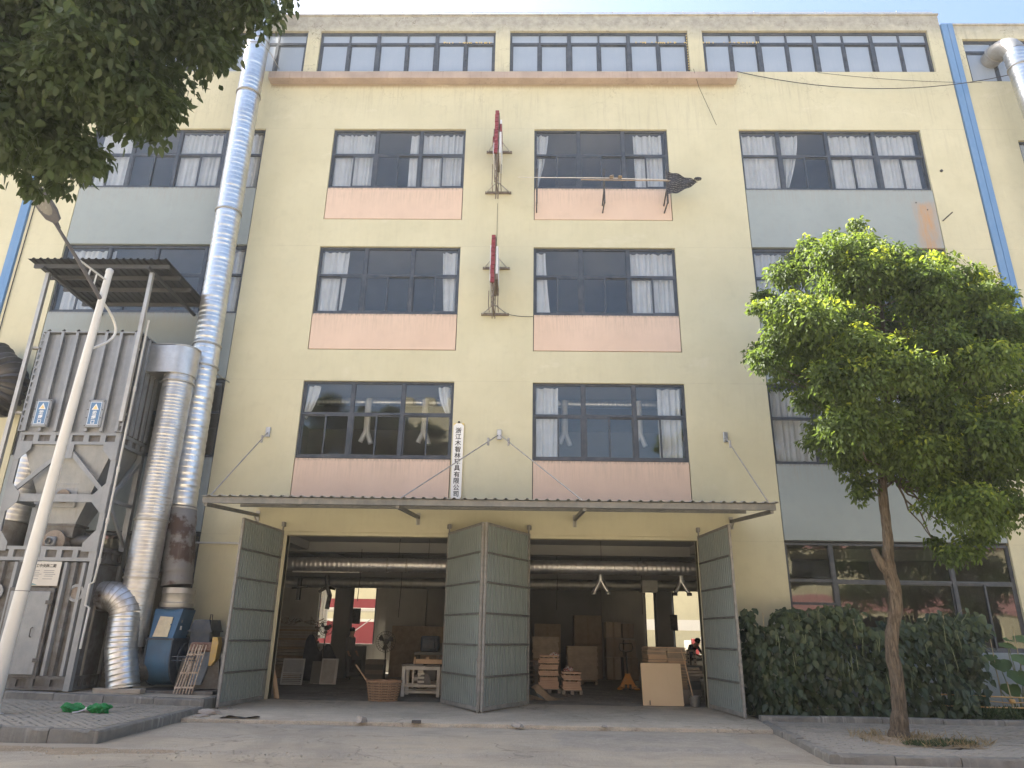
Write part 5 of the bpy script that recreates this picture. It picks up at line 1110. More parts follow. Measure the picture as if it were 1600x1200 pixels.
# open middle stage: hopper, neck and rotary valve
hp = MB(); hx, hy = (X0+X1)/2, (Y0+Y1)/2
def frustum(mb, z0, z1, a0, b0, a1, b1, cx=hx, cy=hy):
    vs = [(cx-a0, cy-b0, z0), (cx+a0, cy-b0, z0), (cx+a0, cy+b0, z0), (cx-a0, cy+b0, z0), (cx-a1, cy-b1, z1), (cx+a1, cy-b1, z1), (cx+a1, cy+b1, z1), (cx-a1, cy+b1, z1)]
    mb.add(vs, [(0, 3, 2, 1), (4, 5, 6, 7), (0, 1, 5, 4), (1, 2, 6, 5), (2, 3, 7, 6), (3, 0, 4, 7)])
frustum(hp, 3.92, 5.78, .36, .24, 1.12, .55); hopper = hp.build('hopper', M['steel_paint'], dc)
mb = MB(); mb.box(hx-.28, hx+.34, Y0+.22, Y0+.25, 4.3, 4.85)
for q in ((hx-.28, hx+.34, 4.83, 4.86), (hx-.28, hx+.34, 4.29, 4.32)): mb.box(q[0], q[1], Y0+.2, Y0+.23, q[2], q[3])
mb.build('hatch', M['steel_paint'], hopper)
MB().lathe([(.16, 0), (.16, .07)], (hx+.05, Y0+.15, 4.55), 14, 'Y').build('rust_patch', M['rust'], hopper, smooth=40)
mb = MB(); frustum(mb, 3.62, 3.92, .34, .22, .36, .24); mb.box(hx-.4, hx+.4, hy-.28, hy+.28, 3.88, 3.93); mb.build('neck', M['steel_dirty'], dc)
mb = MB(); mb.lathe([(.1, -.36), (.27, -.34), (.27, -.3), (.24, -.28), (.24, .28), (.27, .3), (.27, .34), (.1, .36)], (hx, hy, 3.5), 22, 'Y'); rv = mb.build('rotary_valve', M['rust'], dc, smooth=40)
mb = MB(); mb.cbox(hx-.11, hx+.11, hy-.46, hy-.37, 3.39, 3.61, .02); mb.lathe([(.075, -.52), (.075, -.45), (.05, -.45), (.05, -.52)], (hx, hy, 3.5), 14, 'Y', False); mb.build('bearing', M['steel_paint'], rv, smooth=40)
mb = MB(); mb.lathe([(.13, .26), (.15, .3), (.15, .85), (.12, .9)], (hx, hy, 3.55), 14, 'X'); mb.build('valve_motor', M['steel_dirty'], dc, smooth=40)
# braces
zb, zt, zm = 4.48, 5.74, 4.48
mb = MB(); mb.box(X0+.1, X1-.1, Y0+.01, Y0+.05, zm-.09, zm+.09); mb.build('brace', M['steel_paint'], dc)
for s in (-1, 1):
    mb = MB(); mb.beam((hx+s*.1, Y0+.03, zt-.15), (hx+s*1.08, Y0+.03, zm+.14), .1, .05, (0, 1, 0)); mb.build('brace', M['steel_paint'], dc)
    ex = hx+s*1.17
    for z, hh in ((zm, .34), (5.6, .22), (3.5, .24)):
        mb = MB(); mb.prism([(ex+s*.06, z-hh), (ex+s*.06, z+hh), (ex-s*.06, z+hh), (ex-s*.3, z+.09 if z == zm else (z+hh if z > 5 else z-hh*.2)), (ex-s*.3, z-.09 if z == zm else (z+hh*.2 if z > 5 else z-hh)), (ex-s*.06, z-hh)], Y0-.015, Y0-.003, 'Y'); mb.build('gusset', M['steel_paint'], dc)
MB().box(hx-.16, hx+.16, Y0-.013, Y0-.002, zt-.32, zt+.02).build('gusset', M['steel_paint'], dc)
MB().beam((X0+.3, Y1-.1, 5.7), (hx-.1, Y1-.1, 3.7), .07, .05, (0, 1, 0)).build('brace', M['steel_paint'], dc)
for p, q in (((X1-.03, Y0+.1, 4.5), (X1-.03, Y1-.05, 5.6)), ((X1-.03, Y0+.1, 4.4), (X1-.03, Y1-.1, 3.5)), ((X1-.03, Y0+.1, 4.46), (X1-.03, Y1-.1, 4.46)), ((X0+.03, Y0+.1, 4.46), (X0+.03, Y1-.1, 4.46))):
    MB().beam(p, q, .08, .05, (1, 0, 0)).build('brace', M['steel_paint'], dc)
MB().box(X1-.06, X1-.02, Y0+.02, Y0+.3, 4.3, 4.62).build('gusset', M['steel_paint'], dc)
# upper filter house: six pressed panels between ribs
UZ0, UZ1 = 6.07, 8.62; nP = 6; pw = (X1-X0-.24)/nP
for i in range(nP):
    a = X0+.12+pw*i
    mb = MB(); mb.add([(a+.03, Y0+.03, UZ0), (a+pw*.5, Y0+.015, UZ0), (a+pw-.03, Y0+.03, UZ0), (a+.03, Y0+.03, UZ1), (a+pw*.5, Y0+.015, UZ1), (a+pw-.03, Y0+.03, UZ1), (a+.03, Y0+.06, UZ0), (a+pw-.03, Y0+.06, UZ0), (a+.03, Y0+.06, UZ1), (a+pw-.03, Y0+.06, UZ1)], [(0, 1, 4, 3), (1, 2, 5, 4), (6, 8, 9, 7), (0, 3, 8, 6), (2, 7, 9, 5), (3, 4, 5, 9, 8), (0, 6, 7, 2, 1)])
    mb.build('house_panel', M['steel_paint'], dc)
for i in range(nP+1):
    a = X0+.12+pw*i
    mb = MB(); mb.box(a-.03, a-.012, Y0-.075, Y0+.06, UZ0, UZ1+.03); mb.box(a-.03, a+.045, Y0-.078, Y0-.068, UZ0, UZ1+.03); mb.box(a-.01, a+.03, Y0+.012, Y0+.06, UZ0, UZ1); mb.build('rib', M['steel_paint'], dc)
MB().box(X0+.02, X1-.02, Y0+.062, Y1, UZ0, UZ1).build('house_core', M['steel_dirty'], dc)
mb = MB(); mb.box(X0-.02, X1+.02, Y0-.06, Y1+.02, UZ1+.03, UZ1+.06); mb.build('house_lid', M['steel_paint'], dc)
for i in range(7):
    a = X0+.12+pw*i; MB().prism([(Y0-.09, UZ1+.06), (Y0-.02, UZ1+.13), (Y0+.1, UZ1+.06)], a-.03, a+.0, 'X').build('lid_clip', M['black'], dc)
# perforated corner strips
def perf_strip(x0, x1, y, axis='X', n=14):
    mb = MB(); w = x1-x0
    def bx(a, b, c, e, k0=0.0, k1=.02):
        if axis == 'X': mb.box(a, b, y+k0, y+k1, c, e)
        else: mb.box(y-k1, y-k0, a, b, c, e)
    bx(x0, x0+w*.27, UZ0, UZ1); bx(x1-w*.27, x1, UZ0, UZ1); bx(x0+w*.27, x1-w*.27, UZ0, UZ1, .035, .045)
    H = (UZ1-UZ0)/n
    for i in range(n+1): bx(x0+w*.27, x1-w*.27, max(UZ0, UZ0+H*i-H*.17), min(UZ1, UZ0+H*i+H*.17), .001, .02)
    mb.build('perforated_strip', M['steel_paint'], dc)
perf_strip(X0-.04, X0+.075, Y0-.05); perf_strip(X1-.085, X1+.02, Y0-.05)
MB().box(X1-.02, X1-.005, Y0+.05, Y1, UZ0, UZ1).build('side_panel', M['steel_dirty'], dc)
for k, y in enumerate((Y0+.08, Y0+.3, Y0+.52, Y0+.78, Y0+1.0)):
    mb = MB(); mb.box(X1-.004, X1+.045, y, y+.02, UZ0, UZ1); mb.box(X1+.03, X1+.045, y+.02, y+.1, UZ0, UZ1)
    for i in range(12): mb.box(X1+.045, X1+.06, y+.04, y+.07, UZ0+.12+i*.2, UZ0+.2+i*.2)
    mb.build('side_rib', M['steel_paint'], dc)
# vent labels
for cx in (-11.72, -10.42):
    b = MB(); b.cbox(cx-.2, cx+.2, Y0-.11, Y0-.04, 6.16, 6.86, .012); bx_ = b.build('vent_box', M['steel_paint'], dc, label='framed blue explosion vent label')
    MB().box(cx-.145, cx+.145, Y0-.116, Y0-.111, 6.22, 6.8).build('label_plate', M['label_blue'], bx_)
    mb = MB(); q = Y0-.118
    for (a, b_, c, e) in ((cx-.135, cx+.135, 6.225, 6.235), (cx-.135, cx+.135, 6.785, 6.795), (cx-.135, cx-.126, 6.235, 6.785), (cx+.126, cx+.135, 6.235, 6.785)): mb.box(a, b_, q, q+.002, c, e)
    mb.build('label_border', M['label_white'], bx_)
    mb = MB(); mb.prism([(cx-.085, 6.6), (cx+.085, 6.6), (cx, 6.755)], Y0-.119, Y0-.1165, 'Y'); mb.build('warning_triangle', M['label_white'], bx_)
    mb = MB(); mb.prism([(cx-.055, 6.615), (cx+.055, 6.615), (cx, 6.715)], Y0-.1205, Y0-.119, 'Y'); mb.build('warning_mark', M['label_yellow'], bx_)
    me = text_mesh('泄\n爆\n口', .105, M['label_white'], 'lettering', .001); o = bpy.data.objects.new('lettering', me); COL.objects.link(o); o.parent = bx_; o.rotation_euler = (R(90), 0, 0); o.location = Vector((cx, Y0-.119, 6.41)) - org(dc)
    bb = [v.co for v in me.vertices]; cyy = (max(v.y for v in bb)+min(v.y for v in bb))/2; hh = max(v.y for v in bb)-min(v.y for v in bb); k = .33/hh; o.scale = (k, k, 1); o.location.z -= cyy*k
    mb = MB()
    for z in (6.2, 6.4, 6.6, 6.82):
        for sx in (-.175, .175): mb.lathe([(.014, 0), (.014, .012)], (cx+sx, Y0-.124, z), 6, 'Y')
    mb.build('bolt', M['black'], bx_)
# thin water pipe with fittings on the right corner, and the rain roof
mb = MB(); mb.tube([(X1+.12, Y0-.05, 9.0), (X1+.12, Y0-.05, 3.0), (X1+.10, Y0-.05, 2.6), (X1+.02, Y0-.06, 2.55), (X1+.02, Y0-.06, 2.1), (X1+.12, Y0-.06, 2.05), (X1+.1, Y0-.05, 1.2)], .026, 8)
for z in (7.1, 5.1, 3.9, 3.0): mb.lathe([(.038, 0), (.038, .12)], (X1+.12, Y0-.05, z), 8)
mb.build('pipe', M['pvc'], dc, smooth=50)
rf = thing('machine_roof', 'flat corrugated steel rain roof on posts above the dust collector', 'roof', (-11, -1.6, 10.4))
RX0, RX1, RY0, RY1 = -12.78, -9.2, -2.85, -.35
n = 5
for i in range(n):
    a = RX0+(RX1-RX0)*i/n; b = RX0+(RX1-RX0)*(i+1)/n+.02; prof = []
    for k in range(4):
        u = a+(b-a)*k/4; w = (b-a)/4; prof += [(u, 0), (u+w*.55, 0), (u+w*.68, .035), (u+w*.86, .035)]
    prof.append((b, 0)); dz = .003*(i % 2); m = len(prof)
    vs = [(x, yy, zz+z+dz+th) for th in (0, -.005) for yy, zz in ((RY0, 10.5), (RY1, 10.44)) for x, z in prof]
    fs = [(j, j+1, m+j+1, m+j) for j in range(m-1)] + [(2*m+j, 3*m+j, 3*m+j+1, 2*m+j+1) for j in range(m-1)] + [(j, 2*m+j, 2*m+j+1, j+1) for j in range(m-1)]
    MB().add(vs, fs).build('roof_sheet', M['roof_sheet'], rf)
for y in (RY0+.25, RY0+.85, RY0+1.5, RY1-.12): MB().box(RX0+.03, RX1-.03, y-.03, y+.03, 10.37-(y-RY0)*.024, 10.475-(y-RY0)*.024).build('purlin', M['roof_steel'], rf)
for x in (RX0+.35, RX1-.5): MB().beam((x, RY0+.1, 10.33), (x, -.005, 10.27), .06, .08).build('rafter', M['roof_steel'], rf)
for x, y, z in ((RX0+.35, -2.47, 3.1), (RX1-.5, -2.5, 6.3)):
    MB().box(x-.045, x+.045, y-.045, y+.045, z, 10.3).build('post', M['galv_dull'], rf)
    for zz in (6.5, 8.2): MB().box(min(x, x+(.1 if x < -11 else -.1)), max(x, x+(.2 if x < -11 else -.1)), y+.045, y+.16, zz, zz+.05).build('post_bracket', M['galv_dull'], rf)

# ------------------------------------------------------------------ ducts
def flange(mb, c, r, axis='Z', w=.03, e=.05): mb.lathe([(r, -w), (r+e, -w), (r+e, w), (r, w)], c, 24, axis, False)
td = thing('exhaust_stack', 'tall shiny spiral steel exhaust duct rising along the wall past the roof', 'duct', (-8.8, -.85, 2.0))
path = [(-8.78, -.82, 24.0), (-8.84, -.82, 17.5), (-8.82, -.82, 13.2), (-8.76, -.85, 8.95), (-8.74, -.85, 8.3)]
MB().duct(path, .345, 26, .15, .0055, .008).build('duct_section', M['galv_new'], td, smooth=50)
MB().duct([(-8.74, -.85, 8.3), (-8.68, -.88, 4.55)], .345, 26, .155, .006, .008).build('duct_section', M['galv_new'], td, smooth=50)
for p in ((-8.83, -.82, 19.55), (-8.84, -.82, 17.5), (-8.82, -.82, 13.2), (-8.76, -.85, 8.95), (-8.745, -.85, 8.32), (-8.68, -.88, 4.5)):
    mb = MB(); flange(mb, p, .345, w=.02, e=.035); mb.build('flange', M['galv_dull'], td, smooth=40)
MB().duct([(-8.68, -.88, 4.48), (-8.6, -.92, 4.0), (-8.42, -.98, 2.62)], .36, 26, .26, .012, .012).build('duct_section', M['brown_wrap'], td, smooth=50, label='lower section wrapped in brown rusted sheet')
mb = MB(); mb.lathe([(.37, 0), (.385, .05), (.385, .1), (.36, .12), (.36, .3), (.375, .32), (.365, .45)], (-8.33, -1.0, 2.12), 26); mb.build('reducer', M['galv_dull'], td, smooth=40)
for z in (19.3, 8.2):
    mb = MB(); mb.tube([(-9.25, -.02, z), (-9.2, -.7, z), (-9.0, -1.18, z), (-8.6, -1.18, z), (-8.42, -.7, z), (-8.36, -.02, z)], .014, 6); mb.build('clamp', M['galv_dull'], td)
cd = thing('collector_duct', 'wide spiral steel duct dropping from a square elbow box beside the collector', 'duct', (-9.05, -1.5, 1.0))
MB().duct([(-9.02, -1.5, 7.8), (-9.06, -1.5, 2.4), (-9.08, -1.48, 1.25)], .37, 26, .085, .004, .004).build('duct_section', M['galv'], cd, smooth=50)
for z, xx in ((7.62, -9.02), (4.1, -9.05), (2.75, -9.055)):
    mb = MB(); flange(mb, (xx, -1.5, z), .37, w=.02, e=.03); mb.build('flange', M['galv_dull'], cd, smooth=40)
arc = [(-9.05+.43*math.cos(a), -1.5-.43*math.sin(a)) for a in [math.pi*.5 - math.pi*i/12 for i in range(13)]]
poly = [(-9.75, -1.93), (-9.05, -1.93)] + [(-9.05+.43*math.sin(math.pi*i/12), -1.5-.43*math.cos(math.pi*i/12)) for i in range(1, 12)] + [(-9.05, -1.07), (-9.75, -1.07)]
MB().prism(poly, 7.8, 8.55, 'Z').build('elbow_box', M['galv'], cd, smooth=30)
mb = MB(); mb.prism([(x*1.0+.0+(.02 if x > -9.1 else 0), y*1.0+(.0)) for x, y in poly], 8.53, 8.57, 'Z'); mb.build('box_seam', M['galv_dull'], cd)
mb = MB(); mb.tube([(-9.08, -1.48, 1.25), (-9.05, -1.45, .95), (-8.85, -1.3, .8), (-8.5, -1.1, .9)], .36, 20); mb.build('suction_elbow', M['black'], cd, smooth=50)
ed = thing('open_elbow', 'short shiny spiral elbow duct bent down with an open lower end', 'duct', (-9.05, -1.75, .45))
ap = [(-9.78, -1.7, 2.33), (-9.55, -1.72, 2.33)]
for i in range(1, 7):
    a = R(15*i)*.93; ap.append((-9.55+.42*math.sin(a), -1.72, 2.33-.42*(1-math.cos(a))))
mbp = MB(); mbp.tube(ap, [.335]*2+[.34]*6, 22, False); mbp.build('elbow', M['galv_stain'], ed, smooth=30)
mb = MB()
for i in range(1, 8):
    p, q = Vector(ap[i-1]), Vector(ap[i]); 
    d = (Vector(ap[min(i+1, 7)])-p).normalized(); mb.tube([q-d*.012, q+d*.012], .35, 22, False)
mb.build('seam', M['galv_dull'], ed, smooth=60)
e = Vector(ap[-1]); MB().duct([e, (-9.07, -1.76, 1.2), (-8.86, -1.78, .42)], .335, 24, .105, .008, .004).build('duct_section', M['galv_new'], ed, smooth=50)
MB().tube([(-8.86, -1.78, .44), (-8.855, -1.78, .40)], .345, 24, False).build('rim', M['galv'], ed, smooth=50)
sd = thing('shadow_duct', 'silver spiral duct half hidden behind the left legs of the collector', 'duct', (-12.75, -1.0, .4))
sd.name = 'side_duct'; ORG['side_duct'] = Vector((-12.75, -1.0, .4))
MB().duct([(-12.62, -1.05, 5.75), (-12.75, -1.05, 4.1)], .36, 20, .12).build('duct_section', M['galv'], sd, smooth=50)
mb = MB(); mb.tube([(-12.75, -1.05, 4.1), (-12.78, -1.05, 3.9)], .40, 20); mb.tube([(-12.78, -1.05, 3.9), (-12.85, -1.05, .45)], .36, 20); mb.build('lower_pipe', M['steel_dirty'], sd, smooth=50)
fx = thing('flexible_hose', 'wrinkled black flexible hose at the left edge behind the collector', 'hose', (-14.3, -.5, 7.5))
mb = MB(); pp = []; rr = []
for i in range(40):
    t = i/39; a = t*2.6; pp.append((-14.9+.75*math.sin(a), -.55, 8.75-1.5*t)); rr.append(.42+.045*math.sin(i*1.9)+.02*math.sin(i*.7))
mb.tube(pp, rr, 18); mb.build('hose', M['aluflex'], fx, smooth=50)
# elbow duct at the top right of the wing
rd = thing('roof_duct', 'shiny spiral elbow duct leaving the top window of the right wing', 'duct', (15.2, -.7, 19))
pp = [(15.17, .12, 19.75), (15.19, -.25, 19.75)] + [(15.2+.02*i, -.25-.48*math.sin(R(15*i)), 19.75-.48*(1-math.cos(R(15*i)))) for i in range(1, 7)]
MB().tube(pp, .30, 22).build('elbow', M['galv_dull'], rd, smooth=30)
MB().duct([pp[-1], (15.55, -.78, 14.0), (15.8, -.8, 8.0)], .30, 22, .13, .007, .003).build('duct_section', M['galv_new'], rd, smooth=50)
mb = MB(); flange(mb, (15.18, -.2, 19.75), .30, 'Y', .02, .05); flange(mb, (15.345, -.74, 18.65), .30, 'Z', .02, .03); mb.build('flange', M['galv_dull'], rd, smooth=40)
# junk grille between duct and fan
pt = MB(); pt.box(-9.95, -9.75, -1.95, -1.9, .34, 2.2); o = pt.build('leaning_plank', M['wood_grey']); tag(o, 'grey weathered plank standing between the collector and the open elbow duct', 'plank')
o = MB().cbox(-9.35, -8.3, -2.1, -1.85, .30, .40, .01).build('timber_block', M['wood_grey']); tag(o, 'low grey timber lying under the open elbow duct', 'timber')
o = MB().box(-9.7, -8.95, -1.22, -1.18, .33, 1.6).build('dark_board', M['steel_dirty']); tag(o, 'dark sheet board standing behind the open elbow duct', 'board')

# ------------------------------------------------------------------ blue centrifugal fan
fan = thing('blower_fan', 'blue centrifugal blower with cream label plate and dark motor on the platform', 'blower', (-8.2, -1.0, .3))
FX0, FX1, FY, FZ = -8.6, -8.02, -.95, 1.0
sc_ = []
for i in range(25):
    a = R(-90 - 250*i/24 + 0); r = .68 + 0.0*i
    sc_.append((a, r))
prof = []
# scroll in the (Y, Z) plane, open upwards at the front
for i in range(29):
    a = R(180 + 270*i/28); r = .62-.12*i/28
    prof.append((FY + r*math.cos(a), FZ + r*math.sin(a)))
prof = [(FY-.62, 1.42)] + prof + [(FY+.12, 1.42)]
mb = MB(); mb.prism(prof, FX0, FX1, 'X'); mb.build('volute', M['blue_fan'], fan, smooth=30)
for x in (FX0, FX1): mb = MB(); mb.prism([(FY+(y-FY)*1.04, FZ+(z-FZ)*1.04 if z < 1.4 else z) for y, z in prof], x-.012, x+.012, 'X'); mb.build('side_plate', M['navy'], fan)
mb = MB(); mb.box(FX0-.04, FX1+.04, FY-.67, FY+.16, 1.40, 1.44); mb.build('outlet_flange', M['navy'], fan)
mb = MB(); xa, xb, ya, yb = FX0+.02, FX1-.02, FY-.61, FY+.1
cx, cy = -8.33, -1.0
vs = [(xa, ya, 1.44), (xb, ya, 1.44), (xb, yb, 1.44), (xa, yb, 1.44), (cx-.33, cy-.34, 2.08), (cx+.33, cy-.34, 2.08), (cx+.33, cy+.33, 2.08), (cx-.33, cy+.33, 2.08)]
mb.add(vs, [(0, 3, 2, 1), (4, 5, 6, 7), (0, 1, 5, 4), (1, 2, 6, 5), (2, 3, 7, 6), (3, 0, 4, 7)]); mb.build('outlet', M['blue_fan'], fan)
mb = MB(); mb.lathe([(.40, 0), (.40, .04)], (cx, cy, 2.075), 24); mb.build('top_flange', M['navy'], fan)
d = Vector((0, cy-.34-ya, 2.08-1.44)); pl_ = MB()
def onface(x, t, o=-.008): return (x, ya+d.y*t+o, 1.44+d.z*t)
pl_.add([onface(-8.50, .04, -.03), (onface(-8.16, .04, -.03)), onface(-8.16, .42, -.03), onface(-8.19, .46, -.03), onface(-8.16, .5, -.03), onface(-8.17, .72, -.03), onface(-8.47, .74, -.03)] + [onface(-8.50, .04, -.01), (onface(-8.16, .04, -.01)), onface(-8.16, .42, -.01), onface(-8.19, .46, -.01), onface(-8.16, .5, -.01), onface(-8.17, .72, -.01), onface(-8.47, .74, -.01)], [tuple(range(7)), tuple(range(13, 6, -1))] + [(i, (i+1) % 7, 7+(i+1) % 7, 7+i) for i in range(7)])
pl_.build('label_plate', M['plate_cream'], fan)
for z in (1.62, 1.78): MB().box(FX1-.03, FX1+.005, FY-.35, FY-.28, z, z+.09).build('sticker', M['label_white'] if z < 1.7 else M['ink_grey'], fan)
mb = MB(); mb.lathe([(.3, 0), (.33, .02), (.33, .06), (.1, .12), (.1, .3)], (FX1, FY, FZ), 20, 'X'); mb.build('bearing_housing', M['navy'], fan, smooth=40)
mb = MB(); mb.cbox(-7.86, -7.36, -1.12, -.55, .92, 1.62, .03); mb.prism([(-7.88, 1.6), (-7.34, 1.6), (-7.42, 1.86), (-7.78, 1.86)], -1.16, -.52, 'Y'); mb.box(-7.9, -7.32, -1.18, -.5, 1.59, 1.625)
mt = mb.build('motor_cover', M['navy'], fan); mb = MB(); mb.tube([(-7.44, -1.1, 1.84), (-7.43, -1.1, 1.98), (-7.39, -1.1, 1.98), (-7.38, -1.1, 1.7)], .014, 6); mb.build('lifting_hook', M['black'], mt)
for z in (.98, 1.06): MB().box(-7.98, -7.45, -1.55, -1.5, z-.02, z+.0).build('shelf_edge', M['navy'], fan)
MB().prism([(-8.0, .36), (-6.95, .36), (-7.05, 1.0), (-7.9, 1.0)], -1.2, -.5, 'Y').build('pedestal', M['steel_dirty'], fan)
MB().prism([(-7.65, .45), (-7.36, .45), (-7.18, 1.15), (-7.5, 1.15)], -1.27, -1.21, 'Y').build('support_plate', M['bluegrey'], fan)
mb = MB(); mb.cbox(-7.72, -7.2, -1.32, -1.1, 1.16, 1.36, .03); mb.build('belt_guard', M['red_brown'], fan)
arch = [(-7.22, .36), (-7.22, 1.1)] + [(-7.06-.17*math.cos(math.pi*i/10), 1.3+.2*math.sin(math.pi*i/10)) for i in range(11)] + [(-6.87, .36)]
MB().prism(arch, -1.1, -.62, 'Y').build('guard_arch', M['steel_dirty'], fan)
MB().prism([(-7.21, 1.48), (-7.1, 1.48), (-7.06, 1.36), (-7.08, .98), (-7.16, .86), (-7.22, .86)], -1.34, -1.11, 'Y').build('guard_end', M['yellow'], fan)
MB().box(-8.75, -6.9, -1.65, -.45, .27, .345).build('base_frame', M['steel_dirty'], fan)
# leaning grids of chipped sticks
for gi, (xb, xt, y0, nst, lab) in enumerate(((-7.72, -7.63, -1.78, 3, 'narrow ladder of chipped pale sticks leaning outermost left'), (-7.60, -7.565, -1.74, 3, 'middle ladder of chipped pale sticks leaning on the blower'), (-7.47, -7.45, -1.72, 3, 'right ladder of chipped pale sticks leaning nearest the yellow guard'))):
    t = thing('stick_ladder', lab, 'stick ladder', (xb, y0, .3), 'stick ladders leaning against the blower'); L = 1.05; w = .062
    P0 = Vector((xb, y0, .3)); P1 = Vector((xt, y0+.33, 1.3))
    for k in range(nst):
        o = Vector((w*k, .01*k, -.02*(k % 2))); MB().tube([P0+o, P0.lerp(P1, .5)+o+Vector((.008*(-1)**k, 0, 0)), P1+o+Vector((.01*(k-1), 0, .03*(k % 2)))], .0135, 6).build('stick', M['sticks'], t)
    for z in (.12, .42, .8): 
        a = P0.lerp(P1, z); MB().beam(a+Vector((-.01, -.015, 0)), a+Vector((w*(nst-1)+.01, -.01, 0)), .02, .035).build('rung', M['sticks'], t)

# ------------------------------------------------------------------ street lamp
lp = thing('street_lamp', 'white tapered street lamp pole with a long arm over the road', 'street lamp', (-9.47, -5.0, .12))
MB().tube([(-9.47, -5, .14), (-9.42, -5, 1.7), (-9.25, -5, 6.5), (-9.15, -5, 8.95)], [.135, .122, .088, .07], 18).build('pole', M['white_paint'], lp, smooth=60)
mb = MB(); mb.lathe([(.075, 0), (.08, .03), (.07, .08), (.03, .11)], (-9.15, -5, 8.94), 14); mb.build('cap', M['white_paint'], lp, smooth=50)
MB().lathe([(.22, 0), (.22, .03), (.16, .04), (.15, .2)], (-9.475, -5, .13), 18).build('base_flange', M['white_paint'], lp, smooth=40)
MB().lathe([(.119, 0), (.121, .012)], (-9.40, -5, 2.25), 18).build('joint_band', M['lamp_dark'], lp)
A0 = Vector((-9.18, -5.02, 8.28)); A1 = Vector((-9.27, -6.75, 9.08))
MB().tube([A0, A0.lerp(A1, .5)+Vector((0, 0, .02)), A1], [.042, .036, .03], 10).build('arm', M['lamp_dark'], lp, smooth=60)
B0 = Vector((-9.16, -5.04, 8.75)); B1 = A0.lerp(A1, .55)+Vector((0, 0, .03))
MB().tube([B0, B1], .02, 8).build('stay', M['white_paint'], lp, smooth=60)
for t in (.25, .42): MB().tube([A0.lerp(A1, t*.75), B0.lerp(B1, t*1.3)], .016, 6).build('strut', M['white_paint'], lp)
arc = [Vector((-9.17, -4.97, 8.2))+Vector((.0, .42*math.sin(math.pi*i/12), -1.15*i/12-.0)) for i in range(13)]
arc = [Vector((-9.16-.07*i/12+.10*math.sin(math.pi*i/12), -4.97+.55*math.sin(math.pi*(i/12)**.8), 8.25-1.1*i/12)) for i in range(13)]
MB().tube(arc, .028, 8).build('rear_hoop', M['white_paint'], lp, smooth=60)
d = (A1-A0).normalized(); x = Vector((1, 0, 0)); up = x.cross(d).normalized(); up = up if up.z > 0 else -up
def hd(l, s, u): return A1 + d*l + x*s + up*u
hb = MB(); rows = []
for l, w, h in ((-.12, .035, .04), (.02, .05, .05), (.1, .15, .075), (.3, .19, .09), (.6, .185, .085), (.8, .13, .06), (.88, .05, .03)):
    rows.append([hd(l, w*math.cos(a), h*max(-.45, math.sin(a))+.02) for a in [2*math.pi*k/14 for k in range(14)]])
vs = [v for r_ in rows for v in r_]; m = 14
hb.add(vs, [(i*m+k, i*m+(k+1) % m, (i+1)*m+(k+1) % m, (i+1)*m+k) for i in range(len(rows)-1) for k in range(m)] + [tuple(range(m)), tuple((len(rows)-1)*m+k for k in range(m))])
head = hb.build('lamp_head', M['lamp_dark'], lp, smooth=50)
lb = MB(); ring = [hd(.48+.28*math.cos(a), .14*math.sin(a), -.022) for a in [2*math.pi*k/20 for k in range(20)]]; ring2 = [p - up*.03 for p in [hd(.48+.2*math.cos(a), .1*math.sin(a), -.022) for a in [2*math.pi*k/20 for k in range(20)]]]
lb.add(ring+ring2, [(k, (k+1) % 20, 20+(k+1) % 20, 20+k) for k in range(20)] + [tuple(20+k for k in range(20))]); lb.build('lens', M['lamp_lens'], head, smooth=50)

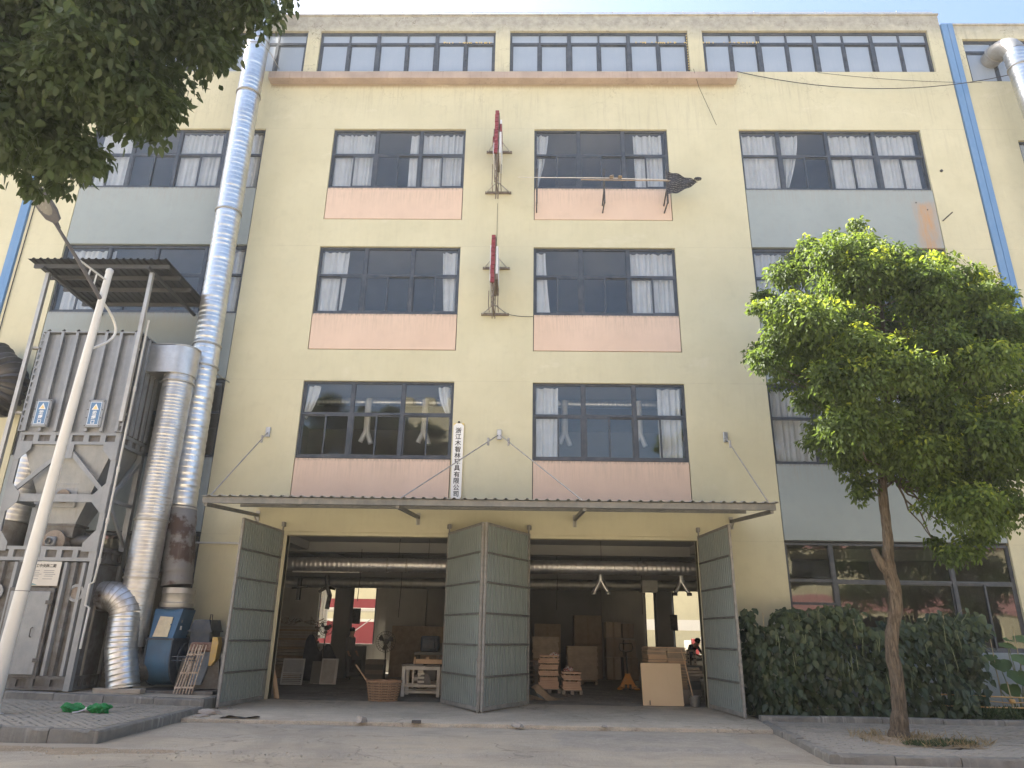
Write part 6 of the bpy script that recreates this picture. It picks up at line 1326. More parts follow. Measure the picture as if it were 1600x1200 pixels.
# ------------------------------------------------------------------ projecting signs, name plaque, clothes rack
def proj_sign(label, zt, zr, zb, zw, seed, variant):
    t = thing('projecting_sign', label, 'sign', (-.97, 0, zw), 'red edged signs seen edge on between the windows')
    Y = -1.3; rnd = random.Random(seed); n = round((zt-zr)/.14)
    core = MB(); core.box(-1.0, -.9, Y+.06, -.25, zr+.1, zt-.02); core.build('board_core', M['sign_frame'], t)
    for i in range(n):
        a = zr+(zt-zr)*i/n; b = zr+(zt-zr)*(i+1)/n
        x = -.985+.012*(i/n); e = rnd.uniform(-.006, .006)
        MB().cbox(x-.055+e, x+.055+e, Y-.03, Y+.055, a+.006, b-.006, .006).build('edge_block', M['sign_red'], t)
    L = zt-zr
    if variant == 0: segs = ((-1, .14, .40, 'sign_white'), (-1, .42, .62, 'sign_frame'), (-1, .02, .14, 'sign_white'), (1, .06, .55, 'sign_white'), (1, .56, .74, 'sign_red'), (1, .74, .84, 'sign_white'), (-1, .30, .44, 'sign_red'))
    else: segs = ((-1, .08, .82, 'sign_white'), (1, .22, .80, 'sign_white'), (1, .1, .22, 'sign_frame'))
    for k, (s, a, b, m) in enumerate(segs):
        xa = (-1.065 if s < 0 else -.905)-.004*k*s*-1; MB().box(xa, xa+.06, Y+.1, -.2, zr+L*a, zr+L*b).build('side_board', M[m], t)
    # steel frame under and behind the board
    mb = MB()
    for x in (-1.01, -.93): mb.tube([(x, Y+.02, zr), (x+.02*(1 if x < -.97 else -1), Y+.02, zb)], .016, 6); mb.tube([(x, -.3, zt-.2), (x, -.3, zb+.1)], .016, 6)
    for x in (-1.1, -.84): mb.tube([(x, -.7, zr+.05), (x, -.7, zb+.35)], .014, 6); mb.tube([(x, -.7, zb+.35), (x, -.2, zb+.35)], .012, 6)
    for k in range(4): z = zb+.15+(zr-zb-.2)*k/3; mb.tube([(-.97, Y+.02, z), (-.97, -.1, z+.1)], .012, 5)
    mb.tube([(-.96, Y+.02, zb), (-.94, -.04, zw)], .02, 6); mb.build('frame', M['sign_frame'], t, smooth=60)
    zm = zw+1.5
    for z in (zw, zm): MB().box(-1.34, -.54, -.07, -.004, z-.03, z+.03).build('wall_bar', M['sign_frame'], t)
    for sx in (-1, 1):
        MB().tube([(-.95+sx*.36, -.06, zw+.0), (-.95, -.42, zw+.14)], .016, 6).build('stay', M['rope'], t, smooth=60); MB().tube([(-.95+sx*.34, -.06, zm), (-.95+sx*.05, -.5, zm+.12)], .014, 6).build('stay', M['rope'], t, smooth=60)
    return t
proj_sign('upper narrow red edged sign projecting from the wall beside the clothes pole', 16.50, 14.97, 13.98, 14.47, 1, 0)
proj_sign('lower narrow red edged sign with long white side boards projecting from the wall', 12.21, 10.72, 10.0, 10.35, 2, 1)
pq = thing('name_plaque', 'tall white vertical plaque with black Chinese company lettering beside the window', 'sign', (-1.85, 0, 4.98))
c = .07
MB().prism([(-1.99+c, 4.97), (-1.71-c, 4.97), (-1.71, 4.97+c), (-1.71, 7.06-c), (-1.71-c, 7.06), (-1.99+c, 7.06), (-1.99, 7.06-c), (-1.99, 4.97+c)], -.06, -.03, 'Y').build('board', M['plaque'], pq)
MB().prism([(-1.995, 5.02), (-1.705, 5.02), (-1.705, 7.075), (-1.995, 7.075)], -.03, -.003, 'Y').build('backing', M['gilt'], pq)
for i, ch in enumerate('浙江木智林玩具有限公司'):
    me = text_mesh(ch, .165, M['ink'], 'character', .0015); o = bpy.data.objects.new('character', me); COL.objects.link(o); o.parent = pq; o.rotation_euler = (R(90), 0, 0)
    bb = [v.co for v in me.vertices]; mx = (max(v.x for v in bb)+min(v.x for v in bb))/2; my = (max(v.y for v in bb)+min(v.y for v in bb))/2
    k = 1.0; o.location = Vector((-1.85-mx*k, -.062, 6.86-.1735*i-my*k)) - org(pq); o.scale = (k, k, 1)
MB().lathe([(.035, 0), (.02, .04)], (-1.85, -.03, 7.09), 6).build('hook', M['black'], pq)

cr = thing('clothes_rack', 'clothes poles on three black brackets outside the upper window', 'clothes rack', (2.2, 0, 14.2))
for x in (.24, 2.25, 4.12): 
    mb = MB(); mb.cbox(x-.025, x+.025, -.62, -.55, 13.75, 14.95, .008); mb.beam((x, -.6, 14.3), (x, -.0, 14.05), .035, .04); mb.beam((x, -.6, 13.8), (x, -.0, 13.8), .035, .04); mb.build('bracket', M['black'], cr)
MB().tube([(-.32, -.62, 14.62), (2.3, -.63, 14.60), (5.0, -.62, 14.52)], .012, 6).build('steel_pole', M['galv'], cr)
MB().tube([(1.55, -.68, 14.50), (4.25, -.68, 14.47)], .018, 7).build('wooden_pole', M['wood_old'], cr)
for x in (2.47, 2.72):
    s = MB(); s.grid(lambda u, v: (x-.05+.1*u*(1) , -.74+.12*v, 14.60+.06*math.sin(u*3.14)*math.sin(v*3.14)), 6, 6); s.cbox(x-.06, x+.06, -.76, -.62, 14.575, 14.605, .01)
    o = s.build('shoe', M['wood_old'], None, smooth=40, loc=(x, -.7, 14.58)); tag(o, 'pale slipper drying on the wooden clothes pole, %s' % ('left one' if x < 2.6 else 'right one'), 'shoe', 'slippers on the clothes pole')
g = MB()
tri = [(4.22, 14.80), (5.0, 14.55), (4.4, 14.22), (4.12, 13.95), (4.06, 14.25)]
def cloth(u, v):
    # fan shaped cloth hung over the pole end
    top = Vector((4.16+.86*u, 0, 14.80-.36*u**1.1)); bot = Vector((4.10+.9*u, 0, 13.98+.10*u+.34*u*u)) if u > .12 else Vector((4.06+.4*u, 0, 13.74+2.1*u))
    p = top.lerp(bot, v); p.y = -.70+.035*math.sin(u*14+v*3)+.02*math.sin(v*9); return p
g.grid(cloth, 26, 14); o = g.build('garment', M['garment'], None, smooth=180, loc=(4.5, -.7, 14.2)); tag(o, 'dark patterned cloth hanging at the right end of the clothes poles', 'garment')
o = MB().lathe([(.02, -.1), (.05, -.06), (.06, .02), (.045, .1), (.01, .12)], (5.03, -.66, 14.56), 10, 'X').build('knotted_rag', M['garment'], None, smooth=50, loc=(5.03, -.66, 14.56)); tag(o, 'small knotted dark rag at the tip of the steel clothes pole', 'rag')
# faded paper lights over the top windows are left as chips of peeling foil
rnd = random.Random(9); mb = MB()
for a, b in ((-3.1, -1.3), (3.4, 5.25), (5.8, 7.7)):
    for i in range(26):
        x = rnd.uniform(a, b); mb.cbox(x-.02, x+.02, .075, .085, 20.5+rnd.uniform(-.02, .02), 20.53+rnd.uniform(0, .03), .003)
for i in range(14): z = 19.35+i*.11; mb.cbox(5.25, 5.27, .05, .08, z, z+.05, .003)
o = mb.build('peeling_foil', M['gilt'], fac, kind='stuff')
# ------------------------------------------------------------------ inside the hall
F = .085
dt = thing('hall_duct', 'dusty silver duct running across the hall just inside the doors', 'duct', (-1, 2.0, 3.45))
MB().duct([(-7.6, 2.0, 3.45), (-2.6, 2.0, 3.46)], .185, 20, .13, .006, .004).build('duct_section', M['galv'], dt, smooth=50)
MB().duct([(-2.6, 2.0, 3.46), (5.8, 2.0, 3.48)], .185, 20, .13, .006, .004).build('duct_section', M['galv'], dt, smooth=50)
mb = MB()
for x in (-3.9, -3.35, -1.5, 3.15): flange(mb, (x, 2.0, 3.455), .185, 'X', .02, .02)
mb.build('clamp', M['galv_dull'], dt, smooth=40)
for x in (-3.6, -2.75, 2.15): MB().tube([(x, 2, 3.63), (x, 2, 4.2)], .01, 5).build('hanger', M['black'], dt)
MB().tube([(-6.6, 2.0, 3.24), (-4.7, 2.0, 3.24)], .018, 6).build('conduit', M['pvc'], dt)
d2 = thing('rear_duct', 'dark dusty duct running across the middle of the hall', 'duct', (-1, 7, 3.3))
MB().duct([(-9.5, 7, 3.26), (7.5, 7, 3.36)], .17, 16, .16, .006).build('duct_section', M['galv_dull'], d2, smooth=50)
MB().box(4.0, 4.55, 6.7, 7.2, 3.12, 3.5).build('junction_box', M['galv_dull'], d2)
MB().box(-9.5, 7.5, 7.5, 7.6, 3.2, 3.75).build('cable_tray', M['hall_dark'], d2)
for lab, x in (('silver forked suction hood hanging near the middle of the right doorway', 2.22), ('silver forked suction hood hanging at the right of the right doorway', 4.58)):
    t = thing('suction_hood', lab, 'suction hood', (x, 3.0, 2.85), 'forked suction hoods under the ducts')
    mb = MB(); mb.tube([(x, 3, 3.55), (x, 3, 3.18)], .085, 12); mb.lathe([(.1, 0), (.1, .06)], (x, 3, 3.18), 12); mb.build('drop_pipe', M['galv_new'], t, smooth=50)
    for s in (-1, 1):
        mb = MB(); mb.tube([(x, 3, 3.22), (x+s*.13, 2.98, 2.98), (x+s*.2, 2.97, 2.88)], .055, 10); mb.build('branch_pipe', M['galv_new'], t, smooth=50)
        mb = MB(); mb.lathe([(.06, .02), (.075, 0), (.075, -.07)], (x+s*.21, 2.97, 2.87), 10); mb.build('damper', M['galv'] if x < 3 else M['black'], t, smooth=40)
t = thing('suction_hood', 'dark forked hose hanging before the left rear window', 'suction hood', (-5.6, 4.2, 2.6), 'forked suction hoods under the ducts')
mb = MB(); mb.tube([(-6.15, 4, 3.3), (-6.1, 4, 2.95), (-6.0, 4, 2.7), (-6.05, 4, 2.3)], .07, 8); mb.tube([(-6.1, 4, 2.95), (-6.35, 4, 2.8)], .05, 7); mb.tube([(-6.1, 4, 2.95), (-5.85, 4, 2.9)], .05, 7); mb.build('hose', M['black'], t, smooth=50)
mb = MB(); mb.cbox(-7.05, -6.93, 4.0, 4.1, 2.55, 3.2, .01); mb.tube([(-7.2, 4, 2.9), (-6.7, 4, 2.95)], .03, 6); o = mb.build('hanging_controller', M['black']); tag(o, 'black control box hanging before the pale left wall', 'controller')
for k, (x, z) in enumerate(((5.15, 1.9), (-6.55, 1.95))):
    o = MB().cbox(x+.18, x+.45, 8.85, 8.99, z, z+.55, .01).build('switch_box', M['black']); tag(o, 'black switch box on the %s hall column' % ('right' if k == 0 else 'left'), 'switch box')

# wicker basket with a stick
bs = thing('wicker_basket', 'brown oval wicker basket in the left doorway with a stick in it', 'basket', (-3.43, .1, F))
mb = MB(); n = 44
for j in range(15):
    z = F+.012+.029*j; f = .80+.20*(j/14)
    pts = [(-3.43+.415*f*math.cos(2*math.pi*i/n), .12+.30*f*math.sin(2*math.pi*i/n), z) for i in range(n)]
    rr = .013
    ring = [(p[0]*1+(.016*(-1)**(i//2+j))*math.cos(2*math.pi*i/n), p[1]+(.016*(-1)**(i//2+j))*math.sin(2*math.pi*i/n), p[2]) for i, p in enumerate(pts)]
    mb.mi = j % 2; mb.tube(ring+[ring[0]], rr*(1.15 if j % 2 == 0 else .8), 5, False)
mb.build('weave', [M['wicker'], M['wicker_dark']], bs, smooth=60)
mb = MB()
for i in range(0, n):
    a = 2*math.pi*i/n; mb.tube([(-3.43+.415*.795*math.cos(a), .12+.3*.795*math.sin(a), F), (-3.43+.42*math.cos(a), .12+.305*math.sin(a), F+.435)], .011, 5)
mb.build('staves', M['wood_old'], bs, smooth=60, kind='stuff')
ring = [(-3.43+.425*math.cos(2*math.pi*i/n), .12+.31*math.sin(2*math.pi*i/n), F+.44+.008*math.sin(i)) for i in range(n)]
MB().tube(ring+[ring[0]], .022, 6, False).build('rim', M['wicker'], bs, smooth=60)
MB().prism([(-3.43+.33*math.cos(2*math.pi*i/20), .12+.235*math.sin(2*math.pi*i/20)) for i in range(20)], F, F+.02, 'Z').build('bottom', M['wicker'], bs)
o = MB().tube([(-3.55, .2, F+.05), (-4.25, .55, F+.78)], .018, 7).build('stick', M['wood']); tag(o, 'pale wooden stick leaning out of the wicker basket', 'stick')

# plywood sheet leaning on a stack of slats
o = MB(); o.obox((3.365, .20, F+.475), (.985, .018, .965), Matrix.Rotation(R(-10), 3, 'X')); o = o.build('plywood_sheet', M['ply']); tag(o, 'square pale plywood sheet leaning in the right doorway', 'plywood')
o2 = MB().box(3.02, 3.045, .03, .05, F+.02, F+.12).build('notch', M['black'], o)
ss = thing('slat_stack', 'bundle of thin pale wood slats stacked behind the plywood sheet', 'wood stack', (3.7, 1.2, F))
rnd = random.Random(21)
for j in range(44):
    z = F+.35+.0222*j
    for i in range(2):
        x0 = 3.12+.48*i+rnd.uniform(-.025, .02); o = MB().box(x0, x0+.47, .55+rnd.uniform(-.03, .02), 1.5, z, z+.016+rnd.uniform(0, .006)).build('slat', M['wood_old'] if rnd.random() < .55 else M['wood'], ss)
MB().box(3.1, 4.1, .6, 1.5, F, F+.34).build('pallet_block', M['wood_grey'], ss)

# wooden pallets and board stacks
def pallet(parent, x0, x1, y0, y1, z, mat='wood_grey', name=True):
    L = x1-x0
    for i in range(3): 
        x = x0+(L-.09)*i/2; MB().box(x, x+.09, y0, y1, z, z+.09).build('bearer', M[mat], parent)
    for i in range(5):
        y = y0+(y1-y0-.09)*i/4; MB().box(x0, x1, y, y+.09, z+.09, z+.11).build('deck_board', M[mat], parent)
def pallet_thing(lab, x0, x1, y0, y1, z, mat='wood_grey', group=None):
    t = thing('pallet', lab, 'pallet', ((x0+x1)/2, (y0+y1)/2, z), group); pallet(t, x0, x1, y0, y1, z, mat); return t
def board_stack(lab, x0, x1, y0, y1, z0, layers, h, mat, seed, gap=(), group='stacks of fresh boards on pallets', cat='board stack', rows=1):
    t = thing('board_stack', lab, cat, ((x0+x1)/2, (y0+y1)/2, z0), group); rnd = random.Random(seed); z = z0
    for j in range(layers):
        if j in gap:
            for i in range(4):
                x = x0+(x1-x0)*(i+.5)/4; MB().box(x-.03, x+.03, y0+.02, y1-.05, z, z+.035).build('spacer', M['wood_old'], t)
            z += .035
        for i in range(rows):
            a = x0+(x1-x0)*i/rows; b = x0+(x1-x0)*(i+1)/rows
            MB().cbox(a+rnd.uniform(-.03, .03), b+rnd.uniform(-.03, .02), y0+rnd.uniform(-.02, .02), y1, z, z+h-.004, .003).build('board', M[mat], t)
        z += h
    return t, z
pallet_thing('grey pallet under the taller stack of fresh pinkish boards', .42, 1.06, 3.55, 4.4, F, group='pallets under board stacks')
board_stack('taller stack of fresh pinkish boards beside the centre pier', .44, 1.0, 3.6, 4.3, F+.112, 17, .045, 'wood_pink', 1, (7, 10, 13, 16))
pallet_thing('grey pallet under the lower stack of fresh pinkish boards', 1.08, 1.66, 3.2, 4.1, F, group='pallets under board stacks')
board_stack('lower stack of fresh pinkish boards with a red bundle on it', 1.1, 1.62, 3.25, 4.0, F+.112, 9, .045, 'wood_pink', 2, (5, 8))
rnd = random.Random(5)
for lab, (x, y, z) in (('red and white bundle on the taller board stack', (.88, 3.85, 1.08)), ('red and white bundle on the lower board stack', (1.3, 3.9, .70))):
    bm = bmesh.new(); bmesh.ops.create_icosphere(bm, subdivisions=3, radius=.13)
    for v in bm.verts: d = 1+.35*mn.noise(v.co*9+Vector((x, 0, 0))); v.co = Vector((v.co.x*1.1*d, v.co.y*d, max(-.08, v.co.z*.8*d)))
    me = bpy.data.meshes.new('bundle'); bm.to_mesh(me); bm.free(); me.materials.append(M['red_cloth']); o = bpy.data.objects.new('bundle', me); COL.objects.link(o); o.location = (x, y, z); tag(o, lab, 'bundle', 'red and white bundles')
for i in range(6): pallet_thing('grey empty pallet in the stack behind the centre pier, number %s from the floor' % ('one', 'two', 'three', 'four', 'five', 'top one')[i] if i < 5 else 'topmost grey empty pallet in the stack behind the centre pier', .05+.02*(i % 2), .72, 5.6, 6.5, F+.135*i, group='stacked empty pallets')
def sheet_stack(lab, x0, x1, y0, y1, z0, z1, mat, seed, group='tall stacks of cardboard sheets'):
    t = thing('cardboard_stack', lab, 'cardboard stack', ((x0+x1)/2, (y0+y1)/2, z0), group); rnd = random.Random(seed); n = max(3, int((z1-z0)/.085)); h = (z1-z0)/n
    for j in range(n): MB().box(x0+rnd.uniform(-.025, .025), x1+rnd.uniform(-.025, .025), y0+rnd.uniform(-.02, .02), y1, z0+h*j, z0+h*(j+1)-.004).build('sheet_bale', M[mat], t)
    return t
pallet_thing('pallet under the big stack of cardboard sheets', 1.5, 2.55, 7.9, 8.9, F, 'wood_old', 'pallets under board stacks')
sheet_stack('big square stack of cardboard sheets in the middle of the right bay', 1.5, 2.55, 7.9, 8.8, F+.14, 1.32, 'carton_pale', 4)
sheet_stack('stack of cardboard sheets against the centre column behind the boards', .3, 1.2, 8.0, 8.8, .9, 1.62, 'carton_pale', 5)
pallet_thing('pallet stack under the cardboard near the centre column', .3, 1.2, 8.0, 8.9, F, 'wood_old', 'pallets under board stacks')
MB().box(.32, 1.18, 8.02, 8.85, F+.115, .895).build('crate', M['wood_old']); o = [x for x in COL.objects if x.name.startswith('crate')][-1]; tag(o, 'dark wooden crate under the cardboard stack near the centre column', 'crate')
def carton(lab, x0, x1, y0, y1, z0, z1, mat='carton', group='cardboard cartons piled in the hall'):
    t = thing('carton', lab, 'carton', ((x0+x1)/2, (y0+y1)/2, z0), group)
    MB().cbox(x0, x1, y0, y1, z0, z1, .008).build('box', M[mat], t); xm = (x0+x1)/2
    MB().box(xm-.04, xm+.04, y0-.002, y0+.001, z0, z1).build('tape', M['wood_old'], t)
    MB().box(x0+.01, xm-.004, y0+.005, y1-.005, z1, z1+.006).build('flap', M[mat], t); MB().box(xm+.004, x1-.01, y0+.005, y1-.005, z1, z1+.006).build('flap', M[mat], t)
carton('large flat carton standing at the back of the right bay', .4, 1.45, 11.6, 12.3, 1.0, 2.1); carton('wide carton under the large flat one at the back', .4, 1.45, 11.6, 12.3, F, .985)
carton('tall carton on top of the rear pile behind the cardboard stack', 2.0, 3.1, 11.6, 12.3, 1.35, 2.45); carton('low wide carton under the tall one at the rear', 2.0, 3.1, 11.6, 12.3, F, 1.34)
carton('pale carton at the top of the pile left of the pallet truck', 3.2, 3.8, 11.0, 11.8, 1.62, 2.2, 'carton_pale'); carton('carton at the top of the pile left of the pallet truck, on the right', 3.85, 4.3, 11.0, 11.8, 1.62, 2.15)
carton('middle carton of the pile left of the pallet truck', 3.2, 3.85, 11.0, 11.8, .92, 1.6); carton('carton in the middle row right of the pallet truck pile', 3.9, 4.35, 11.0, 11.8, .92, 1.55)
carton('bottom carton of the pile left of the pallet truck', 3.2, 3.75, 11.0, 11.8, F, .9, 'carton_pale'); carton('bottom carton directly behind the pallet truck', 3.85, 4.4, 10.9, 11.8, F, .9)

# orange pallet truck
pj = thing('pallet_truck', 'orange hand pallet truck with black handle in the right bay', 'pallet truck', (3.25, 5.6, F))
mb = MB(); mb.prism([(2.98, .14), (3.52, .14), (3.34, .50), (3.16, .50)], 5.45, 5.62, 'Y'); mb.box(3.17, 3.33, 5.46, 5.6, .5, .56); mb.build('body', M['orange'], pj)
for s in (-1, 1):
    mb = MB(); mb.beam((3.25+s*.2, 5.6, .14), (3.45+s*.2, 6.75, .12), .16, .06); mb.beam((3.25+s*.2, 5.5, .16), (3.25+s*.28, 5.35, .12), .15, .05); mb.build('fork', M['orange'], pj)
    MB().lathe([(.04, -.04), (.09, -.035), (.09, .035), (.04, .04)], (3.25+s*.07, 5.5, .175), 14, 'X').build('wheel', M['black'], pj, smooth=40)
MB().tube([(3.25, 5.5, .5), (3.22, 5.42, 1.2)], .03, 8).build('tow_bar', M['black'], pj)
hp_ = [(3.22, 5.42, 1.2), (3.04, 5.4, 1.24), (3.0, 5.4, 1.34), (3.03, 5.4, 1.46), (3.41, 5.4, 1.46), (3.44, 5.4, 1.34), (3.4, 5.4, 1.24), (3.22, 5.42, 1.2)]
MB().tube(hp_, .02, 7).build('handle', M['black'], pj)
# racks with white dots, trolley, bucket
for k, (x, lab) in enumerate(((4.62, 'pale perforated post rack, left one behind the plywood'), (4.95, 'pale perforated post rack, right one behind the plywood'))):
    t = thing('perforated_rack', lab, 'rack', (x, 4.6, F), 'perforated post racks')
    for dx in (0, .2):
        mb = MB(); mb.box(x+dx, x+dx+.08, 4.58, 4.62, F, 1.3)
        mb.build('post', M['carton_pale'], t); mb = MB()
        for i in range(11): mb.lathe([(.022, -.012), (.022, .0)], (x+dx+.04, 4.58, F+.1+.11*i), 8, 'Y')
        mb.build('holes', M['black'], t)
    for z in (F+.05, .7, 1.25): MB().box(x, x+.28, 4.622, 4.68, z, z+.06).build('shelf', M['wood_grey'], t)
bk = thing('bucket', 'small shiny zinc bucket by the right door post', 'bucket', (4.12, .1, F))
mb = MB(); mb.lathe([(.105, 0), (.15, .225), (.158, .235), (.148, .225), (.10, .012)], (4.12, .12, F), 20, 'Z', False); mb.build('shell', M['zinc'], bk, smooth=40)
MB().lathe([(.104, .004), (.104, .012)], (4.12, .12, F), 20).build('base', M['zinc'], bk)
MB().tube([(4.12-.15*math.cos(math.pi*i/10), .12-.06, F+.225+.05*math.sin(math.pi*i/10)*-1) for i in range(11)], .006, 5).build('handle', M['black'], bk)
o = MB().tube([(4.12, .14, F+.06), (3.98, .3, 1.05), (3.92, .38, 1.35)], .016, 7).build('mop_stick', M['wood']); tag(o, 'thin wooden stick standing in the zinc bucket', 'stick')
tb = thing('side_table', 'small dark side table with tools inside the right doorway post', 'table', (4.5, 1.2, F))
MB().cbox(4.05, 4.75, .9, 1.5, .72, .78, .008).build('top', M['wood_grey'], tb)
for x in (4.1, 4.7):
    for y in (.95, 1.45): MB().box(x-.025, x+.025, y-.025, y+.025, F, .72).build('leg', M['black'], tb)
o = MB(); o.cbox(4.15, 4.55, 1.0, 1.35, .785, .85, .01); o.cbox(4.2, 4.5, 1.05, 1.3, .86, .93, .01); o = o.build('tool_tray', M['carton_pale']); tag(o, 'pale tray of tools on the small side table', 'tray')
# dark cabinets and work bench silhouettes
def bench(lab, name, cat, x0, x1, y0, y1, z, mat='hall_dark', legs=True):
    t = thing(name, lab, cat, ((x0+x1)/2, (y0+y1)/2, F)); MB().cbox(x0, x1, y0, y1, z-.08, z, .01).build('top', M[mat], t)
    for x in (x0+.06, x1-.06):
        for y in (y0+.06, y1-.06): MB().box(x-.04, x+.04, y-.04, y+.04, F, z-.08).build('leg', M['black'], t)
    MB().box(x0+.12, x1-.12, y0+.1, y1-.1, .3, z-.25).build('drawer_block', M['hall_dark'], t); return t
bench('dark work bench before the right rear window', 'work_bench', 'work bench', 4.35, 7.2, 8.2, 9.0, .98)
bm_ = MB(); bm_.grid(lambda u, v: (4.35+1.4*u, 8.25+.7*v, 1.0+.28*math.sin(u*3.1)*math.sin(v*3.1)*(1+.6*math.sin(u*9))), 18, 8); o = bm_.build('covered_heap', M['dark_cloth'], None, smooth=60); tag(o, 'dark cloth covered heap on the bench before the right rear window', 'heap')
o = MB().cbox(-7.6, -6.3, 10.8, 11.5, F, 1.15, .02).build('tool_cabinet', M['hall_dark']); tag(o, 'dark tool cabinet under the left rear window', 'cabinet')
MB().cbox(-6.95, -6.32, 10.79, 10.799, .2, .65, .003).build('cabinet_door', M['steel_dirty'], o); MB().cbox(-7.58, -6.98, 10.79, 10.799, .2, 1.1, .003).build('cabinet_door', M['steel_dirty'], o)
# left bay
st = thing('lumber_stack', 'stack of dark rough boards with clutter on top at left inside the hall', 'lumber stack', (-8.3, 8.6, F)); rnd = random.Random(8)
for j in range(14):
    MB().box(-9.1+rnd.uniform(-.06, .05), -7.55+rnd.uniform(-.1, .06), 8.2+rnd.uniform(-.04, .03), 9.0, .45+.1*j, .53+.1*j).build('board', M['wood_grey'] if j % 3 else M['wood_old'], st)
MB().box(-9.0, -7.7, 8.3, 8.9, F, .44).build('bearer', M['wood_old'], st)
cl = MB()
for i in range(26): 
    x = rnd.uniform(-9.0, -7.6); cl.tube([(x, 8.4, 1.88+rnd.uniform(0, .12)), (x+rnd.uniform(-.4, .4), 8.8, 1.92+rnd.uniform(0, .25))], .02, 5)
o = cl.build('offcuts', M['wood_grey'], None, kind='stuff'); tag(o, 'tangle of offcuts lying on the dark lumber stack', 'offcuts')
hc = MB(); hc.grid(lambda u, v: (-7.6+1.1*u, 7.2+.5*v, F+1.55*(1-.35*u)*math.sin(min(1, v*1.6)*1.57)*(.85+.15*math.sin(u*11))), 20, 8); o = hc.build('draped_cover', M['dark_cloth'], None, smooth=60); tag(o, 'dark draped cover over goods beside the lumber stack', 'cover')
lt = thing('louvre_panel', 'pale louvred panel leaning on the floor at left inside the hall', 'panel', (-7.2, 5.1, F))
def tilt(mbx, x0, x1, z0, z1, y, th, slope=.18): mbx.add([(x, y+slope*(z-F)+t, z) for t in (0, th) for x, z in ((x0, z0), (x1, z0), (x1, z1), (x0, z1))], [(3, 2, 1, 0), (4, 5, 6, 7), (0, 1, 5, 4), (1, 2, 6, 5), (2, 3, 7, 6), (3, 0, 4, 7)])
mb = MB(); 
for q in ((-7.57, -7.53, F, .84), (-6.93, -6.89, F, .84), (-7.53, -6.93, F, F+.04), (-7.53, -6.93, .80, .84), (-7.53, -6.93, .40, .44)): tilt(mb, *q, 5.05, .04)
mb.build('frame', M['pvc'], lt)
mb = MB(); tilt(mb, -7.53, -6.93, .44, .80, 5.07, .01); mb.build('mesh_panel', M['galv_dull'], lt)
for i in range(5): mb = MB(); tilt(mb, -7.53, -6.93, F+.06+.052*i, F+.085+.052*i, 5.055, .03); mb.build('slat', M['pvc'], lt)
g2 = thing('screen_panel', 'grey framed screen leaning behind the fan stand', 'panel', (-6.2, 5.6, F))
mb = MB()
for q in ((-6.47, -6.43, F, .84), (-6.02, -5.94, F, .84), (-6.43, -6.02, F, F+.04), (-6.43, -6.02, .80, .84)): tilt(mb, *q, 5.5, .03)
mb.build('frame', M['pvc'], g2); mb = MB(); tilt(mb, -6.43, -6.02, F+.04, .80, 5.515, .008); mb.build('mesh_panel', M['galv_dull'], g2)
o = MB(); tilt(o, -6.8, -6.45, F, .75, 5.62, .04); o = o.build('sheet_board', M['hall_dark']); tag(o, 'dark board leaning left of the grey framed screen', 'board')
def stand_fan(lab, x, y, h, r, mat='black', tip=0):
    t = thing('pedestal_fan', lab, 'fan', (x, y, F), 'pedestal fans in the hall')
    MB().lathe([(.29, 0), (.29, .02), (.1, .05), (.03, .06)], (x, y, F), 22).build('base', M['galv_dull'], t, smooth=40)
    MB().tube([(x, y, F+.05), (x+tip, y, h)], .02, 8).build('pole', M[mat], t)
    mb = MB(); mb.lathe([(.07, 0), (.09, .05), (.07, .2)], (x+tip, y-.05, h+.02), 12, 'Y'); mb.build('motor', M[mat], t, smooth=40)
    mb = MB(); cz = h+.02
    for k in range(24):
        a = 2*math.pi*k/24; mb.tube([(x+tip+.05*math.cos(a), y-.16, cz+.05*math.sin(a)), (x+tip+r*.7*math.cos(a), y-.17, cz+r*.7*math.sin(a)), (x+tip+r*math.cos(a), y-.08, cz+r*math.sin(a)), (x+tip+r*.7*math.cos(a), y, cz+r*.7*math.sin(a))], .004, 4)
    for rr in (r, r*.7): mb.tube([(x+tip+rr*math.cos(2*math.pi*k/24), y-(.08 if rr == r else .17), cz+rr*math.sin(2*math.pi*k/24)) for k in range(25)], .007, 5, False)
    mb.build('guard', M[mat], t)
    for k in range(3):
        a = 2*math.pi*k/3+.4; mb = MB(); mb.add([(x+tip+.04*math.cos(a), y-.08, cz+.04*math.sin(a)), (x+tip+r*.8*math.cos(a-.35), y-.1, cz+r*.8*math.sin(a-.35)), (x+tip+r*.85*math.cos(a+.2), y-.07, cz+r*.85*math.sin(a+.2)), (x+tip+r*.6*math.cos(a+.55), y-.05, cz+r*.6*math.sin(a+.55))], [(0, 1, 2, 3)]); mb.build('blade', M['steel_dirty'], t)
stand_fan('tall thin pedestal fan on a round base in front of the lumber stack', -6.62, 5.9, 1.75, .24, tip=.12)
stand_fan('black pedestal fan right of the wicker basket stick deeper in the hall', -4.62, 6.6, 1.35, .33, tip=-.02)
o = MB(); o.obox((-4.1, 10.4, 1.0), (2.1, .05, 1.85), Matrix.Rotation(R(-6), 3, 'X')); o = o.build('leaning_board', M['wood_old']); tag(o, 'large brown board standing upright in the middle of the left bay', 'board')
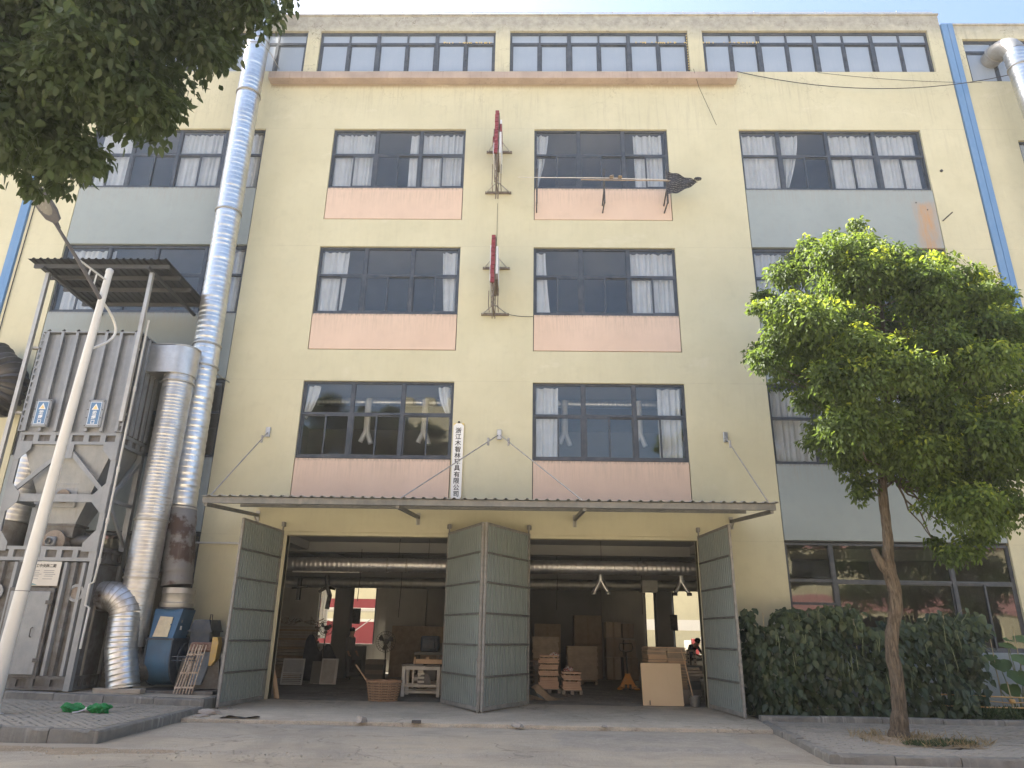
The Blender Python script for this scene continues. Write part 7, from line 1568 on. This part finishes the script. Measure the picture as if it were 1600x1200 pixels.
# saw table
sw = thing('saw_table', 'dusty white framed saw table inside the left doorway at right', 'machine', (-2.72, 1.7, F))
sx0, sx1, sy0, sy1 = -3.2, -2.2, 1.4, 2.1
for x in (sx0+.04, sx1-.04):
    for y in (sy0, sy1): MB().cbox(x-.045, x+.045, y-.04, y+.04, F, .82, .006).build('leg', M['pvc'], sw)
for y in (sy0, sy1):
    for z, h in ((.74, .08), (.32, .06), (.17, .06)): MB().box(sx0+.085, sx1-.085, y-.03, y+.03, z, z+h).build('rail', M['pvc'] if z > .5 else M['galv_dull'], sw)
MB().cbox(sx0-.02, sx0+.56, sy0-.08, sy1+.05, .83, .88, .008).build('table_top', M['steel_dirty'], sw)
MB().cbox(sx0+.60, sx1+.02, sy0-.08, sy1+.05, .82, .86, .008).build('table_top', M['steel_dirty'], sw)
mb = MB(); mb.lathe([(.1, -.08), (.1, .12)], (-2.85, 1.75, .5), 12, 'X'); mb.box(-2.8, -2.66, 1.5, 1.6, .3, .74); mb.box(-2.94, -2.9, 1.45, 1.5, .3, .74)
for z in (.42, .52, .62): mb.cbox(-2.8, -2.62, 1.44, 1.5, z, z+.05, .005)
mb.build('mechanism', M['galv_dull'], sw, smooth=30)
mb = MB(); mb.lathe([(.18, -.02), (.18, .0)], (-2.62, 1.47, .45), 16, 'Y'); mb.build('pulley', M['steel_dirty'], sw)
o = MB(); o.cbox(-2.86, -2.1, 1.35, 1.55, .885, 1.0, .006); o.cbox(-2.6, -2.5, 1.38, 1.5, 1.0, 1.06, .006); o.tube([(-2.9, 1.45, .88), (-2.9, 1.45, 1.05)], .03, 8); o = o.build('wood_fence', M['wood']); tag(o, 'pale timber guide lying across the saw table', 'timber')
wb = bench('dark machine bench behind the saw table', 'machine_bench', 'machine', -3.3, -2.35, 4.0, 4.7, 1.12)
o = MB(); o.cbox(-3.15, -2.6, 4.2, 4.6, 1.125, 1.58, .04); o.cbox(-3.1, -2.7, 4.1, 4.2, 1.2, 1.5, .02); o = o.build('grinding_machine', M['navy']); tag(o, 'dark blue machine head on the bench behind the saw table', 'machine')
for k, (x, y, a) in enumerate(((-6.24, .38, .25), (-6.17, .28, .32))):
    o = MB(); o.beam((x+.16, y-.15, F), (x-.05, y+.05, F+.62-.1*k), .09, .02); o = o.build('offcut_plank', M['wood']); tag(o, 'short pale plank leaning on the left door post, %s one' % ('taller' if k == 0 else 'shorter'), 'plank', 'short planks leaning on the left post')
# sawdust heap and tarpaulin beside the centre pier
sd_ = MB(); sd_.grid(lambda u, v: (.1+.95*u, 1.0+1.3*v, F-.01+.36*math.exp(-((u-.25)/.3)**2-((v-.5)/.32)**2)+nz(u*9, v*9, 1, .02)), 22, 18); o = sd_.build('sawdust_heap', M['sawdust'], None, smooth=180, kind='stuff'); tag(o, 'heap of tan sawdust beside the centre pier', 'sawdust')
ta = MB(); ta.grid(lambda u, v: (.14+.42*u, .55+.3*v, F+.36*(1-u)**.7*(1-.25*v)*(.75+.25*math.sin(u*7+v*5))), 12, 8); o = ta.build('tarpaulin', M['sack'], None, smooth=50); tag(o, 'crumpled grey green tarpaulin at the foot of the centre pier', 'tarpaulin')

# odds and ends that crowd the hall
rnd = random.Random(31)
for i, (x, y, h, a) in enumerate(((-8.9, 5.2, 1.7, .2), (-8.7, 5.4, 2.1, -.1), (-8.45, 5.3, 1.5, .15), (-1.35, 9.6, 2.3, .12), (-1.2, 9.7, 1.9, -.08), (-.2, 12.1, 2.4, .1), (.1, 12.2, 2.0, -.12), (6.3, 7.4, 1.9, .1))):
    o = MB(); o.beam((x, y, F), (x+a, y+.25, F+h), .12, .025); o = o.build('rough_plank', M['wood_grey'] if i % 2 else M['wood_old']); tag(o, ('rough plank leaning at the far left of the hall, tallest of three' if i == 1 else 'rough plank leaning at the far left of the hall, leftmost of three' if i == 0 else 'rough plank leaning at the far left of the hall, rightmost of three' if i == 2 else 'tall rough plank leaning near the middle of the left bay' if i == 3 else 'shorter rough plank leaning near the middle of the left bay' if i == 4 else 'long plank leaning on the dark partition behind the boards' if i == 5 else 'shorter plank leaning on the dark partition behind the boards' if i == 6 else 'rough plank leaning near the bench in the right bay'), 'plank', 'rough planks leaning in the hall')
for i, (x, y, z0, z1) in enumerate(((-4.9, 3.0, 2.5, 4.0), (-3.9, 4.4, 2.1, 4.2), (1.0, 4.6, 2.4, 4.2), (3.6, 4.2, 2.3, 4.2))):
    o = MB().tube([(x, y, z1), (x+.02, y, (z0+z1)/2), (x-.01, y, z0)], .012, 5).build('ceiling_cable', M['black']); tag(o, 'black power cord hanging from the hall ceiling, %s' % ('leftmost of four', 'second from left', 'third from left', 'rightmost of four')[i], 'cord', 'cords hanging from the hall ceiling')
for i, (x0, x1, y0, y1, z1, lab) in enumerate(((-5.7, -5.05, 8.6, 9.2, .75, 'dark crate on the floor left of the standing person'), (-3.0, -2.0, 7.2, 8.0, 1.35, 'dark cabinet deep behind the saw table'), (-1.9, -1.25, 5.2, 5.9, .6, 'low dark crate beside the centre column'), (4.2, 5.0, 3.2, 3.9, .9, 'dark crate behind the small side table'))):
    t = thing('storage_crate', lab, 'crate', ((x0+x1)/2, y0, F), 'dark crates in the hall'); n_ = 4
    for k in range(n_): MB().box(x0, x1, y0, y0+.03, F+(z1-F)*k/n_, F+(z1-F)*(k+1)/n_-.02).build('slat', M['wood_grey'] if (k+i) % 2 else M['hall_dark'], t)
    MB().box(x0+.01, x1-.01, y0+.032, y1, F, z1-.01).build('box', M['hall_dark'], t)
sw_ = MB()
for i in range(220): 
    x, y = rnd.uniform(-5.9, 4.2), rnd.uniform(-.6, 4.5); a = rnd.uniform(0, 3.14); L = rnd.uniform(.02, .09); sw_.obox((x, y, F+.006 if y > 0 else .02+.06*max(0, (y+3.5)/3.5)), (L, .012, .006), Matrix.Rotation(a, 3, 'Z'))
sw_.build('wood_shavings', M['wood_old'], kind='stuff')

# ------------------------------------------------------------------ people
def person(lab, loc, rot, joints, shirt, hair=True, sc=1.0, sleeve=True):
    t = thing('person', lab, 'person', loc, None, True, rot)
    names = list(joints); idx = {k: i for i, k in enumerate(names)}
    edges = [('pelvis', 'waist'), ('waist', 'chest'), ('chest', 'neck'), ('neck', 'head'), ('head', 'crown')]
    for s in 'LR': edges += [('chest', 'shoulder'+s), ('shoulder'+s, 'elbow'+s), ('elbow'+s, 'wrist'+s), ('wrist'+s, 'hand'+s), ('pelvis', 'hip'+s), ('hip'+s, 'knee'+s), ('knee'+s, 'ankle'+s), ('ankle'+s, 'toe'+s)]
    rad = dict(pelvis=(.145, .11), waist=(.135, .10), chest=(.155, .105), neck=(.055, .055), head=(.082, .095), crown=(.06, .07))
    rl = dict(shoulder=.065, elbow=.044, wrist=.032, hand=.036, hip=.088, knee=.06, ankle=.045, toe=.036)
    me = bpy.data.meshes.new('body'); me.from_pydata([joints[k] for k in names], [(idx[a], idx[b]) for a, b in edges], [])
    o = bpy.data.objects.new('body', me); COL.objects.link(o)
    sk = o.modifiers.new('skin', 'SKIN'); sk.use_smooth_shade = True
    for k in names:
        d = me.skin_vertices[0].data[idx[k]]; d.radius = rad.get(k) or (rl[k[:-1]],)*2; d.use_root = (k == 'pelvis')
    ss_ = o.modifiers.new('sub', 'SUBSURF'); ss_.levels = 2; ss_.render_levels = 2
    bpy.context.view_layer.update(); dg = bpy.context.evaluated_depsgraph_get()
    m2 = bpy.data.meshes.new_from_object(o.evaluated_get(dg)); m2.name = 'body'; bpy.data.objects.remove(o)
    m2.materials.clear()
    for q in (shirt, 'trouser', 'skin', 'black'): m2.materials.append(M[q])
    hx = Vector(joints['pelvis']); J = {k: Vector(v) for k, v in joints.items()}
    segs = [(a, b) for a, b in edges]
    def seg_of(c):
        best = None; bd = 9
        for a, b in segs:
            p, q = J[a], J[b]; tt = max(0, min(1, (c-p).dot(q-p)/max(1e-9, (q-p).length_squared))); d = (c-(p+(q-p)*tt)).length
            if d < bd: bd = d; best = (a, b, tt)
        return best
    for p in m2.polygons:
        a, b, tt = seg_of(p.center); mi = 0
        if b.startswith(('knee', 'ankle', 'hip')): mi = 1
        if a == 'pelvis' and b == 'waist' and tt < .35: mi = 1
        if b.startswith('toe') or (b.startswith('ankle') and tt > .93): mi = 3
        if b.startswith('hand') or (b.startswith('wrist') and tt > (.75 if sleeve else .1)): mi = 2
        if b in ('head', 'crown') or (b == 'neck' and tt > .55): mi = 2
        p.material_index = mi; p.use_smooth = True
    ob = bpy.data.objects.new('body', m2); COL.objects.link(ob); ob.parent = t
    # hair cap, nose and ears, fingers
    hc = J['head']; up = (J['crown']-J['head']).normalized(); fwd = Vector((0, -1, 0)); fwd = (fwd-up*fwd.dot(up)).normalized(); sd = up.cross(fwd)
    mb = MB(); rows = []
    for i in range(7):
        th = math.pi*.58*i/6; rr = .108*math.sin(th)+.002; h = .115*math.cos(th)
        rows.append([hc+up*(h+.045)-fwd*.018+(fwd*math.cos(2*math.pi*k/14)*1.05+sd*math.sin(2*math.pi*k/14)*.92)*rr*(1 if math.cos(2*math.pi*k/14) < .3 or i < 4 else .8) for k in range(14)])
    vs = [v for r_ in rows for v in r_]; mb.add(vs, [(i*14+k, i*14+(k+1) % 14, (i+1)*14+(k+1) % 14, (i+1)*14+k) for i in range(6) for k in range(14)]); mb.build('hair', M['hair'], t, smooth=180)
    mb = MB()
    mb.tube([hc+fwd*.085+up*.03, hc+fwd*.112+up*.0, hc+fwd*.09-up*.012], [.008, .014, .008], 6)
    for s in (-1, 1): mb.tube([hc+sd*s*.082+up*.025, hc+sd*s*.095+up*.0, hc+sd*s*.08-up*.025], [.012, .016, .008], 6)
    mb.build('face_features', M['skin'], t, smooth=180)
    for s in 'LR':
        w, h = J['wrist'+s], J['hand'+s]; d = (h-w).normalized(); c = d.cross(Vector((0, 1, .2))).normalized(); n_ = d.cross(c)
        mb = MB()
        for k, (o_, L) in enumerate(((-.026, .062), (-.009, .075), (.009, .07), (.026, .055))):
            b = h+c*o_+d*.015; mb.tube([b, b+d*L*.5+n_*.006, b+d*L*.85+n_*.022], [.0095, .0085, .006], 6)
        b = h-c*.032-d*.02; mb.tube([b, b-c*.02+d*.03, b-c*.022+d*.055], [.011, .0095, .007], 6); mb.build('fingers', M['skin'], t, smooth=180)
    return t
stand = dict(pelvis=(0, 0, .93), waist=(0, -.02, 1.08), chest=(0, -.03, 1.3), neck=(0, -.04, 1.47), head=(0, -.08, 1.58), crown=(0, -.085, 1.67))
for s, k in (('L', 1), ('R', -1)):
    stand.update({'shoulder'+s: (.18*k, -.03, 1.38), 'elbow'+s: (.24*k, -.02+.04*k, 1.12), 'wrist'+s: (.235*k, -.14, .9), 'hand'+s: (.23*k, -.19, .83), 'hip'+s: (.095*k, 0, .88), 'knee'+s: (.10*k, -.03+.07*k, .5), 'ankle'+s: (.105*k, .02+.1*k, .09), 'toe'+s: (.115*k, -.12+.1*k, .035)})
person('person in dusty grey workwear standing beside the left rear window', (-6.15, 7.9, F), R(65), stand, 'shirt_grey')
sit = dict(pelvis=(0, 0, .55), waist=(0, -.06, .70), chest=(0, -.22, .92), neck=(0, -.36, 1.04), head=(0, -.46, 1.11), crown=(0, -.51, 1.18))
for s, k in (('L', 1), ('R', -1)):
    sit.update({'shoulder'+s: (.18*k, -.25, .98), 'elbow'+s: (.23*k, -.38, .76), 'wrist'+s: (.16*k, -.58, .74), 'hand'+s: (.12*k, -.66, .74), 'hip'+s: (.10*k, -.04, .52), 'knee'+s: (.13*k, -.44, .5), 'ankle'+s: (.14*k, -.42, .09), 'toe'+s: (.15*k, -.57, .035)})
person('person in a dusty brown shirt bent over work behind the saw table', (-2.42, 4.0, F+.28), R(150), sit, 'shirt_brown')
stl = thing('stool', 'low dark stool under the bent person behind the saw table', 'stool', (-2.42, 4.0, F)); MB().cbox(-2.62, -2.22, 3.82, 4.2, F+.66, F+.72, .01).build('seat', M['wood_grey'], stl)
for x in (-2.58, -2.26):
    for y in (3.86, 4.16): MB().box(x-.025, x+.025, y-.025, y+.025, F, F+.66).build('leg', M['black'], stl)
bx = MB().cbox(-2.8, -2.05, 3.35, 3.8, F, F+.28, .01).build('foot_board', M['wood_grey']); tag(bx, 'low wooden platform under the feet of the bent person', 'platform')
bent = dict(pelvis=(0, .1, .92), waist=(0, -.02, 1.06), chest=(0, -.2, 1.24), neck=(0, -.34, 1.36), head=(0, -.43, 1.42), crown=(0, -.48, 1.5))
for s, k in (('L', 1), ('R', -1)):
    bent.update({'shoulder'+s: (.18*k, -.24, 1.31), 'elbow'+s: (.25*k, -.36, 1.08), 'wrist'+s: (.17*k, -.55, 1.02), 'hand'+s: (.13*k, -.62, 1.0), 'hip'+s: (.095*k, .1, .87), 'knee'+s: (.10*k, .05, .48), 'ankle'+s: (.11*k, .12, .09), 'toe'+s: (.12*k, -.02, .035)})
person('person in dark clothes bending over the bench before the right rear window', (5.75, 8.0, F), R(35), bent, 'dark_cloth', sc=1)

# ------------------------------------------------------------------ building and yard behind, seen through the rear windows
sheet('rear_yard', M['concrete'], -60, 60, HY+.26, 60, -.05, 10, 6)
rb = thing('rear_building', 'bright cream building with red and white bands seen through the rear windows', 'building', (0, 26, 0))
MB().box(-40, -1, 26, 36, 3.6, 13).build('wall', M['cream'], rb); MB().box(-1, 40, 26, 36, 2.7, 13).build('wall', M['cream'], rb)
for z0, z1, m in ((3.08, 3.6, 'rear_red'), (2.92, 3.08, 'rear_white'), (2.45, 2.92, 'cream'), (2.3, 2.45, 'rear_white'), (-.1, 2.3, 'rear_red')):
    MB().box(-40, -1, 25.97 if m != 'cream' else 26, 36, z0, z1).build('band', M[m], rb)
for z0, z1, m in ((2.1, 2.7, 'rear_white'), (-.1, 2.1, 'cream')): MB().box(-1, 40, 25.97 if m != 'cream' else 26, 36, z0, z1).build('band', M[m], rb)
mb = MB()
for i in range(4): mb.tube([(-14, 24, 2.78+.05*i), (-6, 24, 2.80+.05*i)], .012, 5)
mb.tube([(-9.9, 24, 1.6), (-8.8, 24, 2.4)], .03, 6); o = mb.build('clothes_line', M['rope']); tag(o, 'thin lines strung before the red banded building in the rear yard', 'line')
for k, (x, c) in enumerate(((8.6, 'rear_white'), (9.0, 'rear_red'), (9.5, 'rear_white'))):
    o = MB().cbox(x, x+.34, 22, 22.3, -.02, 1.55+.1*k, .02).build('yard_panel', M[c]); tag(o, ('white', 'red', 'pale')[k] + ' panel standing in the yard behind the right rear window', 'panel')
for x in (11.0,): MB().cbox(x, x+.9, 25.9, 25.96, 3.2, 4.2, .01).build('window', M['dark_glass'], rb)
o = MB(); o.grid(lambda u, v: (-8.98+.34*u, HY-.12+.035*math.sin(u*16), 3.7-2.3*v), 18, 6); o = o.build('curtain', M['curtain'], None, smooth=180); tag(o, 'pale curtain strip beside the left rear window of the hall', 'curtain')

# ------------------------------------------------------------------ the block across the street, behind the camera: it shows in the window reflections
ob_ = thing('opposite_building', 'cream block with mauve bands across the street mirrored in the lower windows', 'building', (0, -34, 0))
oops = []
for i in range(-6, 7):
    for z in (1.2, 5.6, 10.0): oops.append((i*5.2-1.7, i*5.2+1.7, z, z+2.1))
wall_grid('wall', M['cream'], -40, 40, -.3, 14.2, oops, -34.25, -34.0, ob_)
MB().box(-40, 40, -46, -34.3, 14.0, 14.2).build('roof', M['hall_ceiling'], ob_); MB().box(-40, 40, -34.6, -34.5, 0, 14).build('dark_interior', M['dark_glass'], ob_)
for z in (3.7, 8.1, 12.5): MB().box(-40, 40, -34.0, -33.93, z, z+1.2).build('band', M['mauve'], ob_)
wall_grid('turret', M['cream'], -9.5, -3.4, 14.2, 18.6, [], -36, -34.1, ob_)
for i in range(4): MB().box(-9.5+1.75*i, -8.7+1.75*i, -36, -34.1, 18.6, 19.3).build('merlon', M['cream'], ob_)
sheet('far_pavement', M['concrete'], -60, 60, -33.9, -12.2, .05, 8, 4)
for i, (x, z, s) in enumerate(((0, 8.2, .25), (0, 9.0, .3), (0, 7.6, .2))):
    tag(wire('overhead_line', sag((-45, -13.2-.2*i, z+1), (45, -13.4-.2*i, z+.7), s+.5, 30), .013, 'cable', None), 'dark overhead line along the street mirrored in the first row windows, %s' % ('middle', 'upper', 'lower')[i], 'overhead line')

# ------------------------------------------------------------------ thin volume added to imitate a lens flare veil and lift the blacks
hz = MB().box(-95, 95, -95, 95, -1.4, 28.2).build('flare_veil', None, None, kind='stuff'); hz.data.materials.clear()
hm = bpy.data.materials.new('flare_veil_volume'); hm.use_nodes = True; hn = hm.node_tree.nodes; hn.remove(hn['Principled BSDF'])
pv = hn.new('ShaderNodeVolumePrincipled'); pv.inputs['Color'].default_value = (.93, .95, .97, 1); pv.inputs['Density'].default_value = .00055; pv.inputs['Anisotropy'].default_value = .3
hm.node_tree.links.new(pv.outputs[0], hn['Material Output'].inputs['Volume']); hz.data.materials.append(hm)
